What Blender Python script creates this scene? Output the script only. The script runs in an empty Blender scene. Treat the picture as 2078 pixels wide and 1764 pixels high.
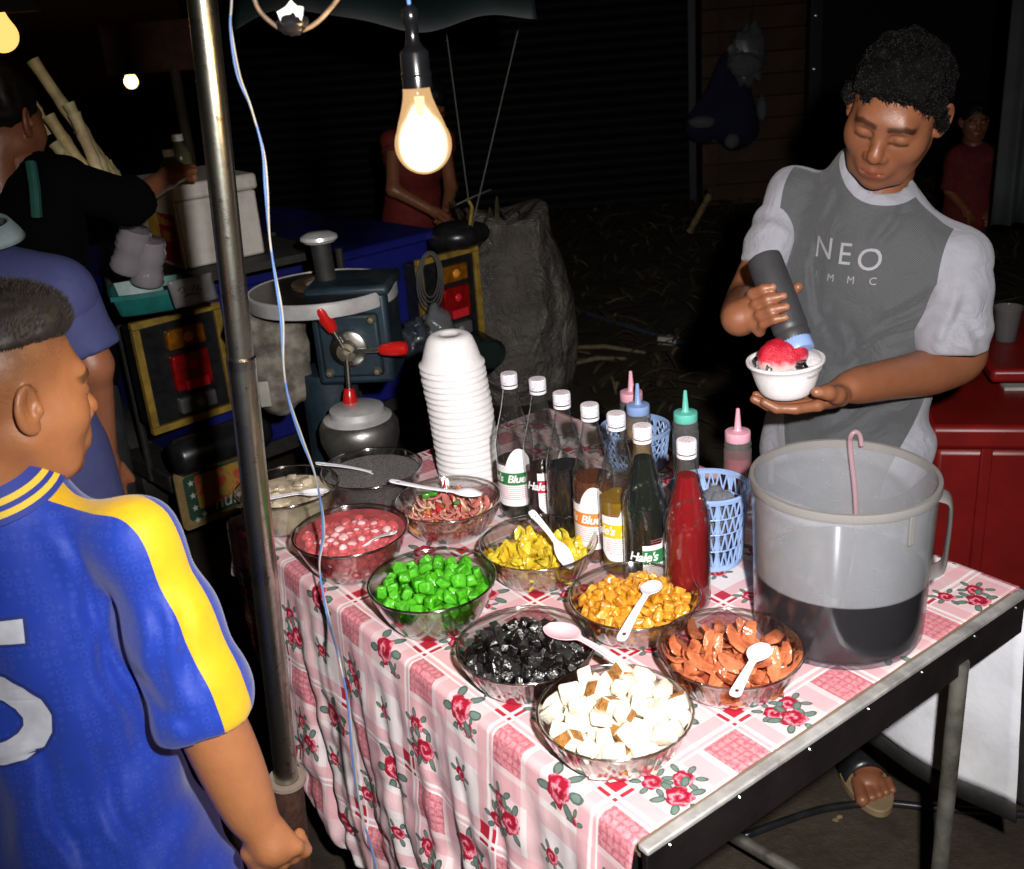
import bpy, bmesh, math, random
import numpy as np
from mathutils import Vector, Matrix, Euler, Quaternion

# ------------------------------------------------------------------ camera, sky, light, exposure
scene = bpy.context.scene
COL = scene.collection
PI = math.pi
HC = 1.70                                   # eye height of the photographer
FOC, PITCH, ROLL = 2150.0, math.radians(22.0), math.radians(-4.5)
_f = np.array([0, math.cos(PITCH), -math.sin(PITCH)])
_r0 = np.array([1.0, 0, 0]); _u0 = np.array([0, math.sin(PITCH), math.cos(PITCH)])
_r = _r0*math.cos(ROLL) + _u0*math.sin(ROLL)
_u = -_r0*math.sin(ROLL) + _u0*math.cos(ROLL)
CAM = np.array([0, 0, HC])
cam_data = bpy.data.cameras.new('camera')
cam = bpy.data.objects.new('camera', cam_data); COL.objects.link(cam)
cam.matrix_world = Matrix(((_r[0], _u[0], -_f[0], CAM[0]), (_r[1], _u[1], -_f[1], CAM[1]),
                           (_r[2], _u[2], -_f[2], CAM[2]), (0, 0, 0, 1)))
cam_data.sensor_width = 36; cam_data.lens = FOC/2078*36
cam_data.clip_start = 0.02; cam_data.clip_end = 500
cam_data.dof.use_dof = True; cam_data.dof.focus_distance = 1.85; cam_data.dof.aperture_fstop = 8.0
scene.camera = cam

world = bpy.data.worlds.new('World'); scene.world = world; world.use_nodes = True
wn = world.node_tree
sky = wn.nodes.new('ShaderNodeTexSky'); sky.sky_type = 'NISHITA'; sky.sun_disc = False
sky.sun_elevation = math.radians(2); sky.sun_rotation = math.radians(200)
wn.nodes['Background'].inputs['Strength'].default_value = 0.0012
wn.links.new(sky.outputs[0], wn.nodes['Background'].inputs['Color'])

# the camera's own flash: the one strong light of this night picture, up and to the right of the lens
fl = bpy.data.lights.new('camera_flash', 'SPOT')
fl.energy = 290; fl.color = (1.0, 0.965, 0.935); fl.shadow_soft_size = 0.022
fl.spot_size = math.radians(84); fl.spot_blend = 1.0
flo = bpy.data.objects.new('camera_flash', fl); COL.objects.link(flo)
flo.location = cam.matrix_world @ Vector((0.13, 0.12, 0.02))
_aim = Vector((0.23, 1.72, 0.93)) - flo.location       # pointed at the middle of the stall
flo.rotation_euler = _aim.to_track_quat('-Z', 'Y').to_euler()

vs = scene.view_settings
scene.display_settings.display_device = 'sRGB'
vs.view_transform = 'Standard'; vs.look = 'None'; vs.exposure = 0.0; vs.gamma = 1.0; vs.use_curve_mapping = False
cy = scene.cycles
cy.max_bounces = 14; cy.transparent_max_bounces = 32; cy.diffuse_bounces = 3; cy.glossy_bounces = 4
cy.transmission_bounces = 8; cy.volume_bounces = 0
cy.caustics_reflective = False; cy.caustics_refractive = False
cy.use_denoising = True; cy.sample_clamp_indirect = 4.0

def ray(x, y): return _f*FOC + _r*(x-1039) - _u*(y-882)
def G(x, y, z=0.0):
    """point of the horizontal plane z seen at (x, y) of the photograph"""
    d = ray(x, y); return CAM + d*((HC-z)/-d[2])
def D(x, y, Y):
    """point at distance Y into the place seen at (x, y)"""
    d = ray(x, y); return CAM + d*(Y/d[1])
def V(p): return Vector((float(p[0]), float(p[1]), float(p[2])))
rnd = random.Random(7)
# ------------------------------------------------------------------ helpers: meshes
class MB:
    def __init__(s): s.v = []; s.f = []; s.m = []; s.uv = None
    def add(s, vs, fs, mi=0):
        o = len(s.v); s.v += [tuple(map(float, p)) for p in vs]
        s.f += [tuple(i+o for i in f) for f in fs]; s.m += [mi]*len(fs); return s
    def box(s, c, d, M=None, mi=0):
        x, y, z = d[0]/2, d[1]/2, d[2]/2
        p = [Vector((sx*x, sy*y, sz*z)) for sz in (-1, 1) for sy in (-1, 1) for sx in (-1, 1)]
        c = Vector(c)
        p = [(M @ q if M is not None else q) + c for q in p]
        return s.add(p, [(0,2,3,1),(4,5,7,6),(0,1,5,4),(2,6,7,3),(0,4,6,2),(1,3,7,5)], mi)
    def tube(s, pts, rad, n=12, cap=True, mi=0, closed=False):
        pts = [Vector(p) for p in pts]; N = len(pts)
        if not hasattr(rad, '__len__'): rad = [rad]*N
        up = Vector((0, 0, 1)); prev = None; rings = []
        for i, p in enumerate(pts):
            if closed: t = pts[(i+1) % N] - pts[i-1]
            else: t = pts[min(i+1, N-1)] - pts[max(i-1, 0)]
            if t.length < 1e-9: t = Vector((0, 0, 1))
            t.normalize()
            if prev is None:
                a = up if abs(t.dot(up)) < .95 else Vector((1, 0, 0)); u = t.cross(a).normalized()
            else:
                u = prev - t*prev.dot(t); u.normalize()
            prev = u; w = t.cross(u)
            rings.append([p + (u*math.cos(2*PI*k/n) + w*math.sin(2*PI*k/n))*rad[i] for k in range(n)])
        vs = [q for r in rings for q in r]; fs = []
        for i in range(N-1 + (1 if closed else 0)):
            a = i*n; b = ((i+1) % N)*n
            for k in range(n): fs.append((a+k, a+(k+1) % n, b+(k+1) % n, b+k))
        if cap and not closed:
            fs.append(tuple(range(n-1, -1, -1))); fs.append(tuple((N-1)*n+k for k in range(n)))
        return s.add(vs, fs, mi)
    def lathe(s, prof, n=48, c=(0, 0, 0), M=None, mi=0, mod=None, closed=False):
        """prof: list of (r, z); mod(angle, i) scales the radius"""
        vs = []; fs = []; c = Vector(c)
        for i, (r, z) in enumerate(prof):
            for k in range(n):
                a = 2*PI*k/n; rr = r*(mod(a, i) if mod else 1)
                p = Vector((rr*math.cos(a), rr*math.sin(a), z)); vs.append((M @ p if M is not None else p)+c)
        L = len(prof)
        for i in range(L if closed else L-1):
            a = i*n; b = ((i+1) % L)*n
            for k in range(n): fs.append((a+k, a+(k+1) % n, b+(k+1) % n, b+k))
        return s.add(vs, fs, mi)
    def grid(s, P, mi=0, wrap=False):
        """P[i][j] points"""
        a = len(P); b = len(P[0]); vs = [q for r in P for q in r]; fs = []
        for i in range(a-1):
            for j in range(b-1): fs.append((i*b+j, i*b+j+1, (i+1)*b+j+1, (i+1)*b+j))
            if wrap: fs.append((i*b+b-1, i*b, (i+1)*b, (i+1)*b+b-1))
        return s.add(vs, fs, mi)
    def mesh(s, name, mats, smooth=35):
        me = bpy.data.meshes.new(name); me.from_pydata(s.v, [], s.f)
        for m in (mats if isinstance(mats, (list, tuple)) else [mats]): me.materials.append(m)
        if any(s.m): me.polygons.foreach_set('material_index', s.m)
        bm = bmesh.new(); bm.from_mesh(me); bmesh.ops.recalc_face_normals(bm, faces=bm.faces); bm.to_mesh(me); bm.free()
        if smooth is not None:
            me.shade_smooth()
            if smooth < 180: me.set_sharp_from_angle(angle=math.radians(smooth))
        me.update(); return me
    def obj(s, name, mats, parent=None, smooth=35, bevel=0, **k):
        return link(name, s.mesh(name, mats, smooth), parent, bevel=bevel, **k)

def link(name, me, parent=None, bevel=0, loc=None, solid=0):
    o = bpy.data.objects.new(name, me); COL.objects.link(o)
    if parent is not None:
        o.parent = parent
        if parent.type == 'EMPTY' or True:
            o.matrix_parent_inverse = parent_world(parent).inverted()
    if loc is not None: o.location = loc
    if solid:
        m = o.modifiers.new('solid', 'SOLIDIFY'); m.thickness = solid; m.offset = 0
    if bevel:
        m = o.modifiers.new('bevel', 'BEVEL'); m.width = bevel; m.segments = 2; m.limit_method = 'ANGLE'
        m.angle_limit = math.radians(40); m.harden_normals = False
    return o
def parent_world(p):
    M = p.matrix_basis.copy()
    if p.parent is not None: M = parent_world(p.parent) @ p.matrix_parent_inverse @ M
    return M
def thing(name, label, cat, loc=(0, 0, 0), group=None, rot=None):
    o = bpy.data.objects.new(name, None); COL.objects.link(o); o.location = V(loc); o.empty_display_size = .05
    if rot is not None: o.rotation_euler = rot
    return tag(o, label, cat, group)
def tag(o, label=None, cat=None, group=None, kind=None):
    if label: o['label'] = label
    if cat: o['category'] = cat
    if group: o['group'] = group
    if kind: o['kind'] = kind
    return o
def basis(z, x=None):
    """rotation whose local z is z and local x near x"""
    z = Vector(z).normalized(); x = Vector(x) if x is not None else (Vector((1, 0, 0)) if abs(z.x) < .9 else Vector((0, 1, 0)))
    x = (x - z*x.dot(z)).normalized(); y = z.cross(x)
    return Matrix((x, y, z)).transposed()
def smooth_path(pts, n=8):
    """Catmull-Rom through pts"""
    P = [np.array(p, float) for p in pts]; P = [2*P[0]-P[1]] + P + [2*P[-1]-P[-2]]; out = []
    for i in range(1, len(P)-2):
        for k in range(n):
            t = k/n; a, b, c, d = P[i-1:i+3]
            out.append(.5*((2*b)+(-a+c)*t+(2*a-5*b+4*c-d)*t*t+(-a+3*b-3*c+d)*t**3))
    out.append(P[-2]); return out
def vnoise(seed):
    """cheap smooth 3-d noise on arrays: sum of random sines, about -1..1"""
    g = np.random.RandomState(seed); W = g.normal(size=(10, 3)); ph = g.uniform(0, 6.28, 10)
    def fn(P, fr):
        P = np.asarray(P, float)*fr
        return sum(np.sin(P@W[i]*(.6+.16*i)+ph[i]) for i in range(10))/4.5
    return fn

# ------------------------------------------------------------------ helpers: organic shapes as distance fields
class SDF:
    def __init__(s, lo, hi, h):
        s.lo = np.array(lo, float); s.h = h
        n = np.ceil((np.array(hi)-s.lo)/h).astype(int)+1; s.n = n
        ax = [s.lo[i]+h*np.arange(n[i]) for i in range(3)]
        s.P = np.stack(np.meshgrid(*ax, indexing='ij'), -1).reshape(-1, 3).astype(np.float32)
        s.d = np.full(len(s.P), 9.0, np.float32)
    def _region(s, lo, hi):
        i0 = np.clip(np.floor((lo-s.lo)/s.h).astype(int), 0, s.n-1); i1 = np.clip(np.ceil((hi-s.lo)/s.h).astype(int)+1, 1, s.n)
        if np.any(i1 <= i0): return None
        return tuple(slice(a, b) for a, b in zip(i0, i1))
    def _op(s, fn, lo, hi, k, sub):
        m = max(k*1.2, s.h*4)
        reg = s._region(np.minimum(lo, hi)-m, np.maximum(lo, hi)+m)
        if reg is None: return s
        P3 = s.P.reshape(*s.n, 3)[reg]; sh = P3.shape[:3]; P = P3.reshape(-1, 3)
        d = fn(P); D3 = s.d.reshape(*s.n); a = D3[reg].reshape(-1)
        if sub:
            h = np.clip(.5-.5*(a+d)/k, 0, 1); r = a*(1-h)+(-d)*h + k*h*(1-h)
        else:
            h = np.clip(.5+.5*(a-d)/k, 0, 1); r = a*(1-h)+d*h - k*h*(1-h)
        D3[reg] = r.reshape(sh); return s
    def cap(s, a, b, ra, rb=None, k=.01, sub=False, flat=None):
        a = np.array(a, float); b = np.array(b, float); rb = ra if rb is None else rb
        def fn(P):
            ab = b-a; t = np.clip(((P-a)@ab)/max(ab@ab, 1e-12), 0, 1)
            q = P-a-t[:, None]*ab
            if flat is not None:      # flat = (direction, factor): squeezed along direction
                dr, fa = flat; dr = np.array(dr, float); dr /= np.linalg.norm(dr)
                q = q + (q@dr)[:, None]*dr*(1/fa-1)
                return (np.linalg.norm(q, axis=1)-(ra+(rb-ra)*t))*min(1, fa*1.2)
            return np.linalg.norm(q, axis=1)-(ra+(rb-ra)*t)
        R = max(ra, rb); return s._op(fn, np.minimum(a, b)-R, np.maximum(a, b)+R, k, sub)
    def path(s, pts, rad, k=.01, sub=False):
        for i in range(len(pts)-1): s.cap(pts[i], pts[i+1], rad[i], rad[i+1], k, sub)
        return s
    def ell(s, c, r, M=None, k=.01, sub=False):
        c = np.array(c, float); r = np.array(r, float)*np.ones(3); Mn = np.array(M, float) if M is not None else np.eye(3)
        def fn(P):
            q = (P-c)@Mn; k0 = np.linalg.norm(q/r, axis=1); k1 = np.linalg.norm(q/(r*r), axis=1)
            return k0*(k0-1)/np.maximum(k1, 1e-9)
        R = np.max(r); return s._op(fn, c-R, c+R, k, sub)
    def warp(s, fn):
        s.d = s.d + fn(s.P).astype(np.float32); return s
    def arrays(s, relax=1):
        f = s.d.reshape(*s.n); nx, ny, nz = s.n; S = f < 0
        cs = [(i, j, k) for i in (0, 1) for j in (0, 1) for k in (0, 1)]
        cut = lambda A, c: A[c[0]:nx-1+c[0], c[1]:ny-1+c[1], c[2]:nz-1+c[2]]
        cnt = sum(cut(S, c).astype(np.int8) for c in cs); act = (cnt > 0) & (cnt < 8)
        I = np.argwhere(act); idx = np.full(act.shape, -1, np.int64); idx[act] = np.arange(len(I))
        acc = np.zeros((len(I), 3)); num = np.zeros(len(I))
        for a in cs:
            for ax in range(3):
                if a[ax]: continue
                b = list(a); b[ax] = 1
                fa = f[tuple((I+a).T)]; fb = f[tuple((I+b).T)]; m = (fa < 0) != (fb < 0)
                t = np.where(m, fa/np.where(m, fa-fb, 1), 0)
                p = np.tile(np.array(a, float), (len(I), 1)); p[:, ax] += t
                acc += p*m[:, None]; num += m
        vs = (I + acc/np.maximum(num, 1)[:, None])*s.h + s.lo
        quads = []
        for ax in range(3):
            u, w = [(1, 2), (2, 0), (0, 1)][ax]
            sl0 = [slice(None)]*3; sl1 = [slice(None)]*3; sl0[ax] = slice(0, -1); sl1[ax] = slice(1, None)
            e = np.argwhere(S[tuple(sl0)] != S[tuple(sl1)])
            e = e[(e[:, u] > 0) & (e[:, w] > 0) & (e[:, u] < s.n[u]-1) & (e[:, w] < s.n[w]-1)]
            if not len(e): continue
            def gi(du, dw):
                q = e.copy(); q[:, u] -= du; q[:, w] -= dw; return idx[tuple(q.T)]
            q = np.stack([gi(1, 1), gi(0, 1), gi(0, 0), gi(1, 0)], 1)
            fl = ~S[tuple(e.T)]; q[fl] = q[fl][:, ::-1]; quads.append(q)
        q = np.concatenate(quads); q = q[(q >= 0).all(1)]
        for _ in range(relax):
            A = np.zeros_like(vs); n = np.zeros(len(vs))
            for a in range(4):
                i, j = q[:, a], q[:, (a+1) % 4]
                np.add.at(A, i, vs[j]); np.add.at(A, j, vs[i]); np.add.at(n, i, 1); np.add.at(n, j, 1)
            vs = .5*vs + .5*A/np.maximum(n, 1)[:, None]
        return vs, q
    def cut(s, c, n, R, k=.004):
        c = np.array(c, float); n = np.array(n, float)/np.linalg.norm(n)
        return s._op(lambda P: np.maximum(-((P-c)@n), np.linalg.norm(P-c, axis=1)-R), c-R, c+R, k, True)
    def mesh(s, name, mats, color=None, relax=1):
        vs, q = s.arrays(relax); return raw_mesh(name, vs, q, mats, color(vs) if color else None)
def raw_mesh(name, vs, q, mats, tint=None, fields=None):
    me = bpy.data.meshes.new(name)
    me.vertices.add(len(vs)); me.vertices.foreach_set('co', np.asarray(vs, np.float32).ravel())
    me.loops.add(q.size); me.loops.foreach_set('vertex_index', q.astype(np.int32).ravel())
    me.polygons.add(len(q)); me.polygons.foreach_set('loop_start', (np.arange(len(q))*4).astype(np.int32))
    me.polygons.foreach_set('loop_total', np.full(len(q), 4, np.int32)); me.update(calc_edges=True)
    for m in (mats if isinstance(mats, (list, tuple)) else [mats]): me.materials.append(m)
    if tint is not None: paint(me, tint)
    for k, f in (fields or {}).items():
        at = me.attributes.new(k, 'FLOAT', 'POINT'); at.data.foreach_set('value', np.asarray(f, np.float32))
    me.validate(); me.shade_smooth(); me.update(); return me
def weld(*parts):
    vs = []; qs = []; o = 0
    for v, q in parts: vs.append(v); qs.append(q+o); o += len(v)
    return np.concatenate(vs), np.concatenate(qs)
def paint(me, C, name='tint'):
    at = me.color_attributes.new(name, 'FLOAT_COLOR', 'POINT')
    C = np.asarray(C, np.float32); C = np.concatenate([C, np.ones((len(C), 1), np.float32)], 1)
    at.data.foreach_set('color', C.ravel())
def join_meshes(name, mes, mats):
    """several meshes (quads or ngons) as one mesh, materials kept by slot index"""
    bm = bmesh.new()
    for me in mes: bm.from_mesh(me)
    out = bpy.data.meshes.new(name); bm.to_mesh(out); bm.free()
    for m in mats: out.materials.append(m)
    out.shade_smooth(); return out
def textmesh(body, size=1.0, extrude=0.0, shear=0.0, space=1.0, align='CENTER', bold=0.0):
    cu = bpy.data.curves.new('lettering', 'FONT'); cu.body = body; cu.size = size; cu.extrude = extrude
    cu.align_x = align; cu.align_y = 'CENTER'; cu.shear = shear; cu.space_character = space; cu.offset = bold; cu.resolution_u = 4
    o = bpy.data.objects.new('lettering', cu); COL.objects.link(o)
    dg = bpy.context.evaluated_depsgraph_get(); me = bpy.data.meshes.new_from_object(o.evaluated_get(dg))
    bpy.data.objects.remove(o); bpy.data.curves.remove(cu); return me
def place_text(name, body, mat, parent, fn, size, shear=0, space=1.0, bold=0.0, cuts=0, align='CENTER'):
    """lettering whose flat (x, y) is mapped onto a surface by fn(x, y) -> point"""
    me = textmesh(body, size, 0, shear, space, align, bold)
    if cuts:
        bm = bmesh.new(); bm.from_mesh(me); bmesh.ops.triangulate(bm, faces=bm.faces)
        bmesh.ops.subdivide_edges(bm, edges=bm.edges, cuts=cuts, use_grid_fill=True); bm.to_mesh(me); bm.free()
    for v in me.vertices: v.co = Vector(fn(v.co.x, v.co.y))
    me.materials.clear(); me.materials.append(mat)
    return link(name, me, parent)

# ------------------------------------------------------------------ helpers: node materials
class E:
    """a socket or number with arithmetic"""
    def __init__(s, nt, v): s.nt = nt; s.v = v
    def _m(s, op, *a):
        n = s.nt.nodes.new('ShaderNodeMath'); n.operation = op
        for i, x in enumerate((s,)+a):
            x = x.v if isinstance(x, E) else x
            if hasattr(x, 'is_linked') or hasattr(x, 'node'): s.nt.links.new(x, n.inputs[i])
            else: n.inputs[i].default_value = x
        return E(s.nt, n.outputs[0])
    def __add__(s, o): return s._m('ADD', o)
    __radd__ = __add__
    def __sub__(s, o): return s._m('SUBTRACT', o)
    def __rsub__(s, o): return E(s.nt, o)._m('SUBTRACT', s)
    def __mul__(s, o): return s._m('MULTIPLY', o)
    __rmul__ = __mul__
    def __truediv__(s, o): return s._m('DIVIDE', o)
    def sin(s): return s._m('SINE')
    def cos(s): return s._m('COSINE')
    def abs(s): return s._m('ABSOLUTE')
    def floor(s): return s._m('FLOOR')
    def fract(s): return s._m('FRACT')
    def sqrt(s): return s._m('SQRT')
    def lt(s, o): return s._m('LESS_THAN', o)
    def gt(s, o): return s._m('GREATER_THAN', o)
    def max(s, o): return s._m('MAXIMUM', o)
    def min(s, o): return s._m('MINIMUM', o)
    def pow(s, o): return s._m('POWER', o)
    def atan2(s, o): return s._m('ARCTAN2', o)
    def mod(s, o): return s._m('FLOORED_MODULO', o)
    def sstep(s, a, b):
        n = s.nt.nodes.new('ShaderNodeMapRange'); n.interpolation_type = 'SMOOTHSTEP'
        s.nt.links.new(s.v, n.inputs[0]); n.inputs[1].default_value = a; n.inputs[2].default_value = b
        n.inputs[3].default_value = 0; n.inputs[4].default_value = 1; return E(s.nt, n.outputs[0])
    def box(s, a, b): return s.gt(a)*s.lt(b)
class MAT:
    """node material: principled surface plus a few shortcuts"""
    def __init__(s, name):
        s.m = bpy.data.materials.new(name); s.m.use_nodes = True; s.nt = s.m.node_tree
        s.b = s.nt.nodes['Principled BSDF']; s.out = s.nt.nodes['Material Output']
    def n(s, t, **k):
        n = s.nt.nodes.new(t)
        for a, b in k.items(): setattr(n, a, b)
        return n
    def l(s, a, b): s.nt.links.new(a.v if isinstance(a, E) else a, b)
    def coord(s, kind='Object'): return s.n('ShaderNodeTexCoord').outputs[kind]
    def xyz(s, kind='Object', vec=None):
        q = s.n('ShaderNodeSeparateXYZ'); s.l(vec if vec is not None else s.coord(kind), q.inputs[0])
        return [E(s.nt, o) for o in q.outputs]
    def comb(s, x, y, z=0):
        q = s.n('ShaderNodeCombineXYZ')
        for i, a in enumerate((x, y, z)):
            if isinstance(a, E): s.l(a, q.inputs[i])
            else: q.inputs[i].default_value = a
        return q.outputs[0]
    def noise(s, scale, detail=4, vec=None, kind='Object', rough=.55, dist=0, out='Fac'):
        q = s.n('ShaderNodeTexNoise'); q.inputs['Scale'].default_value = scale; q.inputs['Detail'].default_value = detail
        q.inputs['Roughness'].default_value = rough; q.inputs['Distortion'].default_value = dist
        s.l(vec if vec is not None else s.coord(kind), q.inputs['Vector'])
        return E(s.nt, q.outputs[out]) if out == 'Fac' else q.outputs['Color']
    def voro(s, scale, vec=None, feature='F1', rnd=1.0, out='Distance'):
        q = s.n('ShaderNodeTexVoronoi'); q.feature = feature; q.inputs['Scale'].default_value = scale
        if 'Randomness' in q.inputs: q.inputs['Randomness'].default_value = rnd
        s.l(vec if vec is not None else s.coord(), q.inputs['Vector'])
        return E(s.nt, q.outputs[out]) if out == 'Distance' else q.outputs[out]
    def mix(s, f, a, b, mode='MIX'):
        q = s.n('ShaderNodeMix'); q.data_type = 'RGBA'; q.blend_type = mode
        if isinstance(f, E): s.l(f, q.inputs[0])
        else: q.inputs[0].default_value = f
        for i, c in ((6, a), (7, b)):
            if isinstance(c, (tuple, list)): q.inputs[i].default_value = (*c[:3], 1)
            else: s.l(c, q.inputs[i])
        return q.outputs[2]
    def attr(s, name='tint'):
        q = s.n('ShaderNodeAttribute'); q.attribute_name = name; return q.outputs['Color']
    def set(s, **k):
        for a, v in k.items():
            i = s.b.inputs[a.replace('_', ' ')]
            if isinstance(v, E): s.l(v, i)
            elif isinstance(v, tuple): i.default_value = (*v[:3], 1) if len(i.default_value) == 4 else v
            elif isinstance(v, (int, float)): i.default_value = v
            else: s.l(v, i)
        return s
    def bump(s, h, strength=.3, dist=.01):
        q = s.n('ShaderNodeBump'); q.inputs['Strength'].default_value = strength; q.inputs['Distance'].default_value = dist
        s.l(h, q.inputs['Height']); s.l(q.outputs[0], s.b.inputs['Normal']); return s
def plain(name, col, rough=.5, metal=0.0, var=.12, vscale=30, bump=0.0, bscale=200, spec=.5, sss=0.0, sssr=(1, .4, .25), dirt=None, alpha=1, trans=0.0, coat=0.0, bdist=.004):
    """a surface of one colour with grain, uneven gloss and optional grime"""
    M = MAT(name); f = M.noise(vscale, 5)
    lo = tuple(c*(1-var) for c in col); hi = tuple(min(1, c*(1+var)) for c in col)
    c = M.mix(f.sstep(.3, .7), lo, hi)
    if dirt is not None:
        g = M.noise(vscale*.35, 6, rough=.7); c = M.mix(g.sstep(.48, .72)*dirt[1], c, dirt[0])
    M.set(Base_Color=c, Metallic=metal, Specular_IOR_Level=spec)
    M.set(Roughness=(M.noise(vscale*2.2, 3)-.5)*.25*rough+rough)
    if bump: M.bump(M.noise(bscale, 4), bump, bdist)
    if sss: M.set(Subsurface_Weight=sss, Subsurface_Radius=sssr, Subsurface_Scale=.006)
    if trans: M.set(Transmission_Weight=trans)
    if coat: M.set(Coat_Weight=coat, Coat_Roughness=.05)
    if alpha < 1: M.set(Alpha=alpha)
    return M.m
# ------------------------------------------------------------------ shared materials
def glassy(name, tint=(.96, .97, .97), edge=(.35, .36, .35), rough=.03, ior=1.5, haze=0.0, hcol=(.8, .8, .8), wob=0.0, wet=None, ep=3.0, gain=1.0):
    """clear wall: lets light through, darker where it is seen edge on, mirrors by angle"""
    M = MAT(name); nt = M.nt
    tr = M.n('ShaderNodeBsdfTransparent'); gl = M.n('ShaderNodeBsdfGlossy'); gl.inputs['Roughness'].default_value = rough
    lw = M.n('ShaderNodeLayerWeight'); lw.inputs[0].default_value = .5
    if wob:
        bp = M.n('ShaderNodeBump'); bp.inputs['Strength'].default_value = wob; bp.inputs['Distance'].default_value = .004
        M.l(M.noise(70, 2), bp.inputs['Height'])
        for k in (gl, lw): M.l(bp.outputs[0], k.inputs['Normal'])
    fc = E(nt, lw.outputs['Facing']); f0 = ((ior-1)/(ior+1))**2
    M.l(M.mix(fc.pow(ep), tint, edge), tr.inputs[0])
    sh = tr.outputs[0]
    if haze:
        df = M.n('ShaderNodeBsdfDiffuse'); df.inputs[0].default_value = (*hcol, 1)
        tl = M.n('ShaderNodeBsdfTranslucent'); tl.inputs[0].default_value = (*hcol, 1)
        m0 = M.n('ShaderNodeMixShader'); m0.inputs[0].default_value = .45; M.l(df.outputs[0], m0.inputs[1]); M.l(tl.outputs[0], m0.inputs[2])
        m1 = M.n('ShaderNodeMixShader'); hz = (M.noise(25, 5)-.5)*.25*haze+haze
        if wet is not None: hz = hz*(1-M.xyz('Object')[2].lt(wet)*.93)
        M.l(hz, m1.inputs[0]); M.l(sh, m1.inputs[1]); M.l(m0.outputs[0], m1.inputs[2]); sh = m1.outputs[0]
    mx = M.n('ShaderNodeMixShader'); M.l((fc.pow(4)*(1-f0)*.8+f0)*gain, mx.inputs[0]); M.l(sh, mx.inputs[1]); M.l(gl.outputs[0], mx.inputs[2])
    M.l(mx.outputs[0], M.out.inputs[0]); nt.nodes.remove(M.b); return M.m
def juicy(name, col, clear=.3, rough=.08, var=.2, vscale=40, sss=.0, bump=.0, bscale=300, unit=False):
    """wet, slightly see-through food or syrup"""
    M = MAT(name); f = M.noise(vscale, 4)
    c = M.mix(f.sstep(.3, .7), tuple(x*(1-var) for x in col), tuple(min(1, x*(1+var)) for x in col))
    if unit:      # pieces differ from one another
        rn = E(M.nt, M.n('ShaderNodeObjectInfo').outputs['Random']); c = M.mix(rn*.30, c, tuple(x*.62 for x in col)); c = M.mix((rn*7.3).fract().gt(.6)*.40, c, tuple(min(1, x*1.5+.04) for x in col))
    M.set(Base_Color=c, Roughness=rough, Specular_IOR_Level=.6 if not unit else .9)
    if sss: M.set(Subsurface_Weight=sss, Subsurface_Radius=tuple(max(.05, x) for x in col), Subsurface_Scale=.008)
    if bump: M.bump(M.noise(bscale, 3), bump, .003 if not unit else .10)
    if clear:
        tr = M.n('ShaderNodeBsdfTransparent'); tr.inputs[0].default_value = (*[min(1, .25+x*1.3) for x in col], 1)
        mx = M.n('ShaderNodeMixShader'); mx.inputs[0].default_value = clear
        M.l(M.b.outputs[0], mx.inputs[1]); M.l(tr.outputs[0], mx.inputs[2]); M.l(mx.outputs[0], M.out.inputs[0])
    return M.m
m_bowl = glassy('pressed_glass', (.95, .95, .94), (.74, .71, .66), .10, 1.6, ep=2.0, gain=2.8)
m_bowlp = glassy('plain_glass', (.95, .96, .95), (.70, .70, .68), .08, 1.55, ep=2.4, gain=2.4)
m_bottle = glassy('bottle_glass', (.93, .94, .93), (.16, .17, .16), .09, 1.55, .018, (.55, .56, .55), wob=.3, ep=2.4, gain=1.8)
m_cup = glassy('cup_plastic', (.8, .8, .8), (.4, .4, .4), .15, 1.4, .25, (.5, .5, .5))
m_bag = glassy('plastic_bag', (.72, .74, .78), (.3, .3, .3), .12, 1.5, .3, (.55, .57, .6), wob=1.0)
m_white = plain('white_plastic', (.80, .80, .86), .3, var=.03, spec=.5)
m_pinkpl = plain('pink_plastic', (.78, .50, .56), .35, var=.04)
m_foam = plain('foam', (.80, .77, .79), .7, var=.03, vscale=120, bump=.25, bscale=900, sss=.15, sssr=(1, .95, .95))
m_steel = plain('steel', (.55, .54, .5), .28, 1.0, var=.25, vscale=14, dirt=((.16, .13, .08), .5))
m_galv = plain('galvanised_tube', (.30, .29, .25), .42, .75, var=.3, vscale=22, dirt=((.07, .055, .035), .7), bump=.15, bscale=90)
m_black = plain('black_paint', (.012, .012, .014), .3, var=.3)
m_blackm = plain('dull_black', (.014, .013, .012), .7, var=.4, dirt=((.05, .04, .03), .4))
m_rust = plain('rusty_iron', (.07, .03, .02), .8, .2, var=.5, vscale=40, bump=.4)
m_yellow = plain('yellow_paint', (.28, .175, .022), .55, var=.25, vscale=25, dirt=((.06, .045, .02), .7))
m_wire = plain('blue_wire', (.10, .20, .48), .4, var=.15)
m_wirew = plain('white_wire', (.36, .36, .34), .45, var=.15)
m_skin_man = None

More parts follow.
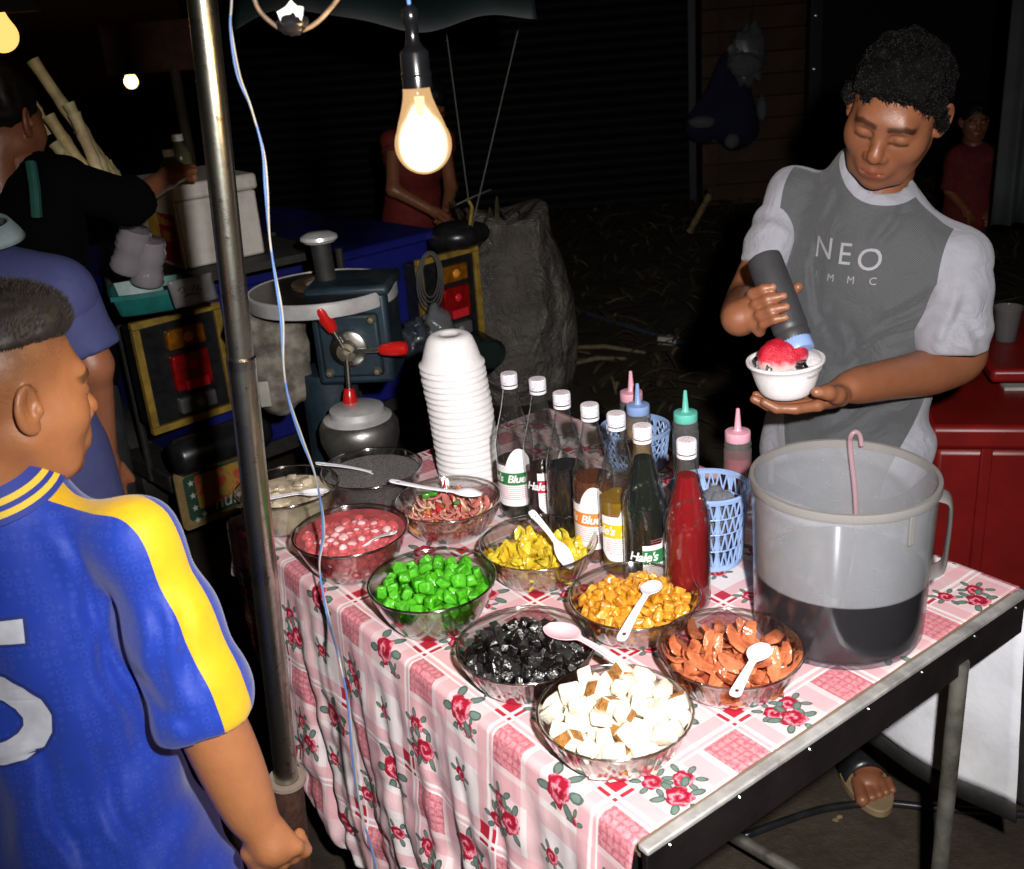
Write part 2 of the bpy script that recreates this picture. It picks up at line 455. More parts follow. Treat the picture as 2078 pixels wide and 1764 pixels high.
# ------------------------------------------------------------------ tablecloth print
def cloth_print():
    M = MAT('tablecloth_print'); nt = M.nt
    u, v, _ = M.xyz('UV')
    wob = M.noise(9, 2, kind='UV')-.5
    per = .2228
    a = (u+.012+.036+wob*.004).mod(per); b = (v-.037+.036+wob*.004).mod(per)
    ia = ((u+.048)/per).floor(); ib = ((v-.001)/per).floor()
    # zones along one axis: 0-.064 checked block, .067-.073 thin stripe, .080-.102 wide stripe, the rest light
    Pa, Pb = a.lt(.064), b.lt(.064)
    Ta, Tb = a.box(.067, .073), b.box(.067, .073)
    Wa, Wb = a.box(.080, .102), b.box(.080, .102)
    Ha, Hb = a.box(.182, .212), b.box(.182, .212)
    Sa, Sb = Ta.max(Wa), Tb.max(Wb)
    white = (.80, .72, .72); rosy = (.72, .36, .40); red = (.48, .022, .045); pink = (.62, .22, .26)
    # fine check of the block: small cross hatching
    g1 = (u*520+M.noise(300, 1, kind='UV')*3).sin().gt(.55); g2 = (v*520+M.noise(280, 1, kind='UV')*3).sin().gt(.55)
    col = M.mix(((Ha.max(Hb))*.55+(Pa.max(Pb))*.42+Sa.max(Sb)*.70).min(.82), white, rosy)
    blk = M.mix(g1.max(g2)*.75, pink, (.47, .075, .11)); blk = M.mix(M.noise(160, 3, kind='UV').sstep(.35, .75)*.4, blk, (.8, .55, .57))
    col = M.mix(Pa*Pb, col, blk)
    edge = (a-.0655).abs().lt(.0018).max((b-.0655).abs().lt(.0018)).max((a-.0765).abs().lt(.0025)).max((b-.0765).abs().lt(.0025))
    col = M.mix(edge*.85, col, (.84, .80, .80))
    col = M.mix(Sa*Sb, col, red)
    # roses between the blocks
    def rose(col, ca, cb, r, sx, ph):
        x = a-ca; y = b-cb
        x = x+((ia*7.3+ib*3.1+ph).sin())*.006; y = y+((ia*4.1+ib*9.7+ph).sin())*.006
        nz = M.noise(130, 2, kind='UV')-.5
        ang = y.atan2(x)
        # leaves: five pointed ovals round the flower
        for k, (an, L) in enumerate(((.4, 1.25), (1.5, 1.1), (2.6, 1.3), (3.7, 1.15), (4.6, 1.3), (5.6, 1.1))):
            an = an+ph; cx, cy_ = math.cos(an)*r*L, math.sin(an)*r*L
            dx = x-cx; dy = y-cy_
            p = dx*math.cos(an)+dy*math.sin(an); q = dy*math.cos(an)-dx*math.sin(an)
            e = (p/(.50*r)).pow(2)+(q/(.26*r)).pow(2)+nz*.8
            col = M.mix(e.lt(1), col, (.075, .125, .105)); col = M.mix(e.lt(.45)*.6, col, (.20, .28, .24))
        rr = (x*x+y*y).sqrt()/r
        edge_ = rr+(ang*5+ph).sin()*.07+(ang*3).cos()*.05+nz*.35
        pet = (rr*9-ang*1.0+nz*7).sin()
        fc = M.mix(pet.sstep(-.5, .8), (.34, .010, .03), (.66, .10, .16)); fc = M.mix(pet.gt(.86)*.8, fc, (.80, .36, .42))
        return M.mix(edge_.lt(.82), col, fc)
    col = rose(col, .006, .118, .014, 1, 1.4)
    col = rose(col, .032, .146, .027, 1, .3)
    col = rose(col, .168, .046, .018, 1, .9)
    col = rose(col, .124, .058, .017, 1, 4.0)
    col = rose(col, .140, .026, .022, 1, 2.2)
    col = rose(col, .146, .152, .015, 1, 3.1)
    st = M.noise(7, 5, kind='UV', rough=.7).sstep(.60, .78)*.22; col = M.mix(st, col, (.50, .33, .27))
    M.set(Base_Color=col, Roughness=.42, Specular_IOR_Level=.35)
    w = (u*2600).sin()*.3+(v*2600).sin()*.3+M.noise(16, 5, kind='UV', dist=.6)*11
    M.bump(w, .22, .003)
    return M.m
m_cloth = cloth_print()

m_glrim = glassy('glass_rim', (.94, .92, .88), (.62, .58, .52), .12, 1.7, ep=1.6, gain=4.5)
# ------------------------------------------------------------------ the setting
def ground_mat():
    M = MAT('market_ground'); f = M.noise(3, 8, rough=.7); g = M.noise(38, 6, rough=.75)
    c = M.mix(f.sstep(.3, .7), (.024, .017, .011), (.055, .040, .027)); c = M.mix(g.sstep(.5, .8)*.6, c, (.075, .056, .038))
    c = M.mix(M.noise(7, 3).sstep(.55, .7)*.6, c, (.02, .014, .01))
    M.set(Base_Color=c, Roughness=(M.noise(5, 3)*.5+.45)); M.bump(g+f, .6, .01); return M.m
m_ground = ground_mat()
b = MB(); N = 60
P = [[(-25+50*(i/N), -4+44*(j/N), 0) for i in range(N+1)] for j in range(N+1)]
b.grid(P); o = b.obj('ground', m_ground); tag(o, kind='structure')
o['label'] = 'dark packed earth and concrete ground of the market'

# table frame axes
TA, TB, TE = G(1302, 1716, .75), G(2065, 1202, .75), G(475, 1058, .75)
TU = (TB-TA)/np.linalg.norm(TB-TA); TV = np.array([-TU[1], TU[0], 0])
LU, LV = .847, 1.222
def T(u, v, z=.75): return TA + TU*u + TV*v + np.array([0, 0, z-.75])
def onplane(x, y, p, n):
    d = ray(x, y); return CAM + d*(((p-CAM)@n)/(d@n))
# ------------------------------------------------------------------ table
tb = thing('folding_table', 'long steel-framed stall table with dark apron and grey tube legs', 'table', T(LU/2, LV/2, 0))
M3 = Matrix((TU, TV, (0, 0, 1))).transposed()
b = MB(); b.box(T(LU/2, LV/2, .735), (LU-.006, LV-.006, .02), M3); b.obj('tabletop', plain('table_board', (.25, .17, .1), .6), tb)
# dark angle-iron apron round the top, bright worn trim along the open edge
m_trim = plain('worn_alloy_trim', (.46, .45, .44), .42, .35, var=.2, vscale=25, dirt=((.12, .10, .09), .6))
m_apron = plain('dark_apron_paint', (.007, .005, .005), .5, var=.4, vscale=12, dirt=((.016, .012, .011), .5))
b = MB(); b.box(T(LU/2, -.008, .7515), (LU+.012, .018, .009), M3); b.obj('edge_trim', m_trim, tb, bevel=.0025)
b = MB(); b.box(T(LU/2, -.008, .712), (LU+.008, .010, .0695), M3); b.obj('front_apron', m_apron, tb, bevel=.002)
b = MB(); b.box(T(-.004, LV/2, .70), (.012, LV-.02, .06), M3); b.obj('side_apron', m_apron, tb)
b = MB(); b.box(T(LU-.012, LV/2, .70), (.012, LV-.02, .06), M3); b.obj('side_apron', m_apron, tb)
for i, u in enumerate((.035, .16, .30, .43, .56, .70, .82)):
    b = MB(); c = T(u, -.0138, .738)
    b.lathe([(0, .0028), (.0028, .0022), (.0042, 0)], 12, c, basis(-TV)); b.obj('screw', m_steel, tb)
b = MB(); b.lathe([(0, .012), (.006, .011), (.010, .006), (.010, -.008)], 16, T(LU+.010, -.006, .742), basis(TU)); b.obj('corner_bolt', m_steel, tb)
legB = G(1945, 1385, .66); uB = float((legB-TA)@TU); vB = float((legB-TA)@TV)
legs = [(uB, vB), (.06, vB+.01), (.06, LV-.10), (uB, LV-.10)]
for (u, v) in legs:
    b = MB(); b.tube([T(u, v, .70), T(u, v, .012)], .0135, 16); lg = b.obj('leg', m_galv, tb)
    b = MB(); b.tube([T(u, v, .03), T(u, v, 0.001)], [.019, .02], 16); b.obj('rubber_foot', m_blackm, lg)
b = MB(); p1 = T(uB, vB, .085); p0 = G(1503, 1705, .085); dd = (p0-p1)/np.linalg.norm(p0-p1)
b.tube([p1, p1+dd*.62], .014, 14); b.obj('stretcher', m_galv, tb)
b = MB(); b.tube([T(.06, vB, .16), T(.06, LV-.1, .16)], .012, 14); b.obj('stretcher', m_galv, tb)

# white sheet with a black hem, hung from the vendor's edge of the table
nB = np.array(TU); pB = T(LU+.012, 0)
def skirt():
    zt, zb = .715, None
    q = onplane(2010, 1612, pB, nB); zb = float(q[2]); b = MB(); P = []; nn = vnoise(3)
    for i in range(61):
        r = []
        for j in range(31):
            v = -.012 + (LV-.05)*i/60; f = j/30; z = zt + (zb-zt)*f
            w = .010*math.sin(v*17+f*2)*f + .004*nn([[v*3, f*2, 0]], 3)[0]
            r.append(T(LU+.014+w, v - .02*f, z))
        P.append(r)
    b.grid(P); m = plain('white_sheet', (.66, .67, .72), .55, var=.08, vscale=9, dirt=((.42, .40, .36), .5), bump=.35, bscale=30)
    sk = b.obj('table_skirt', m, None, 180, solid=.002)
    b = MB(); P = []
    for i in range(61):
        v = -.012 + (LV-.05)*i/60; r = []
        for j in range(3):
            z = zb-.045*j/2; w = .010*math.sin(v*17+2); r.append(T(LU+.014+w, v-.02-.002*j, z+.002))
        P.append(r)
    b.grid(P); b.obj('black_hem', m_blackm, sk, 180, solid=.003)
    b = MB(); P = []
    for j in range(31):
        f = j/30; z = zt+(zb-zt)*f; w = .010*math.sin(-.012*17+f*2)*f
        P.append([T(LU+.0145+w, -.012-.02*f, z), T(LU+.0145+w, -.030-.02*f, z)])
    b.grid(P); b.obj('black_hem', m_blackm, sk, 180, solid=.003)
    return tag(sk, 'crumpled white sheet with black hem hanging behind the table leg', 'sheet')
skirt()

# flowered cloth: lies on the top, hangs low over the customer's side, short over the far end
def tablecloth():
    nn = vnoise(11); n2 = vnoise(23)
    us = list(np.linspace(-.66, -.03, 106)) + list(np.linspace(-.027, .02, 14)) + list(np.linspace(.026, LU-.004, 110))
    us += list(np.linspace(LU, LU+.02, 4)) + [LU+.05, LU+.08]
    vs_ = [0.0015] + list(np.linspace(.008, LV-.02, 210)) + list(np.linspace(LV-.015, LV+.03, 12)) + list(np.linspace(LV+.04, LV+.16, 14))
    U, W = np.meshgrid(us, vs_, indexing='ij'); shp = U.shape
    hem = np.interp(W, [0, .7, .95, 1.08, 1.15, 1.2, 1.4], [.63, .59, .52, .42, .25, .12, .10]) + .010*np.sin(W*23)
    scale = np.where(U < 0, hem/.66, 1); U2 = np.where(U < 0, U*scale, U)
    du = np.maximum(0, -U2); dv = np.maximum(0, W-LV); dr = np.maximum(0, U2-LU)
    d = np.sqrt(du*du+dv*dv+dr*dr)+1e-9
    R = .012; arc = np.minimum(d/R, PI/2); out = R*np.sin(arc); drop = R*(1-np.cos(arc)) + np.maximum(0, d-R*PI/2)
    ou, ov = (dr-du)/d, dv/d
    # folds deepen downward
    amp = np.clip((d-.02)/.45, 0, 1)**.8
    ph = W*2*PI
    wv = nn(np.stack([U2*.6, W, W*0], -1).reshape(-1, 3), 5).reshape(shp)*.9
    fold = (.38*np.sin(ph*3.1+du*6.0+wv*2+.6)+.34*np.sin(ph*6.7+du*11+wv*3+2.0)+.26*np.sin(ph*12.3+du*16-wv*2)+.16*np.sin(ph*21+du*24+wv*4+1))
    P3 = np.stack([U2*1.0, W*1.0, np.zeros_like(U)], -1).reshape(-1, 3)
    fold = fold + .5*nn(P3*np.array([1.0, 1, 1]), 8).reshape(shp)+.22*n2(P3, 24).reshape(shp)
    fold = np.sign(fold)*np.abs(fold)**.75
    side = np.where(du > dv, 1, .35)
    out = out + amp*(.026+.017*fold+.006*n2(P3*np.array([1.0, 1, 1]), 40).reshape(shp))*side + .012*amp*side
    # cloth pulled a little along the edge by its folds: slant of the hanging part
    slant = -.10*drop*np.where(du > 0, 1, 0)*np.clip(W/.5, 0, 1) 
    top = (d < 1e-6)
    crease = .0012*n2(P3, 14).reshape(shp)+.0007*nn(P3, 34).reshape(shp)
    bu = np.clip(U2, 0, LU) + ou*out; bv = np.clip(W, 0, LV) + ov*out + slant
    bz = .7585 + crease*np.clip(1-d*20, 0, 1) - drop + .004*amp*fold
    X = TA[0]+TU[0]*bu+TV[0]*bv; Y = TA[1]+TU[1]*bu+TV[1]*bv
    b = MB(); pts = np.stack([X, Y, bz], -1)
    b.grid([[tuple(q) for q in row] for row in pts])
    me = b.mesh('tablecloth', m_cloth, 180)
    uv = me.uv_layers.new(name='UVMap'); li = np.zeros(len(me.loops), np.int32); me.loops.foreach_get('vertex_index', li)
    F = np.stack([U2.ravel(), W.ravel()], 1)[li]; uv.data.foreach_set('uv', F.astype(np.float32).ravel())
    o = link('tablecloth', me, solid=.0012)
    return tag(o, 'red and white checked tablecloth printed with roses, draped over the table', 'tablecloth')
tablecloth()
ZT = .7605     # top of the cloth
# ------------------------------------------------------------------ glass bowls and what is in them
RB = .104
def bowl_inner(z, R, h, rb): 
    t = max(0.0, min(1.0, z/h)); return rb+(R-rb)*t**.62
def glass_bowl(label, rim, h=.062, R=RB, rb=.066, ribs=True, name='glass_bowl', grp=None):
    """rim: photo position of the rim centre; the bowl stands on the cloth below it"""
    p = G(rim[0], rim[1], ZT+h); base = (p[0], p[1], ZT); th = .0032; n = 190 if ribs else 72
    out = []; inn = []
    zs = [0, .002, .006, .012, .02, .03, .04, .05, h-.004, h]
    for z in zs: out.append((bowl_inner(z, R, h, rb)+(0 if z > 0 else -.006), z))
    for z in reversed([.004, .007, .014, .024, .036, .048, h-.003]): inn.append((bowl_inner(z, R, h, rb)-th*(.85 if z > h-.01 else 1), z))
    prof = [(0.0005, .0005)]+out+[(R-th*.5, h+.0016)]+inn+[(0.0005, .004)]
    k = len(prof)
    def mod(a, i):
        if not ribs: return 1
        z = prof[i][1]; w = 1 if .008 < z < h-.006 else (.35 if z >= h-.006 else 0)
        return 1+.034*w*(abs(math.cos(a*19))-.5)*(1 if i <= 11 else -.35)
    b = MB(); b.lathe(prof, n, base, mod=mod)
    o = b.obj(name, m_bowl if ribs else m_bowlp, None, 180 if not ribs else 55)
    b = MB(); b.lathe([(R-th, h-.0015), (R+.0004, h-.0020), (R+.0012, h+.0004), (R-.0008, h+.0024), (R-th-.0004, h+.0008)], 96, base, closed=True, mod=(lambda a, i: 1+.006*abs(math.cos(a*19))) if ribs else None); b.obj('rim', m_glrim, o, 180)
    tag(o, label, 'bowl', grp); return o, base, h, R, rb
def fill(name, label, cat, bw, level, mat, inset=.004, lump=None, kind=None, seed=1):
    """body of syrup filling a bowl to a level"""
    o, base, h, R, rb = bw; b = MB(); prof = [(.0005, .0055)]
    for z in np.linspace(.0055, level, 7): prof.append((bowl_inner(z, R, h, rb)-inset, float(z)))
    n = 64; b.lathe(prof, n, base); nn = vnoise(seed)
    P = []; Rt = prof[-1][0]; K = 22
    for i in range(K+1):
        r = Rt*(1-i/K*.995); row = []
        for j in range(n):
            a = 2*PI*j/n; x, y = r*math.cos(a), r*math.sin(a); dz = 0
            if lump and i > 0: dz = lump[0]*nn([[x, y, 0]], lump[1])[0]*min(1, i/3)
            row.append((base[0]+x, base[1]+y, base[2]+level+dz))
        P.append(row)
    b.grid(P, wrap=True); q = b.obj(name, mat, None, 60)
    if kind: q['kind'] = kind
    return tag(q, label, cat)
def pile(n, r, bw, seed, top=None, it=260, heap=.0):
    """centres of n round-ish pieces that have settled in a bowl"""
    o, base, h, R, rb = bw; g = np.random.RandomState(seed)
    a = g.uniform(0, 2*PI, n); q = np.sqrt(g.uniform(0, 1, n))*(R*.7)
    X = np.stack([q*np.cos(a), q*np.sin(a), g.uniform(.02, .02+.10*n/90, n)], 1)
    rr = r*g.uniform(.88, 1.12, n)
    for k in range(it):
        X[:, 2] -= .0012; X[:, :2] *= (1-heap*.004)
        for _ in range(2):
            d = X[:, None]-X[None]; L = np.sqrt((d**2).sum(-1))+1e-9; m = (rr[:, None]+rr[None]); ov = np.clip(m-L, 0, None); np.fill_diagonal(ov, 0)
            X += (d/L[..., None]*ov[..., None]).sum(1)*.32
            X[:, 2] = np.maximum(X[:, 2], .006+rr)
            lim = np.array([bowl_inner(min(z, h), R, h, rb) for z in X[:, 2]])-.005-rr*.9
            rad = np.hypot(X[:, 0], X[:, 1])+1e-9; s_ = np.minimum(1, np.maximum(lim, .01)/rad); X[:, :2] *= s_[:, None]
    return X+np.array(base), rr
def roughbox(seed, dims=(1, 1, 1), jit=.18, bev=.16):
    """a hand-cut cube: bevelled box with uneven corners, unit size"""
    g = np.random.RandomState(seed); bm = bmesh.new(); bmesh.ops.create_cube(bm, size=1)
    for v in bm.verts:
        v.co = Vector((v.co.x*dims[0]+g.uniform(-jit, jit)*.5, v.co.y*dims[1]+g.uniform(-jit, jit)*.5, v.co.z*dims[2]+g.uniform(-jit, jit)*.5))
    bmesh.ops.bevel(bm, geom=list(bm.edges), offset=bev, segments=3, affect='EDGES', profile=.5)
    for v in bm.verts: v.co *= 1+.05*math.sin(v.co.x*9+seed)*math.cos(v.co.y*8+seed*2)
    return bm
def bm_mesh(bm, name, mats, sm=180):
    me = bpy.data.meshes.new(name); bm.to_mesh(me); bm.free()
    for m in mats: me.materials.append(m)
    me.shade_smooth()
    if sm < 180: me.set_sharp_from_angle(angle=math.radians(sm))
    return me
def scatter(name, meshes, X, sizes, label, cat, group, seed=0, flat=False):
    g = random.Random(seed); out = []
    for i, p in enumerate(X):
        o = bpy.data.objects.new(name, meshes[i % len(meshes)]); COL.objects.link(o)
        o.location = V(p); s_ = float(sizes[i]) if hasattr(sizes, '__len__') else sizes; o.scale = (s_, s_, s_)
        o.rotation_euler = (g.uniform(-.35, .35), g.uniform(-.35, .35), g.uniform(0, 6.28)) if flat else (g.uniform(0, 6.28), g.uniform(0, 6.28), g.uniform(0, 6.28))
        tag(o, label, cat, group); out.append(o)
    return out
def strip_mesh(seed, name, mat, L=1, W=.35, th=.08, curl=1.0, n=9, ragged=.15):
    """a soft strip of fruit, curled along its length, unit length"""
    g = random.Random(seed); b = MB(); P = []; a0 = g.uniform(-.4, .4); tw = g.uniform(-.8, .8)
    for i in range(n):
        t = i/(n-1); an = curl*(t-.5)*2+a0; x = math.sin(an)/max(curl, .3)*.55*L; z = (1-math.cos(an))/max(curl, .3)*.55*L
        w = W*(.35+.65*math.sin(PI*min(1, max(0, .08+t*.84))))*g.uniform(1-ragged, 1+ragged)*.5; t_ = tw*(t-.5); row = []
        for k in range(8):
            q = 2*PI*k/8; yy, zz = w*math.cos(q), th*.5*math.sin(q)*(1 if abs(math.cos(q)) < .9 else .4)
            row.append((x, yy*math.cos(t_)-zz*math.sin(t_), z+yy*math.sin(t_)+zz*math.cos(t_)))
        P.append(row)
    b.grid(P, wrap=True); b.add(P[0], [tuple(range(8))]); b.add(P[-1], [tuple(range(8))])
    return b.mesh(name, mat, 60)
def spoon(label, bowl, zb, end, ze, mat=None, wid=.034, lb=.052, face=1, arch=.006, name='plastic_spoon', grp='plastic serving spoons in the bowls'):
    pb, pe = G(bowl[0], bowl[1], zb), G(end[0], end[1], ze)
    d = pe-pb; L = float(np.linalg.norm(d)); x = d/L; up = np.array([0, 0, 1.0]); y = np.cross(up, x); y /= np.linalg.norm(y); z = np.cross(x, y)*face
    b = MB(); P = []; n = 30; tot = L+lb/2; hole = []
    for i in range(n+1):
        s_ = -lb/2+tot*(i/n)**1.15; t = (s_+lb/2)/lb
        if t <= 1: w = wid/2*max(.05, math.sin(PI*min(1, t*.93+.035)))**.55; dep = .009*math.sin(PI*min(1, t))
        else:
            q = (t-1)/((tot-lb)/lb); w = .0052+.0038*q**1.5; dep = .0012
            if t < 1.25: w = max(w, wid/2*max(.05, math.sin(PI*min(1, .965)))**.55*(1-(t-1)*4)); 
            if q > .985: w *= .6
        arc = arch*math.sin(PI*min(1, max(0, (s_+lb/2)/tot)))*1.0
        row = []
        for k in range(7):
            c = -1+2*k/6; row.append(pb+x*s_+y*(w*c)+z*(arc-dep*(1-c*c)))
        P.append(row)
    vs = [q for r in P for q in r]; fs = []
    for i in range(n):
        for k in range(6):
            if i == n-3 and k in (2, 3): continue
            fs.append((i*7+k, i*7+k+1, (i+1)*7+k+1, (i+1)*7+k))
    b.add(vs, fs); o = b.obj(name, mat or m_white, None, 180, solid=.0018)
    m = o.modifiers.new('sub', 'SUBSURF'); m.levels = 1; m.render_levels = 1
    return tag(o, label, 'spoon', grp)

# --- bread
bw = glass_bowl('ribbed glass bowl heaped with white bread cubes at the table corner', (1247, 1440), .062)
m_crumb = plain('bread_crumb', (.83, .76, .61), .9, var=.08, vscale=2.5, bump=.35, bscale=9, sss=.25, sssr=(1, .9, .7), bdist=.03)
m_crust = plain('bread_crust', (.42, .18, .035), .6, var=.35, vscale=2.5, bump=.5, bscale=9, bdist=.08)
ms = []
for i in range(7):
    bm = roughbox(40+i, (1.0, 1.0, (.75, 1, .85, .55)[i % 4]), .38)
    for f in bm.faces:
        if i in (1, 3, 5) and f.normal.z > .82: f.material_index = 1
        if i == 5 and f.normal.x > .82: f.material_index = 1
    ms.append(bm_mesh(bm, 'bread_cube', [m_crumb, m_crust], 40))
X, rr = pile(118, .0138, bw, 5, heap=.3)
for i, o in enumerate(scatter('bread_cube', ms, X, rr*1.72, 'plain white bread cube heaped in the front ribbed glass bowl', 'bread cube', 'bread cubes in the front bowl', 3)):
    if i % 7 in (1, 3, 5): o['label'] = 'bread cube with a brown crust side in the front ribbed glass bowl'; o['group'] = 'crusty bread cubes in the front bowl'
# --- black grass jelly
bw = glass_bowl('ribbed glass bowl full of black jelly cubes with a pink spoon', (1067, 1306), .060)
m_blackj = juicy('black_jelly', (.004, .003, .003), 0, .26, .2, 2, 0, .25, 2.0, unit=True)
ms = [bm_mesh(roughbox(60+i, (1, .9, .8), .35, .08), 'black_jelly_cube', [m_blackj], 30) for i in range(4)]
X, rr = pile(290, .0094, bw, 8, heap=.5)
scatter('black_jelly_cube', ms, X, rr*1.75, 'glossy black jelly cube in the ribbed bowl with the pink spoon', 'jelly cube', 'black jelly cubes', 4)
fill('black_syrup', 'dark syrup under the black jelly cubes', 'syrup', bw, .030, juicy('black_syrup', (.006, .004, .004), 0, .05))
spoon('large pink plastic spoon resting in the black jelly', (1140, 1285), .842, (1268, 1352), .832, m_pinkpl, .046, .062, 1, .008)
# --- red palm-fruit slices
bw = glass_bowl('ribbed glass bowl of orange-red fruit slices beside the big jug', (1482, 1312), .060)
m_slice = juicy('red_fruit', (.64, .20, .085), .28, .18, .3, 2.5, .3, .2, 3.5, unit=True)
ms = [strip_mesh(70+i, 'fruit_slice', m_slice, 1, .42, .09, .5+.25*i) for i in range(5)]
X, rr = pile(78, .0125, bw, 12, heap=.25)
X[:, 2] -= .004
scatter('fruit_slice', ms, X, .047+.012*np.random.RandomState(1).rand(78), 'orange-red fruit slice in the ribbed bowl beside the jug', 'fruit slice', 'red fruit slices', 5, True)
fill('red_syrup', 'orange syrup under the red fruit slices', 'syrup', bw, .020, juicy('red_syrup', (.45, .10, .05), .35, .05))
spoon('white plastic spoon lying on the red fruit slices', (1541, 1326), .842, (1489, 1413), .838)
# --- orange cubes
bw = glass_bowl('ribbed glass bowl of orange candied cubes behind the bread bowl', (1287, 1206), .060)
m_orange = juicy('candied_pumpkin', (.76, .31, .024), .15, .20, .45, 1.8, .35, .25, 3, unit=True)
ms = [bm_mesh(roughbox(80+i, (1, (.7, 1, .8, .5)[i % 4], .8), .3), 'candied_cube', [m_orange], 180) for i in range(6)]
X, rr = pile(230, .0098, bw, 15, heap=.15)
scatter('candied_cube', ms, X, rr*1.8, 'orange candied cube in the bowl with the upright-lying white spoon', 'candied cube', 'orange candied cubes', 6)
fill('orange_syrup', 'amber syrup under the orange candied cubes', 'syrup', bw, .024, juicy('amber_syrup', (.50, .24, .05), .45, .05))
spoon('white plastic spoon lying on the orange candied cubes', (1322, 1194), .836, (1259, 1300), .836)
# --- yellow jackfruit
bw = glass_bowl('ribbed glass bowl of yellow jackfruit strips in front of the bottles', (1092, 1099), .065)
m_jack = juicy('jackfruit', (.92, .58, .040), .22, .19, .3, 2.5, .35, .22, 3.5, unit=True)
ms = [strip_mesh(90+i, 'jackfruit_strip', m_jack, 1, .38, .10, .9+.3*i) for i in range(5)]
X, rr = pile(118, .0115, bw, 18, heap=.35)
X[:, 2] -= .003
scatter('jackfruit_strip', ms, X, .044+.012*np.random.RandomState(2).rand(118), 'yellow jackfruit strip heaped in the ribbed bowl before the bottles', 'jackfruit', 'yellow jackfruit strips', 7, True)
fill('yellow_syrup', 'yellow syrup under the jackfruit strips', 'syrup', bw, .034, juicy('yellow_syrup', (.55, .33, .05), .3, .05))
spoon('white plastic spoon stuck upright in the yellow jackfruit', (1143, 1128), .832, (1076, 1036), .900)
# --- green jelly
bw = glass_bowl('plain glass bowl of bright green jelly cubes', (876, 1175), .080, .1055, .060, False)
m_green = juicy('green_jelly', (.10, .50, .018), .38, .19, .45, 1.5, .4, .25, 2.0, unit=True)
ms = [bm_mesh(roughbox(100+i, (1, .8, .7), .35), 'green_jelly_cube', [m_green], 180) for i in range(6)]
X, rr = pile(190, .0122, bw, 21, heap=.1)
scatter('green_jelly_cube', ms, X, rr*1.75, 'bright green jelly cube in the plain glass bowl', 'jelly cube', 'green jelly cubes', 8)
fill('green_syrup', 'clear green syrup round the green jelly cubes', 'syrup', bw, .058, juicy('green_syrup', (.06, .28, .01), .62, .04), .004)
# --- pink rubies in syrup
bw = glass_bowl('plain glass bowl of pink tapioca pearls in syrup', (711, 1075), .080, .1055, .060, False)
m_ruby = juicy('ruby_pearl', (.80, .46, .48), .05, .2, .2, 2, .2, unit=True)
g_ = np.random.RandomState(31); msr = []
for i in range(4):
    bm = bmesh.new(); bmesh.ops.create_icosphere(bm, subdivisions=2, radius=.5)
    for v in bm.verts: v.co *= 1+.12*math.sin(v.co.x*7+i)+.08*math.cos(v.co.y*9+i*2)
    msr.append(bm_mesh(bm, 'tapioca_pearl', [m_ruby]))
X, rr = pile(270, .0102, bw, 24)
X[:, 2] = np.minimum(X[:, 2], ZT+.0655+.004*np.random.RandomState(6).rand(len(X)))
scatter('tapioca_pearl', msr, X, rr*1.95, 'pink tapioca pearl in the plain bowl of pink syrup', 'tapioca pearl', 'pink tapioca pearls', 9)
fill('pink_syrup', 'pink syrup filling the bowl of tapioca pearls', 'syrup', bw, .073, juicy('pink_syrup', (.62, .20, .21), .66, .035), .004)
spoon('white spoon almost sunk in the pink syrup', (742, 1108), .826, (803, 1080), .866)
# --- mixed fruit
bw = glass_bowl('ribbed glass bowl of mixed pink and orange fruit shreds', (909, 1012), .065)
fm = [juicy('shred_pink', (.62, .20, .17), .2, .1, .3), juicy('shred_orange', (.62, .26, .05), .2, .1), juicy('shred_red', (.52, .03, .04), .15, .1), juicy('shred_pale', (.70, .48, .36), .2, .1)]
msm = []
for i in range(8):
    msm.append(strip_mesh(120+i, 'fruit_shred', fm[(0, 3, 0, 1, 3, 2, 0, 3)[i]], 1, .16 if i % 3 else .3, .12, .5+.2*i))
X, rr = pile(150, .0098, bw, 27, heap=.2)
scatter('fruit_shred', msm, X, .040+.012*np.random.RandomState(4).rand(150), 'thin shred of pink or orange fruit in the mixed fruit bowl', 'fruit shred', 'mixed fruit shreds', 10, True)
fill('fruit_syrup', 'pinkish syrup under the mixed fruit shreds', 'syrup', bw, .030, juicy('fruit_syrup', (.58, .20, .14), .45, .05))
m_gj = juicy('green_bit', (.05, .28, .02), .1, .08)
for i, (x, y) in enumerate(((865, 1003), (880, 1001), (926, 1020))):
    q = G(x, y, .826); o = link('green_fruit_bit', bm_mesh(roughbox(140+i, (1, .8, .5), .3), 'green_fruit_bit', [m_gj], 180)); o.location = V(q); s_ = (.016, .013, .012)[i]; o.scale = (s_, s_, s_)
    tag(o, ('small green piece at the far side of the mixed fruit bowl', 'second green piece at the far side of the mixed fruit bowl', 'round green piece in the middle of the mixed fruit bowl')[i], 'fruit piece')
spoon('white plastic spoon face down across the mixed fruit bowl', (950, 999), .842, (790, 975), .866, None, .034, .055, -1, .004)
# --- grey basil seeds
bw = glass_bowl('plain glass bowl of grey basil seed drink at the back', (754, 949), .075, .1055, .075, False)
def seedmat():
    M = MAT('basil_seeds'); w = M.voro(260); n_ = M.noise(500, 2)
    c = M.mix(w.sstep(.1, .5), (.022, .020, .022), (.17, .16, .165)); M.set(Base_Color=c, Roughness=.25); M.bump(w, .35, .003); return M.m
fill('basil_seeds', 'grey basil seeds filling the glass bowl at the back', 'basil seeds', bw, .062, seedmat(), .004, (.0012, 30), 'stuff')
spoon('white spoon handle leaning out of the grey basil seeds', (772, 966), .812, (640, 940), .868, None, .030, .05)
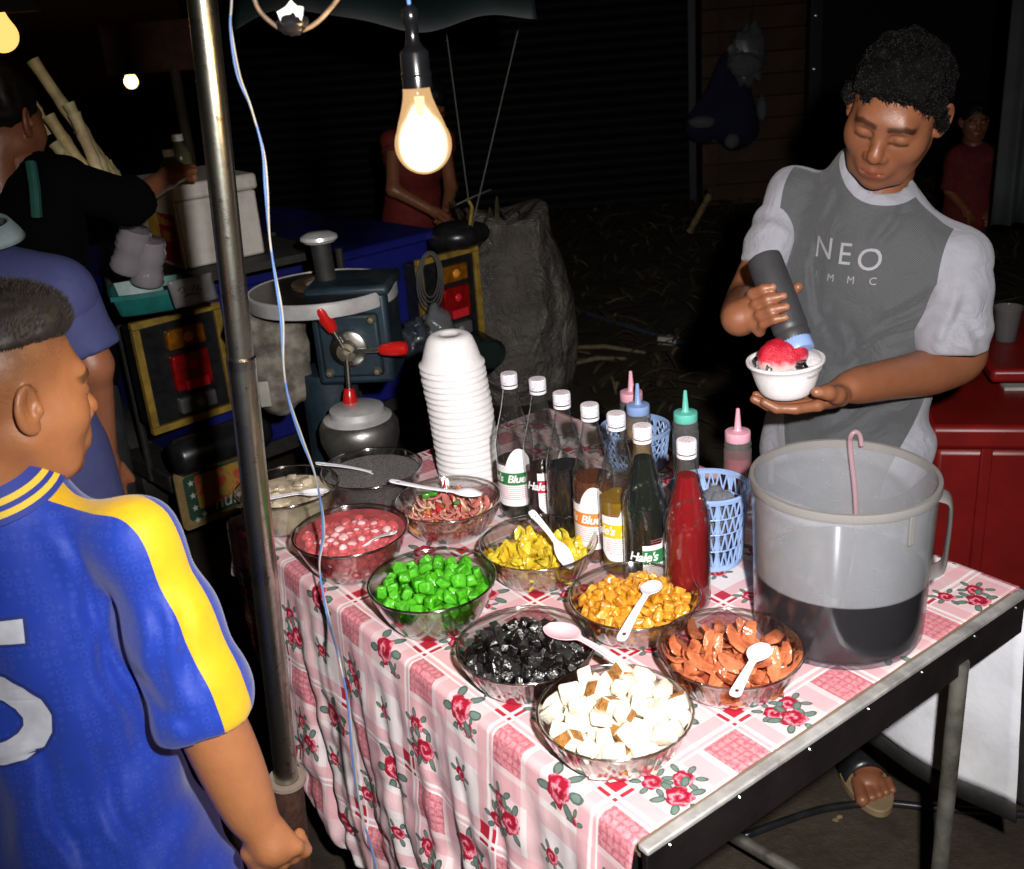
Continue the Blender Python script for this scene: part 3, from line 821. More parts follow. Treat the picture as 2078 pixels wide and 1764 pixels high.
# --- cream coconut bowl
bw = glass_bowl('plain glass bowl of cloudy pale jelly behind the pole', (582, 986), .078, .1055, .075, False)
m_cream = juicy('pale_jelly', (.60, .50, .36), .0, .15, .2, 30, .3, .3, 120)
fill('pale_jelly', 'cloudy pale jelly in the bowl behind the pole', 'jelly', bw, .058, m_cream, .004, (.0035, 26), 'stuff')
msc = [bm_mesh(roughbox(150+i, (1, .8, .5), .3), 'pale_jelly_piece', [juicy('pale_piece', (.66, .56, .42), .2, .1, sss=.3)], 50) for i in range(4)]
gg = np.random.RandomState(9); Xc = []
for i in range(34):
    a, q = gg.uniform(0, 6.28), math.sqrt(gg.uniform(0, 1))*.082; Xc.append((bw[1][0]+q*math.cos(a), bw[1][1]+q*math.sin(a), ZT+.058+gg.uniform(-.002, .004)))
scatter('pale_jelly_piece', msc, Xc, .018+.008*gg.rand(34), 'pale jelly piece at the surface of the cloudy bowl', 'jelly piece', 'pale jelly pieces', 11, True)
spoon('white plastic spoon lying across the cloudy pale bowl', (638, 1000), .846, (478, 1029), .846, None, .032, .055)
# ------------------------------------------------------------------ foam bowl stack
def foam_profile(h=.068, R=.069, rb=.038):
    o = [(.0005, h-.004), (rb*.42, h-.004), (rb*.5, h-.0005), (rb*.9, h), (rb+.004, h-.003)]
    for t in (.12, .3, .5, .7, .85): o.append((rb+.004+(R-.006-rb-.004)*t**.62, h-.003-(h-.012)*t))
    o += [(R-.005, .010), (R-.003, .008), (R, .006), (R+.0008, .003), (R, 0), (R-.004, 0)]
    i = [(R-.0085, .006)]
    for t in (.85, .6, .3, .1): i.append((rb+.0005+(R-.010-rb)*t**.62, h-.007-(h-.014)*t))
    i += [(rb-.004, h-.0068), (.0005, h-.0068)]
    return o+i
b = MB(); b.lathe(foam_profile(), 56); me_foam = b.mesh('foam_bowl', m_foam, 50)
nst = 19; pb = G(955, 962, ZT); step = .0140
ordn = ['topmost', 'second', 'third', 'fourth', 'fifth', 'sixth', 'seventh', 'eighth', 'ninth', 'tenth', 'eleventh', 'twelfth', 'thirteenth', 'fourteenth', 'fifteenth', 'sixteenth', 'seventeenth', 'eighteenth', 'lowest']
for i in range(nst):
    o = link('foam_bowl', me_foam); k = i
    lean = .0006*i+.00002*i*i
    o.location = (pb[0]-lean+rnd.uniform(-.0008, .0008), pb[1]+rnd.uniform(-.0008, .0008), ZT+.0005+step*i)
    o.rotation_euler = (rnd.uniform(-.012, .012), -.0016*i+rnd.uniform(-.01, .01), rnd.uniform(0, 6))
    w = ordn[nst-1-i]
    tag(o, f'white foam bowl, {w} of the upside-down stack' if w in ('topmost', 'lowest') else f'white foam bowl, {w} from the top of the upside-down stack', 'foam bowl', 'stacked foam bowls')

# ------------------------------------------------------------------ syrup bottles
BPROF = [(.0005, .003), (.022, .002), (.030, 0), (.0345, .002), (.0365, .007), (.0370, .02), (.0370, .135), (.0372, .148), (.0362, .158), (.0335, .172), (.0285, .192), (.0232, .212), (.0190, .230), (.0158, .246), (.0140, .256), (.0136, .262), (.0150, .264), (.0150, .268), (.0132, .270), (.0132, .284), (.0118, .284)]
def bprof_r(z):
    zs = [p[1] for p in BPROF[3:]]; rs = [p[0] for p in BPROF[3:]]; return float(np.interp(z, zs, rs))
b = MB(); b.lathe(BPROF, 56)
# moulded lettering round the shoulder: small raised lumps
gq = random.Random(4)
for k in range(84):
    a = gq.uniform(0, 6.28); z = gq.uniform(.158, .204); r = bprof_r(z)+.0002; s_ = gq.uniform(.0016, .0044)
    q = Vector((r*math.cos(a), r*math.sin(a), z)); b.lathe([(0, .0022), (s_*.5, .0018), (s_*.85, .0007), (s_, -.0004)], 7, q, basis((math.cos(a), math.sin(a), .35)))
me_bot = b.mesh('glass', m_bottle, 50)
def captmat():
    M = MAT('printed_cap'); x, y, z = M.xyz('Object')
    an = y.atan2(x); n_ = M.noise(420, 1)
    side = z.lt(.2925); ring = (n_.gt(.60))*(z.gt(.276)*side*.8)
    topp = z.gt(.2925)*M.noise(300, 2).gt(.58)*(x*x+y*y).sqrt().box(.002, .011)
    c = M.mix(ring, (.72, .70, .76), (.25, .12, .40)); c = M.mix(topp, c, (.50, .03, .05)); M.set(Base_Color=c, Roughness=.35); return M.m
m_cap = captmat()
b = MB(); kn = lambda a, i: 1+.012*math.cos(a*26)*(1 if 0 < i < 4 else 0)
b.lathe([(.0158, .2735), (.0160, .275), (.0160, .291), (.0150, .2935), (.0005, .294)], 78, mod=kn); b.lathe([(.0150, .2735), (.0150, .2915)], 40)
me_cap = b.mesh('cap', m_cap, 40)
b = MB(); b.lathe([(.0152, .2655), (.0158, .2660), (.0158, .2705), (.0152, .2710)], 40); me_ring = b.mesh('tamper_ring', m_cap, 40)
m_label = plain('label_paper', (.80, .78, .80), .45, var=.03)
m_print = plain('label_print', (.45, .12, .12), .5); m_printb = plain('label_print_dark', (.18, .17, .25), .5)
def cylp(base, r, ang, z): return (base[0]+r*math.sin(ang), base[1]-r*math.cos(ang), base[2]+z)
def syrup_bottle(label, px, py, liquid, level, band=None, turn=0.0, words="Hale's  Blue boy", lean=(0, 0), cap=True, ztop=.152, zlow=.030):
    p = G(px, py, ZT+.294); base = (p[0], p[1], ZT)
    t = thing('syrup_bottle', label, 'bottle', base, 'syrup bottles in a row')
    o = link('glass', me_bot, None); o.parent = t
    o = link('cap', me_cap, None); o.parent = t
    o = link('tamper_ring', me_ring, None); o.parent = t
    b = MB(); prof = [(.0005, .005)]+[(bprof_r(z)-.0028, float(z)) for z in np.linspace(.007, level, 12)]+[(.0005, level)]
    b.lathe(prof, 40); o = b.obj('liquid', liquid, None, 50); o.parent = t
    if band is not None:
        # paper label with an arched top, a coloured band and lettering, wrapped on the glass
        half = 1.12; r0 = .0376
        def topz(a):
            x = a/half; return (ztop-.036)+.036*max(0, math.cos(min(1, abs(x-.45)/.62)*PI/2))**.7 if abs(x-.45) < .62 else (ztop-.036)
        def botz(a):
            x = abs(a/half); return zlow+.016*max(0, (x-.55)/.45)**2
        z1, z2 = zlow+.045, zlow+.071
        b = MB(); n = 40; P = [[cylp((0, 0, 0), r0, turn+half*(-1+2*i/n), botz(half*(-1+2*i/n))+(topz(half*(-1+2*i/n))-botz(half*(-1+2*i/n)))*j/3) for j in range(4)] for i in range(n+1)]
        b.grid(P); lb = b.obj('paper_label', m_label, None, 180); lb.parent = t
        b = MB(); P = [[cylp((0, 0, 0), r0+.0002, turn+half*.995*(-1+2*i/n), z1+(z2-z1)*j+(.0012*math.sin(i*2.6) if j == 0 else 0)) for j in range(2)] for i in range(n+1)]
        b.grid(P); q = b.obj('colour_band', band, None, 180); q.parent = lb
        m_w = m_label
        q = place_text('brand_lettering', words, m_w, None, lambda x, y: cylp((0, 0, 0), r0+.0004, turn+x/r0, (z1+z2)/2+y), .0225, .25, .92, .0006, 1); q.parent = lb
        b = MB(); g = random.Random(px)
        for k in range(7):
            zz = zlow+.040-.0042*k; a = -.75*half
            while a < .8*half:
                w = g.uniform(.03, .13)
                if abs(a)/half < 1-.05*k*k/6:
                    b.grid([[cylp((0, 0, 0), r0+.0003, turn+a, zz), cylp((0, 0, 0), r0+.0003, turn+a, zz+.0013)], [cylp((0, 0, 0), r0+.0003, turn+a+w, zz), cylp((0, 0, 0), r0+.0003, turn+a+w, zz+.0013)]])
                a += w+.03
        for k in range(3):
            zz = z2+.009+.004*k
            b.grid([[cylp((0, 0, 0), r0+.0003, turn-.75, zz), cylp((0, 0, 0), r0+.0003, turn-.75, zz+.0012)], [cylp((0, 0, 0), r0+.0003, turn-.35+.1*k, zz), cylp((0, 0, 0), r0+.0003, turn-.35+.1*k, zz+.0012)]])
        q = b.obj('small_print', m_print, None, 180); q.parent = lb; q['kind'] = 'stuff'
    t.rotation_euler = (lean[0], lean[1], 0)
    return t
bandG = plain('green_band', (.02, .17, .05), .5, var=.05); bandR = plain('red_band', (.42, .015, .03), .5, var=.05)
bandO = plain('orange_band', (.70, .22, .04), .5, var=.05); bandY = plain('yellow_band', (.75, .47, .01), .5, var=.05)
def syr(name, col, clear=.0): return juicy(name, col, clear, .06, .1)
syrup_bottle('clear syrup bottle with green-banded label beside the foam bowls, half full', 1032, 757, syr('pandan', (.012, .02, .012), .15), .118, bandG, -.35, "Hale's  Blue boy", (0, .0))
syrup_bottle('syrup bottle with a red-banded label, second from the foam bowls', 1090, 768, syr('root', (.020, .006, .008), .1), .115, bandR, .75, "Hale's  Blue boy")
syrup_bottle('dark syrup bottle without label showing, third from the foam bowls', 1139, 796, syr('cola', (.008, .006, .009)), .152)
syrup_bottle('brown syrup bottle with an orange-banded label', 1196, 820, syr('tamarind', (.14, .038, .012), .2), .158, bandO, -.62, "Hale's  Blue boy")
syrup_bottle('golden syrup bottle with a yellow-banded label', 1250, 838, syr('pineapple', (.34, .19, .015), .3), .140, bandY, .05, "Hale's  Blue boy")
syrup_bottle('nearly full black syrup bottle, green label low at its side', 1303, 863, syr('dark_green', (.005, .009, .006)), .238, bandG, .85, "Hale's  Blue boy", zlow=.012, ztop=.128)
def redsyrup():
    M = MAT('red_syrup_clear'); M.set(Base_Color=(.30, .003, .007), Roughness=.05, Specular_IOR_Level=.5)
    tl = M.n('ShaderNodeBsdfTranslucent'); tl.inputs[0].default_value = (.42, .003, .008, 1)
    mx = M.n('ShaderNodeMixShader'); mx.inputs[0].default_value = .35; M.l(M.b.outputs[0], mx.inputs[1]); M.l(tl.outputs[0], mx.inputs[2]); M.l(mx.outputs[0], M.out.inputs[0]); return M.m
syrup_bottle('full bottle of clear red syrup without label', 1393, 892, redsyrup(), .234)

# ------------------------------------------------------------------ squeeze bottles
SQ = [(.0005, .001), (.020, 0), (.0255, .003), (.0265, .010), (.0265, .120), (.0262, .124), (.0250, .127), (.0250, .131), (.0262, .134), (.0240, .144), (.0200, .147)]
def squeeze(label, base, capm, bodym, axis=(0, 0, 1), H=1.0, grp='squeeze bottles', fillm=None, level=.11, tip=True):
    t = thing('squeeze_bottle', label, 'squeeze bottle', base, grp); Mx = basis(axis)
    def put(b, name, m, par=t, sm=40):
        o = b.obj(name, m, None, sm); o.parent = par; return o
    b = MB(); b.lathe([(r*H, z*H) for r, z in SQ], 40, M=Mx); put(b, 'bottle_body', bodym)
    if fillm is not None:
        b = MB(); b.lathe([(.0005, .004*H), (.0245*H, .005*H), (.0252*H, .01*H), (.0252*H, level*H), (.0005, level*H)], 32, M=Mx); put(b, 'sauce', fillm)
    b = MB(); kn = lambda a, i: 1+.012*math.cos(a*30)*(1 if 0 < i < 4 else 0)
    b.lathe([(r*H, z*H) for r, z in [(.0235, .142), (.0240, .143), (.0240, .158), (.0232, .161), (.0090, .163), (.0068, .166), (.0048, .190), (.0034, .206), (.0016, .207), (.0014, .200)]], 60, M=Mx, mod=kn); c = put(b, 'nozzle_cap', capm)
    return t
m_capP = plain('pink_cap', (.72, .36, .45), .35, var=.05, sss=.2); m_capB = plain('blue_cap', (.24, .36, .66), .35, var=.05, sss=.2)
m_capG = plain('mint_cap', (.14, .56, .46), .35, var=.05, sss=.2)
m_sqb = glassy('squeeze_plastic', (.80, .80, .80), (.4, .4, .4), .18, 1.45, .22, (.55, .55, .55))
def base_under(x, y, z): q = G(x, y, z); return (q[0], q[1], ZT)
m_sYel = juicy('yellow_sauce', (.42, .22, .03), 0, .25); m_sGrn = juicy('green_sauce', (.02, .035, .03), 0, .3); m_sPnk = juicy('pink_sauce', (.36, .05, .08), 0, .25)
pP, pB2 = base_under(1281, 803, .912), base_under(1289, 826, .912)
squeeze('yellow squeeze bottle with a pink nozzle in the rear basket', pP, m_capP, m_sqb, fillm=m_sYel)
squeeze('yellow squeeze bottle with a pale blue nozzle in the rear basket', (pB2[0]+.004, pB2[1]-.012, ZT), m_capB, m_sqb, fillm=m_sYel)
squeeze('dark squeeze bottle with a mint green nozzle', base_under(1391, 845, .912), m_capG, m_sqb, fillm=m_sGrn)
squeeze('pink squeeze bottle with a pink nozzle beside the jug', base_under(1497, 884, .912), m_capP, m_sqb, fillm=m_sPnk)

# ------------------------------------------------------------------ plastic baskets
m_bask = plain('blue_basket_plastic', (.26, .38, .64), .4, var=.06, sss=.15)
def basket(label, c, R=.066, rb=.054, h=.145):
    t = thing('plastic_basket', label, 'basket', c); c = np.array(c)
    rad = lambda z: rb+(R-rb)*z/h
    def P(a, z): return (c[0]+rad(z)*math.cos(a), c[1]+rad(z)*math.sin(a), c[2]+z)
    b = MB(); b.lathe([(R-.003, h-.006), (R+.004, h-.007), (R+.005, h), (R+.002, h+.002), (R-.003, h)], 56, c, closed=True); b.obj('rim', m_bask, t)
    b = MB(); b.lathe([(.001, .002), (rb-.002, .002), (rb+.001, .004), (rb+.0015, .014), (rb-.002, .014), (rb-.004, .005), (.001, .005)], 48, c); b.obj('base', m_bask, t)
    b = MB()
    for z in (h*.31, h*.54, h*.745): b.tube([P(2*PI*k/48, z) for k in range(48)], .0013, 6, closed=True)
    for k in range(8):
        a = 2*PI*k/8
        b.grid([[P(a-.06, z) for z in (.012, h*.35, h*.7, h-.004)], [P(a+.06, z) for z in (.012, h*.35, h*.7, h-.004)]])
    n = 56; zz = (.012, h*.31, h*.54, h*.745, h-.004)
    for r in range(4):
        for k in range(n):
            a0 = 2*PI*k/n; a1 = 2*PI*(k+1)/n; b.tube([P(a0, zz[r] if k % 2 else zz[r+1]), P(a1, zz[r+1] if k % 2 else zz[r])], .0017, 5, cap=False)
    b.obj('lattice_wall', m_bask, t)
    return t
pc = G(1441, 985, ZT+.145); basket('pale blue lattice basket beside the red syrup bottle', (pc[0], pc[1], ZT))
basket('pale blue lattice basket hidden behind the syrup bottles', ((pP[0]+pB2[0])/2+.004, (pP[1]+pB2[1])/2+.010, ZT), .072, .062, .090)
def crumpled(name, label, c, r, seed, mat, cat='plastic bag', res=26, amp=.3, parent=None):
    nn = vnoise(seed); b = MB(); P = []; c = np.array(c); r = np.array(r)*np.ones(3)
    for i in range(res+1):
        th = PI*i/res; row = []
        for j in range(res):
            a = 2*PI*j/res; d = np.array([math.sin(th)*math.cos(a), math.sin(th)*math.sin(a), math.cos(th)])
            k = 1+amp*nn([d], 2.2)[0]*.6+amp*.5*abs(nn([d], 5.5)[0])-amp*.3; row.append(tuple(c+d*r*k))
        P.append(row)
    b.grid(P, wrap=True); o = b.obj(name, mat, parent, 50)
    return tag(o, label, cat) if label else o
crumpled('plastic_bag', 'crumpled clear plastic bag inside the blue basket beside the red bottle', (pc[0]+.008, pc[1], ZT+.075), (.040, .040, .055), 5, m_bag)
for k in range(7):
    a = k*.9; b = MB(); q0 = np.array((pc[0]+.02*math.cos(a), pc[1]+.02*math.sin(a), ZT+.012)); q1 = q0+np.array((.018*math.cos(a+.5), .018*math.sin(a+.5), .118))
    b.tube([q0, q1], .0026, 8, cap=False); tag(b.obj('drinking_straw', m_cup), 'clear drinking straw standing in the blue lattice basket', 'straw', 'straws in the basket')

# ------------------------------------------------------------------ big jug
jc = G(1698, 1272, ZT); jc = np.array((jc[0], jc[1], ZT)); RJ0, RJ1, HJ = .1265, .1335, .262
lev = float(D(1705, 1238, jc[1]-RJ0)[2]-ZT)
m_jug = glassy('cloudy_plastic', (.84, .85, .88), (.5, .5, .5), .16, 1.42, .27, (.74, .76, .80), wet=ZT+lev)
m_jugrim = glassy('cloudy_plastic_thick', (.75, .74, .72), (.4, .4, .4), .18, 1.45, .5, (.50, .48, .46))
jg = thing('plastic_jug', 'big cloudy plastic jug half full of dark drink at the table edge', 'jug', jc)
rj = lambda z: RJ0+(RJ1-RJ0)*z/HJ
b = MB(); pr = [(.001, .001), (RJ0-.014, .001), (RJ0-.004, .004), (RJ0, .014)]+[(rj(z), z) for z in np.linspace(.03, HJ, 9)]
pr += [(rj(HJ)-.0022, HJ)]+[(rj(z)-.0024, float(z)) for z in np.linspace(HJ-.02, .02, 8)]+[(RJ0-.014, .004), (.001, .004)]
b.lathe(pr, 96, jc); b.obj('jug_wall', m_jug, jg, 50)
b = MB(); b.lathe([(RJ1-.003, HJ-.012), (RJ1+.0035, HJ-.012), (RJ1+.0045, HJ-.004), (RJ1+.003, HJ+.001), (RJ1-.003, HJ+.001)], 96, jc, closed=True); b.obj('jug_rim', m_jugrim, jg, 50)
b = MB(); b.lathe([(.001, .0055), (RJ0-.016, .0055), (RJ0-.0045, .014)]+[(rj(z)-.0032, float(z)) for z in np.linspace(.03, lev, 5)]+[(.001, lev)], 80, jc)
o = b.obj('dark_drink', juicy('dark_drink', (.012, .008, .010), 0, .06)); tag(o, 'black herbal drink inside the cloudy plastic jug', 'drink')
# side handle and small lugs under the rim
adir = np.array([_r[0]*.93, -.36, 0]); adir /= np.linalg.norm(adir); side = np.array([-adir[1], adir[0], 0]); b = MB()
pts = smooth_path([jc+adir*(RJ1-.004)+np.array([0, 0, HJ-.02]), jc+adir*(RJ1+.012)+np.array([0, 0, HJ-.026]), jc+adir*(RJ1+.016)+np.array([0, 0, HJ-.05]), jc+adir*(RJ1+.015)+np.array([0, 0, HJ-.10]), jc+adir*(RJ1+.012)+np.array([0, 0, HJ-.135]), jc+adir*(RJ1-.006)+np.array([0, 0, HJ-.150])], 6)
P = []
for i, p in enumerate(pts):
    tg = pts[min(i+1, len(pts)-1)]-pts[max(i-1, 0)]; tg = tg/np.linalg.norm(tg); nr = np.cross(tg, side); P.append([tuple(p+side*.024*math.cos(q)+nr*.0035*math.sin(q)) for q in np.linspace(0, 2*PI, 13)[:-1]])
b.grid(P, wrap=True); b.obj('handle', m_jugrim, jg, 60)
for an in (-1.15, 2.2):
    q = jc+np.array([math.cos(an)*(RJ1+.002), math.sin(an)*(RJ1+.002), HJ-.035]); b = MB(); b.box(q, (.004, .009, .044), Matrix.Rotation(an, 3, 'Z')); b.obj('lug', m_jugrim, jg, bevel=.001)
# ladle standing in the jug, its looped pink handle above the rim
hp = D(1733, 896, jc[1]+.10); b = MB(); q0 = jc+np.array([.062, .098, .05])
hpth = smooth_path([q0, q0*.45+hp*.55, hp+np.array([-.004, .004, -.012]), hp+np.array([-.005, 0, .010]), hp+np.array([.002, 0, .016]), hp+np.array([.009, 0, .009]), hp+np.array([.012, -.002, -.008])], 8)
b.tube(hpth, [.0038]*len(hpth), 10); m_pinkc = glassy('pink_clear_plastic', (.92, .80, .83), (.6, .5, .52), .15, 1.45, .40, (.80, .55, .60)); ld = b.obj('ladle', m_pinkc, None, 180)
b = MB(); b.lathe([(.001, -.030), (.022, -.027), (.034, -.010), (.036, 0), (.034, 0), (.031, -.010), (.020, -.024), (.001, -.027)], 32, q0+np.array([-.025, -.03, 0])); b.obj('ladle_cup', m_pinkc, ld)
tag(ld, 'ladle with a looped pink handle standing in the big jug', 'ladle')
# ------------------------------------------------------------------ tent pole, bulb, wires
def polemat():
    M = MAT('scuffed_pole'); x, y, z = M.xyz('Object'); f = M.noise(16, 6, rough=.7); g = M.noise(60, 4, rough=.7)
    c = M.mix(f.sstep(.35, .7), (.60, .59, .52), (.40, .41, .33)); c = M.mix(g.sstep(.58, .75)*.8, c, (.07, .055, .035))
    wear = M.noise(90, 2, vec=M.comb(x*6, y*6, z*.6)).gt(.68); c = M.mix(wear*.6, c, (.5, .47, .40))
    M.set(Base_Color=c, Metallic=1.0, Roughness=f*.25+.17); M.bump(g, .12, .003); return M.m
p_top = D(398, -110, 1.50); p_bot = D(583, 1592, 1.56); dv = p_bot-p_top
p_gnd = p_bot+dv*((p_bot[2])/(-dv[2])); m_pole = polemat()
p_up = p_top - dv*.5
pl = thing('tent_pole', 'scuffed steel tent pole standing in front of the table', 'pole', p_gnd)
jn = p_top + dv*((590+110)/(1592+110))
b = MB(); b.tube([jn, p_up], .0195, 32); b.obj('upper_tube', m_pole, pl)
b = MB(); b.tube([p_bot, jn+(p_top-jn)*.012], .0215, 32); b.obj('lower_tube', m_pole, pl)
b = MB(); a = (p_top-jn)/np.linalg.norm(p_top-jn); b.tube([jn-a*.006, jn+a*.010, jn+a*.013], [.0222, .0222, .0200], 32); b.obj('joint_collar', m_steel, pl)
b = MB(); b.tube([p_gnd, p_bot+a*.012], .0285, 28); b.obj('rusty_socket', m_rust, pl)
b = MB(); b.lathe([(.022, -.004), (.034, -.004), (.034, .004), (.022, .004)], 32, p_bot+a*.012, basis(a), closed=True); b.obj('socket_flange', plain('pale_flange', (.30, .24, .19), .6), pl)
b = MB(); b.box(p_gnd+np.array([0, 0, .006]), (.16, .16, .012)); b.obj('foot_plate', m_rust, pl, bevel=.003)

# --- lit bulb
bc = D(859, 293, 1.22); bs = .0318
bl = thing('light_bulb', 'glowing clear light bulb hanging from a black socket', 'light bulb', bc)
def shellmat():
    M = MAT('bulb_glass'); em = M.n('ShaderNodeEmission'); em.inputs[0].default_value = (1, .60, .27, 1); em.inputs[1].default_value = 1.25
    tr = M.n('ShaderNodeBsdfTransparent'); gl = M.n('ShaderNodeBsdfGlossy'); gl.inputs[1].default_value = .08
    m1 = M.n('ShaderNodeMixShader'); M.l((M.noise(60, 3)-.5)*.25+.60, m1.inputs[0]); M.l(em.outputs[0], m1.inputs[1]); M.l(tr.outputs[0], m1.inputs[2])
    m2 = M.n('ShaderNodeMixShader'); m2.inputs[0].default_value = .06; M.l(m1.outputs[0], m2.inputs[1]); M.l(gl.outputs[0], m2.inputs[2])
    M.l(m2.outputs[0], M.out.inputs[0]); M.nt.nodes.remove(M.b); return M.m
b = MB(); pr = [(.0005, -1.02)]
for an in np.linspace(-80, 30, 14): pr.append((math.cos(math.radians(an)), math.sin(math.radians(an))*1.02))
pr += [(.80, .72), (.71, .96), (.60, 1.26), (.52, 1.52), (.475, 1.75), (.46, 1.96), (.42, 2.03)]
tilt = Matrix.Rotation(math.radians(-1.5), 3, 'Y')
b.lathe([(r*bs, z*bs) for r, z in pr], 48, bc, tilt); b.obj('glass_envelope', shellmat(), bl, 180)
def glowmat():
    M = MAT('filament_glow'); em = M.n('ShaderNodeEmission'); em.inputs[0].default_value = (1, .80, .52, 1)
    x, y, z = M.xyz('Object'); r2 = (x*x+y*y+(z*.78)*(z*.78)).sqrt()
    fall = (1-r2/(bs*.93)).max(0); M.l(fall.pow(1.6)*3200, em.inputs[1]); M.l(em.outputs[0], M.out.inputs['Volume']); M.nt.nodes.remove(M.b); return M.m
b = MB(); b.lathe([(max(.0004, r*bs*.93), z*bs*.93) for r, z in pr[:-2]], 32); o = b.obj('filament_glow', glowmat(), None, 180); o.parent = bl
b = MB(); b.tube([bc+np.array([0, 0, bs*.25]), bc+np.array([.0006, 0, bs*1.6])], [.0035, .0055], 12)
M = MAT('hot_stem'); em = M.n('ShaderNodeEmission'); em.inputs[0].default_value = (1, .74, .42, 1); em.inputs[1].default_value = 2.2; M.l(em.outputs[0], M.out.inputs[0]); b.obj('filament_stem', M.m, bl)
b = MB(); zt = bs*1.96; m_sock = plain('black_bakelite', (.005, .005, .006), .22, var=.2)
b.lathe([(.0005, zt-.002), (.0165, zt-.002), (.0165, zt+.012), (.0160, zt+.014), (.0160, zt+.034), (.0150, zt+.036), (.0105, zt+.040), (.0075, zt+.046), (.0070, zt+.062), (.0085, zt+.064), (.0098, zt+.070), (.0088, zt+.078), (.0050, zt+.082), (.0005, zt+.083)], 36, bc)
b.obj('socket', m_sock, bl, 50)
b = MB(); b.lathe([(.0167, zt+.010), (.0170, zt+.011), (.0170, zt+.0135), (.0167, zt+.0145)], 36, bc); b.obj('socket_ring', m_sock, bl)
s0 = bc+np.array([0, 0, zt+.080]); b = MB(); b.tube(smooth_path([s0, s0+np.array([-.001, 0, .03]), s0+np.array([-.004, .01, .10]), s0+np.array([-.005, .02, .55])], 6), .0022, 8); b.obj('hanging_flex', m_wire, bl)
lp = bpy.data.lights.new('bulb_light', 'POINT'); lp.energy = 5.0; lp.color = (1, .60, .25); lp.shadow_soft_size = .024
lo = bpy.data.objects.new('bulb_light', lp); COL.objects.link(lo); lo.parent = bl

# --- blue and white flex running down past the table
wp = [(466, -140, 1.42), (472, 0, 1.42), (470, 60, 1.42), (483, 150, 1.42), (512, 220, 1.42), (534, 300, 1.42), (540, 380, 1.42), (548, 470, 1.43), (560, 560, 1.43), (572, 650, 1.44), (577, 740, 1.45), (590, 820, 1.47), (612, 890, 1.50), (640, 960, 1.53), (654, 1030, 1.56), (656, 1090, 1.58), (650, 1140, 1.58), (656, 1200, 1.565), (668, 1260, 1.55)]
pts = [D(*q) for q in wp]
nS = -TU; 
for (x, y) in ((690, 1335), (708, 1430), (716, 1530), (733, 1640), (760, 1740), (778, 1840)):
    pts.append(onplane(x, y, T(-.105, 0), TU))
sp = smooth_path(pts, 6); b = MB(); sidev = np.array([1, 0, 0])
b.tube([p-_r*.0016 for p in sp], .0017, 8); wq = b.obj('flex_cord', m_wire, None, 180)
b = MB(); b.tube([p+_r*.0017*math.cos(i*.35)+np.array([0, -1, 0])*.0017*math.sin(i*.35) for i, p in enumerate(sp)], .0016, 8); b.obj('white_core', m_wirew, wq, 180)
tag(wq, 'blue and white electric flex hanging past the pole and down the tablecloth', 'wire')
# --- taped loop of wire at the top
lpts = [D(*q) for q in ((505, -60, 1.30), (520, 10, 1.30), (548, 44, 1.30), (580, 62, 1.30), (610, 62, 1.30), (640, 48, 1.30), (668, 20, 1.30), (690, -10, 1.30), (720, -70, 1.32))]
sp = smooth_path(lpts, 6); b = MB(); b.tube(sp, .0028, 8); wl = b.obj('wire_loop', plain('brown_flex', (.20, .13, .08), .5, var=.4, vscale=60), None, 180)
tc = D(592, 48, 1.295); crumpled('tape_wrap', None, tc, (.018, .012, .012), 8, m_black, amp=.25, parent=wl)
b = MB(); tc2 = D(590, 28, 1.290); st = [(-.016, .002), (-.006, .008), (.000, .016), (.007, .009), (.014, .008), (.012, -.010), (.002, -.006), (-.010, -.012)]
Mt = np.stack([_r, _u, -_f], 1)
fr = [tc2+_r*x+_u*y for x, y in st]; bk = [q+_f*.004 for q in fr]; n = len(st)
b.add(fr+bk, [tuple(range(n)), tuple(range(2*n-1, n-1, -1))]+[(i, (i+1) % n, n+(i+1) % n, n+i) for i in range(n)]); b.obj('white_tape', plain('white_tape', (.8, .78, .74), .5), wl)
tag(wl, 'loop of brown wire wrapped in white and black tape under the awning', 'wire')
# ------------------------------------------------------------------ people
def skinmat(name, col, hairy=False):
    M = MAT(name); f = M.noise(45, 4); c = M.mix(.9, col, M.attr('tint'), 'MULTIPLY')
    c = M.mix(f.sstep(.35, .75)*.25, c, tuple(x*.66 for x in col)); c = M.mix(M.noise(170, 4, rough=.7).sstep(.5, .75)*.25, c, (col[0]*1.15, col[1]*.85, col[2]*.8))
    M.set(Base_Color=c, Roughness=(M.noise(90, 3)*.25+.28), Specular_IOR_Level=.55, Subsurface_Weight=.08, Subsurface_Radius=(1, .35, .2), Subsurface_Scale=.006)
    M.bump(M.noise(420, 4, rough=.7)+M.noise(60, 2)*2, .22, .002); return M.m
m_skin = skinmat('tanned_skin', (.240, .090, .043)); m_skinb = skinmat('boy_skin', (.40, .16, .065))
m_hair = plain('black_hair', (.006, .005, .005), .48, var=.3, spec=.35)
def rotfrom(fwd, right_hint):
    """head axes: x = the person's right, y = forward, z = up"""
    f = np.array(fwd, float); f /= np.linalg.norm(f); x = np.array(right_hint, float); x -= f*(x@f); x /= np.linalg.norm(x); z = np.cross(x, f)
    return np.stack([x, f, z], 1)
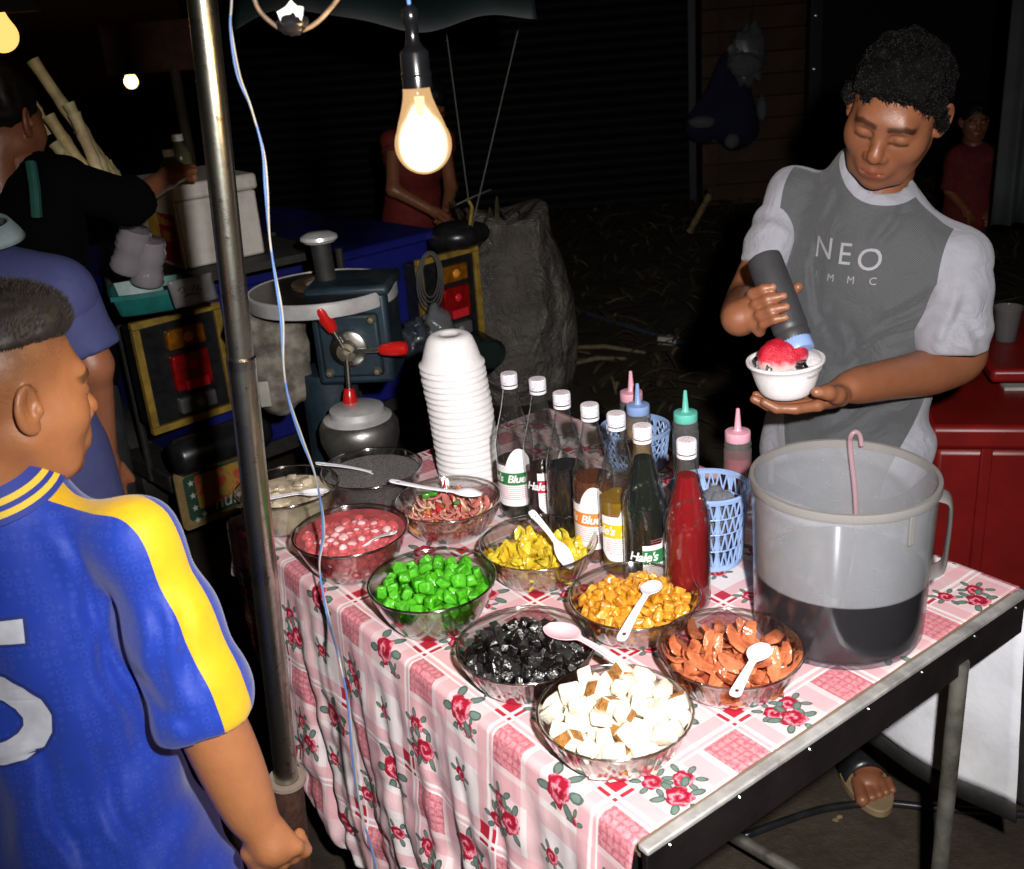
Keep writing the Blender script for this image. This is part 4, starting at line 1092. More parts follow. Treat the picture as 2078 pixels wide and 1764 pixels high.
def head_arrays(h=.0024, lids=True, child=False, neck=None):
    """head in its own axes; origin between the ears"""
    s = SDF((-.10, -.125, -.16), (.10, .135, .135), h)
    s.ell((0, -.014, .036), (.0745, .093, .080), k=.01)
    s.ell((0, .022, -.022), (.064, .064, .082), k=.03)
    s.ell((0, .040, -.078), (.046, .042, .038), k=.025)
    s.ell((0, .066, -.104), (.020, .015, .015), k=.02)
    for x in (-1, 1):
        s.ell((x*.040, .048, -.028), (.026, .026, .026), k=.035)
        s.cap((x*.050, .0, -.050), (x*.034, .040, -.092), .020, .018, k=.03)
    s.cap((-.030, .073, .018), (.030, .073, .018), .013, k=.024)
    for x in (-1, 1): s.ell((x*.031, .094, .000), (.020, .014, .012), k=.012, sub=True)
    for x in (-1, 1): s.ell((x*.031, .0730, -.0005), (.0160, .0135, .0120), k=.004)
    s.cap((0, .079, .010), (0, .096, -.026), .0075, .0100, k=.014)
    s.ell((0, .098, -.034), (.0128, .0120, .0112), k=.009)
    for x in (-1, 1): s.ell((x*.0135, .089, -.0385), (.0080, .0090, .0075), k=.006)
    for x in (-1, 1): s.ell((x*.0065, .100, -.0465), (.0035, .0045, .0035), k=.003, sub=True)
    s.ell((0, .078, -.064), (.030, .016, .024), k=.015)
    s.cap((-.021, .083, -.0690), (0, .0915, -.0650), .0034, .0046, k=.006); s.cap((.021, .083, -.0690), (0, .0915, -.0650), .0034, .0046, k=.006)
    s.cap((-.015, .083, -.0758), (.015, .083, -.0758), .0056, k=.007); s.ell((0, .0865, -.0758), (.011, .005, .005), k=.006)
    s.cap((-.021, .090, -.0712), (.021, .090, -.0712), .0013, k=.003, sub=True)
    for x in (-1, 1):
        ct = math.cos(.45); st = math.sin(.45); Mx = np.array([[ct, x*st*-1, 0], [x*st, ct, 0], [0, 0, 1]])
        s.ell((x*.083, -.012, -.002), (.0075, .0190, .0310), Mx, k=.008)
        s.ell((x*.089, -.009, .003), (.0055, .0115, .0190), Mx, k=.004, sub=True)
        s.ell((x*.082, .002, -.006), (.006, .006, .009), k=.005); s.path([(x*.0865, -.016, .017), (x*.0862, -.0165, .002), (x*.0850, -.012, -.012), (x*.0835, -.004, -.017)], [.0022, .0026, .0026, .0022], k=.003)
        s.ell((x*.079, -.006, -.027), (.006, .009, .009), k=.008)
    s.cap((0, -.028, -.050), (0, -.035, -.150), .050, .054, k=.03)
    return s.arrays(1)
def head_tint(v):
    x, y, z = np.abs(v[:, 0]), v[:, 1], v[:, 2]
    t = np.ones((len(v), 3))
    def blend(m, c): t[:] = t*(1-m[:, None])+np.array(c)*m[:, None]
    sm = lambda d, w: np.clip(.5-d/w, 0, 1)
    lip = np.maximum(sm(np.hypot(x/.022, (z+.0655)/.0062)-1, .3), sm(np.hypot(x/.019, (z+.0765)/.0075)-1, .3))*(y > .075)
    blend(lip*.75, (.95, .62, .72))
    # eyebrows: dark hair over the brow ridge
    bz = .0195+.006*np.clip((x-.012)/.03, 0, 1)-.010*np.clip((x-.036)/.014, 0, 1)
    br = sm(np.abs(z-bz)/.0052-1, .5)*sm(np.abs(x-.031)/.022-1, .2)*(y > .05); blend(br*.95, (.03, .03, .04))
    lash = sm(np.abs(z+.0078-.0025*np.clip(1-((x-.031)/.016)**2, 0, 1)*-1)/.0024-1, .8)*sm(np.abs(x-.031)/.017-1, .2)*(y > .06); blend(lash*.95, (.03, .03, .04))
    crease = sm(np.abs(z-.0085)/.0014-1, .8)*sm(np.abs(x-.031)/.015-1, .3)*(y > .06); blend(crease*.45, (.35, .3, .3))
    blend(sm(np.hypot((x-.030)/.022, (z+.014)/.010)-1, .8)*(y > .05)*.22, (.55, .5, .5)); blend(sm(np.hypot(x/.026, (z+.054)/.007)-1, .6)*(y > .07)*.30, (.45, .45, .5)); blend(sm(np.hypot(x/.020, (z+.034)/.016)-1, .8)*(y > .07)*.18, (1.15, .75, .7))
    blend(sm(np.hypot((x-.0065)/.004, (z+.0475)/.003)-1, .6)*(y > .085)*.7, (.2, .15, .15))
    return t
HEAD = head_arrays(); HEAD_T = head_tint(HEAD[0])
def place_head(R, c, k=1.0): return (HEAD[0]*k)@R.T+np.array(c), HEAD[1]
def strands(n, fn, seed, L=(.012, .03), r=.0011, curl=1.0, seg=5, lay=None):
    """short curved hairs; fn(rng) -> (root, outward direction)"""
    g = np.random.RandomState(seed); V_ = []; F = []
    for i in range(n):
        p, d = fn(g); d = np.array(d, float); d /= np.linalg.norm(d); t = g.normal(size=3); t -= d*(t@d); t /= np.linalg.norm(t)
        if lay is not None: t = lay-d*(lay@d); t = t+g.normal(size=3)*.5; t /= np.linalg.norm(t)
        w = np.cross(d, t); l = g.uniform(*L); q = np.array(p, float); base = len(V_); cu = curl*g.uniform(.5, 1.5)
        for j in range(seg):
            a = cu*j*.7; dirv = d*math.cos(a)*.8+t*math.sin(a)+d*.15; rr = r*(1-.75*j/(seg-1))
            for k in range(3): V_.append(q+(t*math.cos(k*2.09)+w*math.sin(k*2.09))*rr)
            q = q+dirv*l/seg
        for j in range(seg-1):
            for k in range(3):
                a_ = base+j*3; F.append((a_+k, a_+(k+1) % 3, a_+3+(k+1) % 3, a_+3+k))
    return np.array(V_), np.array(F)
def capf(s, chain, rad, k=.006):
    for i in range(len(chain)-1): s.cap(chain[i], chain[i+1], rad[i], rad[i+1], k)
def bounds(pts, m): P = np.array(pts); return P.min(0)-m, P.max(0)+m

def clothmat(name, base, second=None, field=None, edge=0.0, mesh=0.0, rough=.75, sheen=.2, third=None, field3=None, gloss=None, dots=None, weave=None, fold=(9, 1.2, .34)):
    """woven shirt; a seam field on the mesh says where the second colour is"""
    M = MAT(name); nt = M.nt; col = None
    def att(k):
        q = M.n('ShaderNodeAttribute'); q.attribute_name = k; return E(nt, q.outputs['Fac'])
    n_ = M.noise(60, 4).sstep(.2, .8); c = M.mix(n_, tuple(x*.95 for x in base), tuple(min(1, x*1.04) for x in base))
    if mesh:
        x, y, z = M.xyz('Object'); g = ((x*1150+y*600).sin()*(z*1100).sin()); c = M.mix(g.sstep(-.2, .5)*mesh, c, tuple(min(1, x*2.6+.04) for x in base))
    if dots is not None:
        x, y, z = M.xyz('Object'); w = M.voro(75, rnd=.15); ring = (w-.32).abs().lt(.07); c = M.mix(ring*.25, c, dots)
    if second is not None:
        sc = M.mix(n_, tuple(x*.9 for x in second), second)
        if weave is not None:
            x, y, z = M.xyz('Object'); g = (x*1500-y*1100+z*350).sin()*(z*1500+x*300).sin(); sc = M.mix(g.gt(.25)*.75, sc, weave)
        c = M.mix(att(field).gt(0), c, sc)
    if third is not None: c = M.mix(att(field3).gt(0), c, third)
    M.set(Base_Color=c, Roughness=rough, Sheen_Weight=sheen, Specular_IOR_Level=.25 if gloss is None else gloss)
    h = M.noise(13, 3, dist=fold[1])*fold[0]+M.noise(900, 2)*.6; M.bump(h, fold[2], .006); return M.m

def press_folds(vs, folds, Y, A=.010, w=.011, deep=.07):
    """sharp cloth folds: a groove with a ridge beside it along each line"""
    vs = vs.copy()
    for f in folds:
        (x0, y0), (x1, y1) = f[0], f[1]; a = A*(f[2] if len(f) > 2 else 1)
        P0, P1 = D(x0, y0, Y), D(x1, y1, Y); u = P1-P0; L = np.linalg.norm(u); u /= L; n = CAM-(P0+P1)/2; n /= np.linalg.norm(n); n -= u*(n@u); n /= np.linalg.norm(n); s_ = np.cross(u, n)
        rel = vs-P0; al = rel@u; d = rel@s_+.006*np.sin(al*45); dp = rel@n
        win = np.clip(al/(.25*L), 0, 1)*np.clip((L-al)/(.35*L), 0, 1)*(np.abs(dp) < deep)
        vs += n*(a*win*(-np.exp(-(d/w)**2)+.75*np.exp(-((d-1.7*w)/(1.2*w))**2)))[:, None]
    return vs
# ---------------- the vendor
def vendor():
    Rs, Ls = D(1612, 402, 2.20), D(1940, 535, 1.98)
    root_p = (float(Rs[0]+Ls[0])/2, float(Rs[1]+Ls[1])/2+.02, 0)
    t = thing('person', 'young vendor in a grey and charcoal T-shirt pouring sauce over a bowl of ice', 'person', root_p)
    xt = (Rs-Ls); xh = np.array([xt[0], xt[1], 0]); xh /= np.linalg.norm(xh); ft = np.array([xh[1]*-1, xh[0], 0])
    if ft[1] > 0: ft = -ft
    mid = (Rs+Ls)/2; pel = np.array([mid[0]-.03, mid[1]+.02, .84])
    # --- head
    az = math.radians(233); pt = math.radians(24)
    fwd = np.array([math.cos(az)*math.cos(pt), math.sin(az)*math.cos(pt), -math.sin(pt)])
    xr = np.array([math.sin(az)*1.0, -math.cos(az), 0]); xr = xr if xr[0] < 0 else -xr
    xr = xr*math.cos(.30)+np.array([0, 0, math.sin(.30)])
    R = rotfrom(fwd, xr); ks = 1.04
    tipl = np.array([0, .110, -.034])*ks; hc = D(1770, 328, 1.93)-R@tipl
    hv, hq = place_head(R, hc, ks)
    # --- neck, chest core, arms
    bc = D(1598, 730, 1.80)                   # rim centre of the held bowl
    bo = bc-np.array([0, 0, .066])            # its base
    cuffL, cuffR = D(1930, 712, 1.955), D(1546, 548, 2.15)
    Le, Lw = D(1950, 742, 1.99), bo+np.array([.118, .020, -.004])
    sb, st = D(1553, 533, 1.90), D(1620, 710, 1.79); ax = (st-sb)/np.linalg.norm(st-sb)
    rx = _r-ax*(_r@ax); rx /= np.linalg.norm(rx); fx = np.cross(rx, ax); fx = fx if fx@(-_f) > 0 else -fx
    Bp = lambda s_, a, b_: sb+ax*s_+rx*a+fx*b_
    Re, Rw = D(1520, 610, 2.14), Bp(.080, -.070, -.035)
    lo, hi = bounds([mid+np.array([0, 0, .16]), pel, Rs, Ls], .13)
    s = SDF(lo, hi, .008)
    nk = hc+R@np.array([0, -.04, -.12]); s.cap(nk+np.array([0, 0, .03]), mid+np.array([0, .02, -.02]), .050, .062, k=.03)
    s.cap(Rs, Ls, .035, k=.03); s.ell((mid+pel)/2+np.array([0, .02, .06]), (.10, .06, .22), k=.05)
    parts = [(hv, hq), s.arrays()]
    # left arm and hand under the bowl
    H = .0026
    def hand_pts(l): return [bo+np.array(q) for q in l]
    F = dict(index=[(.050, -.028, -.016), (.008, -.035, -.0165), (-.026, -.031, -.014), (-.047, -.024, -.003)],
             middle=[(.050, -.006, -.020), (.002, -.010, -.0185), (-.036, -.008, -.016), (-.060, -.004, -.003)],
             ring=[(.052, .016, -.020), (.006, .014, -.0185), (-.030, .015, -.016), (-.052, .016, -.003)],
             little=[(.056, .036, -.018), (.018, .038, -.016), (-.010, .038, -.013), (-.028, .037, -.003)])
    lo, hi = bounds([Le, Lw, cuffL*.75+Ls*.25, bo+np.array((-.07, -.07, -.03)), bo+np.array((.1, .05, .04))], .055)
    s = SDF(lo, hi, .0034)
    ap = smooth_path([cuffL*.75+Ls*.25, Le+np.array([0, .0, .02]), Le*.72+Lw*.28, Le*.35+Lw*.65, Lw], 6); s.path(ap, np.interp(np.linspace(0, 1, len(ap)), [0, .25, .5, .75, 1], [.040, .035, .036, .029, .0235]), k=.025)
    s.cap(Lw, bo+np.array((.075, .005, -.014)), .025, .026, k=.02, flat=((0, .3, 1), .75))
    for n_, r in (('index', .0098), ('middle', .0102), ('ring', .0097), ('little', .0085)):
        c = hand_pts(F[n_]); s.cap(bo+np.array((.085, .006, -.012)), c[0], .017, r*1.15, k=.012)
        capf(s, c, [r*1.08, r*1.0, r*.95, r*.82], .004)
    th = hand_pts([(.092, -.016, -.006), (.078, -.040, .006), (.058, -.056, .018), (.034, -.064, .024)]); capf(s, th, [.020, .0155, .0125, .0098], .008)
    parts.append(s.arrays(1))
    # right arm and hand round the squeeze bottle
    lo, hi = bounds([Re, Rw, cuffR*.7+Rs*.3, Bp(.04, -.05, -.06), Bp(.15, .05, .06)], .045); s = SDF(lo, hi, .0034)
    ap = smooth_path([cuffR*.7+Rs*.3, Re, Re*.5+Rw*.5, Rw], 6); s.path(ap, np.interp(np.linspace(0, 1, len(ap)), [0, .33, .66, 1], [.038, .037, .034, .027]), k=.025)
    s.cap(Rw, Bp(.085, -.044, -.016), .026, .026, k=.02)
    for s0, r, ex in ((.058, .0096, -.006), (.079, .0100, .006), (.100, .0098, .004), (.119, .0086, -.004)):
        c = [Bp(s0+.002, -.050, -.014), Bp(s0, -.048, .014), Bp(s0+.005, -.034, .036), Bp(s0+.009, -.014+ex, .0430)]
        s.cap(Bp(.086, -.048, -.016), c[0], .018, r*1.2, k=.012); capf(s, c, [r*1.12, r*1.02, r*.96, r*.84], .004)
    capf(s, [Bp(.090, -.038, -.034), Bp(.074, -.008, -.048), Bp(.062, .030, -.034), Bp(.058, .045, -.010)], [.019, .0150, .0120, .0095], .008)
    parts.append(s.arrays(1))
    # legs and feet
    s = SDF(*bounds([pel+np.array([.12, .1, 0]), pel-np.array([.12, .1, 0]), G(1768, 1592, .0)+np.array([.03, .15, .05])], .07), .012)
    s.path([(mid+pel)/2, pel, G(1768, 1592, .0)+np.array([.03, .15, .45]), G(1768, 1592, .03)+np.array([.03, .15, .08])], [.06, .08, .05, .038], k=.03); parts.append(s.arrays())
    fR = G(1768, 1592, .03); an = fR+np.array([.03, .15, .05]); s = SDF(*bounds([fR, an], .07), .0036)
    s.path([an+np.array([0, .01, .10]), an, fR*.5+an*.5-np.array([0, 0, .025])], [.040, .038, .036], k=.02); s.cap(fR*.5+an*.5-np.array([0, 0, .03]), fR+np.array([0, .02, 0]), .034, .030, k=.02, flat=((0, 0, 1), .6))
    for i, r in enumerate((.0150, .0105, .0100, .0095, .0085)): s.cap(fR+np.array([-.026+.0160*i+(.006 if i else 0), .015, -.004]), fR+np.array([-.033+.0172*i+(.007 if i else 0), -.040+.006*i, -.006]), r*.95, r, k=.003)
    parts.append(s.arrays())
    vs, q = weld(*parts); tint = np.ones((len(vs), 3)); tint[:len(hv)] = HEAD_T
    nails = [Bp(s0+.011, -.012+ex, .0510) for s0, ex in ((.058, -.006), (.079, .006), (.100, .004), (.119, -.004))]+[bo+np.array((.038, -.0725, .0260)), Bp(.057, .053, -.008)]
    for nl in nails: w_ = np.clip(1.6-np.linalg.norm(vs-nl, axis=1)/.0055, 0, 1)[:, None]; tint = tint*(1-w_)+np.array([1.5, 1.9, 2.4])*w_
    link('body', raw_mesh('body', vs, q, m_skin, tint), t)
    # --- shirt
    lo, hi = bounds([Rs, Ls, pel, cuffL, cuffR, pel-np.array([0, 0, .16])], .145); s = SDF(lo, hi, .0062)
    B3 = np.stack([xh, ft, np.array([0, 0, 1])], 1)
    s.cap(Rs+np.array([.01, 0, 0]), Ls, .060, .062, k=.03)
    s.ell(mid+np.array([0, 0, -.09])-ft*-.0, (.185, .115, .17), B3, k=.04)
    s.ell(mid*.5+pel*.5+np.array([0, 0, .0]), (.168, .120, .20), B3, k=.05)
    s.ell(pel+np.array([0, 0, .02]), (.172, .125, .16), B3, k=.05); s.ell(pel-np.array([0, 0, .08]), (.185, .135, .14), B3, k=.04)
    nb = mid+np.array([-.012, .012, .100]); s.cap(mid, nb, .088, .072, k=.05)
    dl, dr_ = (cuffL-Ls)/np.linalg.norm(cuffL-Ls), (cuffR-Rs)/np.linalg.norm(cuffR-Rs)
    n1, n2 = vnoise(51), vnoise(52)
    def sleeve(S, C_, d_, r0, r1):
        q = SDF(*bounds([S, C_], .12), .0056); q.path([S, S*.45+C_*.55, C_+d_*.03], [r0, (r0+r1)/2, r1], k=.03)
        q.warp(lambda P: -.0065*(np.sin(((P-S)@d_)*60+3*n1(P, 9))*.5+n2(P, 13))); q.cut(C_, d_, .16, .006); q.cap(C_-d_*.012, C_+d_*.05, r1-.020, r1-.018, k=.006, sub=True)
        return q.arrays(2)
    slv = [sleeve(Ls, cuffL, dl, .066, .074), sleeve(Rs, cuffR, dr_, .050, .054)]
    s.cap(Ls, Ls+dl*.10, .062, .05, k=.03); s.cap(Rs, Rs+dr_*.10, .052, .048, k=.03)
    s.cut(pel-np.array([0, 0, .155]), (0, 0, -1), .35)
    # neck opening
    nd = (hc+R@np.array([0, -.03, -.09])-mid); nd /= np.linalg.norm(nd); s.cap(mid+nd*.102+ft*.004, mid+nd*.30+ft*.06, .050, .10, k=.006, sub=True)
    def wr(P):
        q = (P-mid)@B3; f = np.sin(q[:, 0]*26+q[:, 2]*30+2.5*n1(P, 5))*.5+np.sin(q[:, 0]*50-q[:, 2]*24+2*n2(P, 7))*.25+.6*n2(P, 9)
        lowd = np.clip((mid[2]-.05-P[:, 2])/.3, .25, 1); return -.0125*lowd*f-.0024*n1(P, 26)
    s.warp(wr); vs, q = weld(s.arrays(2), *slv); ns = sum(len(a_[0]) for a_ in slv)
    vs0 = vs; vs = press_folds(vs, [((1650, 480), (1665, 650), .7), ((1640, 540), (1690, 720), .8), ((1890, 590), (1760, 690), 1.3), ((1890, 640), (1690, 750), 1.3), ((1885, 700), (1650, 850), 1.2), ((1870, 790), (1640, 900), 1.1), ((1715, 650), (1750, 760), .7), ((1840, 400), (1780, 520), .8), ((1690, 610), (1610, 820), .9), ((1700, 380), (1660, 480), .6), ((1960, 560), (1930, 700), .8), ((1910, 600), (1985, 690), .7)], 1.98, .0105, .0095, .16)
    l = (vs0-mid)@B3; x, y, z = l[:, 0], l[:, 1], l[:, 2]
    w = np.interp(z, [-.55, -.40, -.28, -.10, .02, .15], [.080, .118, .150, .158, .165, .165])
    def dseg(P, a, b_):
        ab = b_-a; tt = np.clip(((P-a)@ab)/(ab@ab), 0, 1); return np.linalg.norm(P-a-tt[:, None]*ab, axis=1)
    dneck = np.linalg.norm((vs-(mid+nd*.055+ft*.022))-((vs-(mid+nd*.055+ft*.022))@nd)[:, None]*nd, axis=1)
    a0, a1 = mid+nd*.102+ft*.004, mid+nd*.30+ft*.06; tt = np.clip(((vs0-a0)@(a1-a0))/((a1-a0)@(a1-a0)), 0, 1); dcol = np.linalg.norm(vs0-a0-tt[:, None]*(a1-a0), axis=1)-(.050+.050*tt)
    field = np.minimum.reduce([w-np.abs(x), (y-.020+.10*np.clip(z, -.02, .1)), dcol-.024]); field[-ns:] = -1     # > 0: charcoal front
    m_shirt = clothmat('vendor_shirt', (.30, .30, .345), (.055, .058, .064), 'panel', weave=(.17, .175, .185))
    M = m_shirt   # fine mesh weave of the charcoal panel
    sh = link('t_shirt', raw_mesh('t_shirt', vs, q, m_shirt, None, {'panel': field}), t)
    # lettering across the chest, laid on the cloth
    from mathutils.bvhtree import BVHTree
    me = sh.data; bv = BVHTree.FromPolygons([v.co for v in me.vertices], [p.vertices for p in me.polygons])
    m_ltr = plain('shirt_lettering', (.30, .30, .33), .8)
    hit = bv.ray_cast(V(CAM), V(ray(1716, 520)).normalized()); c0 = np.array(hit[0]); upv = np.array([0, 0, 1.0]); rt = np.cross(ft, upv); rt = rt if rt@_r > 0 else -rt
    bpd = (c0-mid)@ft
    def onshirt(px, py):
        def fn(xx, yy):
            p = mid+ft*.4+rt*(xx+px)+upv*(yy+py); h = bv.ray_cast(V(p), V(-ft)); 
            return h[0]+Vector(ft)*.0012 if h[0] is not None else V(mid+rt*(xx+px)+upv*(yy+py)+ft*.1)
        return fn
    oc = (c0-mid); ox, oy = float(oc@rt), float(oc@upv)
    place_text('shirt_lettering', 'N', m_ltr, sh, onshirt(ox-.050, oy+.008), .058, cuts=2); place_text('shirt_lettering', 'E', m_ltr, sh, onshirt(ox-.002, oy+.002), .058, cuts=2); place_text('shirt_lettering', 'O', m_ltr, sh, onshirt(ox+.046, oy-.006), .058, cuts=2)
    place_text('shirt_lettering', 'I  M  M  C', m_ltr, sh, onshirt(ox+.0, oy-.044), .020, space=1.5, cuts=2)
    # --- trousers
    s = SDF(*bounds([pel+np.array([.16, .12, .04]), pel-np.array([.16, .12, 0]), (an[0]-.1, an[1], .06), (an[0]+.2, an[1]+.1, .06)], .08), .011)
    hx = -xh*.085
    s.ell(pel-np.array([0, 0, .06]), (.16, .115, .13), B3, k=.03)
    k1 = pel*.5+np.array([an[0], an[1], .05])*.5; a2 = an+hx*2+np.array([.02, .08, 0]); 
    s.path([pel-hx-np.array([0, 0, .08]), (pel-hx)*.5+an*.5+ft*.03, an+np.array([0, .01, .03])], [.088, .066, .060], k=.03)
    s.path([pel+hx-np.array([0, 0, .08]), (pel+hx)*.5+a2*.5+ft*.03, a2+np.array([0, 0, .03])], [.088, .066, .060], k=.03)
    s.warp(lambda P: -.004*n1(P, 16)); vs, q = s.arrays(); link('trousers', raw_mesh('trousers', vs, q, plain('dark_trousers', (.016, .015, .017), .8, var=.3, bump=.3)), t)
    # --- sandal
    sd = thing_part('sandal', t); b = MB(); fo = fR-np.array([0, 0, .03])
    outl = []
    for k in range(28):
        a = 2*PI*k/28; yy = -math.cos(a)*.128; xx = math.sin(a)*(.048 if yy < .02 else .040); outl.append((xx, yy))
    lo_ = [fo+np.array([x_*1.12, y_+.052, .001]) for x_, y_ in outl]; hi_ = [p+np.array([0, 0, .020]) for p in lo_]; n = 28
    b.add(lo_+hi_, [tuple(range(n-1, -1, -1)), tuple(range(n, 2*n))]+[(i, (i+1) % n, n+(i+1) % n, n+i) for i in range(n)]); b.obj('sole', plain('tan_sole', (.22, .15, .08), .7), sd, bevel=.003)
    b = MB(); P = []
    for j in range(5):
        yy = .004+.016*j; P.append([fo+np.array([.050*math.cos(u), yy+.02, .012+(.050+.006*j)*math.sin(u)]) for u in np.linspace(0, PI, 15)])
    b.grid(P); b.obj('strap', m_black, sd, 180, solid=.004)
    # --- hair: a cap of curls
    g = np.random.RandomState(3); s = SDF((-.115, -.135, -.06), (.115, .12, .165), .0032)
    s.ell((0, -.022, .050), (.079, .090, .074), k=.01)
    s.cap((-.042, .048, .078), (.042, .048, .078), .026, k=.02); s.ell((0, .02, .090), (.072, .064, .036), k=.02)
    for x_ in (-1, 1): s.cap((x_*.074, .030, .045), (x_*.078, .018, .005), .011, .006, k=.012)
    s.ell((0, .092, -.022), (.064, .062, .088), k=.012, sub=True)
    for x_ in (-1, 1): s.ell((x_*.09, .0, -.03), (.03, .030, .038), k=.008, sub=True)
    s.cut((0, -.06, -.04), (0, .2, -1), .2)
    nc = vnoise(61); s.warp(lambda P: -.010*np.abs(nc(P, 48))+.005*nc(P, 95)+.004)
    hvv, hqq = s.arrays(1)
    sel = hvv[g.choice(len(hvv), 2600)]; sel = sel[(sel[:, 2] > -.02)]
    def root(gg):
        p = sel[gg.randint(len(sel))]; d = p-np.array([0, -.02, .03]); return p-d*.04, d+gg.normal(size=3)*.02
    sv, sq = strands(11000, root, 5, (.014, .026), .0012, 2.3, 5)
    ho = link('hair', raw_mesh('hair', (hvv*ks)@R.T+hc, hqq, plain('hair_mass', (.004, .0035, .0035), .9, var=.3, spec=.06)), t); link('curls', raw_mesh('curls', (sv*ks)@R.T+hc, sq, m_hair), ho); ho.children[0]['kind'] = 'stuff'
    return dict(bc=bc, bo=bo, sb=sb, st=st, ax=ax)
def thing_part(name, parent):
    o = bpy.data.objects.new(name, None); COL.objects.link(o); o.parent = parent; o.matrix_parent_inverse = parent_world(parent).inverted(); return o
VN = vendor()
# bowl of shaved ice he holds
b = MB(); b.lathe([(r, .068-z) for r, z in foam_profile()], 56); o = b.obj('foam_bowl', m_foam, None, 50); o.location = V(VN['bo']); o.rotation_euler = (0, -.06, 0)
tag(o, "white foam bowl of red shaved ice in the vendor's hand", 'foam bowl')
m_ice = plain('shaved_ice', (.62, .60, .62), .35, var=.1, vscale=150, bump=.8, bscale=500, sss=.3)
def icemat():
    M = MAT('red_ice'); x, y, z = M.xyz('Object'); f = M.noise(60, 3)
    fac = (z-float(VN['bc'][2])+.0+f*.03).sstep(.012, .030); c = M.mix(fac, (.66, .50, .50), (.52, .012, .035)); M.set(Base_Color=c, Roughness=.22, Subsurface_Weight=.3, Subsurface_Radius=(1, .3, .3), Subsurface_Scale=.006); M.bump(M.noise(420, 3), .8, .003); return M.m
bc = VN['bc']; s = SDF(bc+np.array([-.06, -.06, -.04]), bc+np.array([.06, .06, .07]), .0028)
s.ell(bc+np.array([-.014, -.010, .006]), (.040, .036, .036), k=.01); s.ell(bc+np.array([-.034, -.016, .006]), (.024, .024, .030), k=.005); s.ell(bc+np.array([.012, -.010, .010]), (.022, .026, .036), k=.005); s.ell(bc+np.array([.022, .016, .026]), (.026, .02, .032), k=.006)
ni = vnoise(71); s.warp(lambda P: -.0022*ni(P, 70)-.001*ni(P, 170)); o = link('red_ice', s.mesh('red_ice', icemat())); tag(o, 'red syrup-soaked shaved ice heaped in the held bowl', 'shaved ice')
s = SDF(bc+np.array([-.07, -.07, -.05]), bc+np.array([.07, .07, .05]), .0034); s.ell(bc+np.array([.0, .0, -.014]), (.060, .060, .018), k=.01); s.ell(bc+np.array([.036, .002, -.002]), (.026, .034, .018), k=.01); s.warp(lambda P: -.0016*ni(P, 60)-.001*ni(P, 170))
o = link('white_ice', s.mesh('white_ice', m_ice)); tag(o, 'white crushed ice at the side of the held bowl', 'shaved ice')
Xj = [bc+np.array([.060*math.cos(a)*q, .060*math.sin(a)*q, .0]) for a, q in ((3.3, .93), (3.6, .9), (3.05, .9), (5.0, .88), (4.8, .62), (5.25, .6), (4.95, .75), (3.85, .92))]
mj = bm_mesh(roughbox(33, (1, .9, .8), .3), 'black_jelly_cube', [m_blackj], 40)
scatter('black_jelly_cube', [mj], Xj, .015, "small black jelly cube beside the red ice in the vendor's bowl", 'jelly cube', 'black jelly cubes in the held bowl', 14)
squeeze('dark squeeze bottle with a pale blue nozzle tipped in the vendor\'s hand', VN['sb']-VN['ax']*.012, m_capB, plain('dark_plastic', (.040, .040, .044), .45, var=.1), VN['ax'], 1.2)
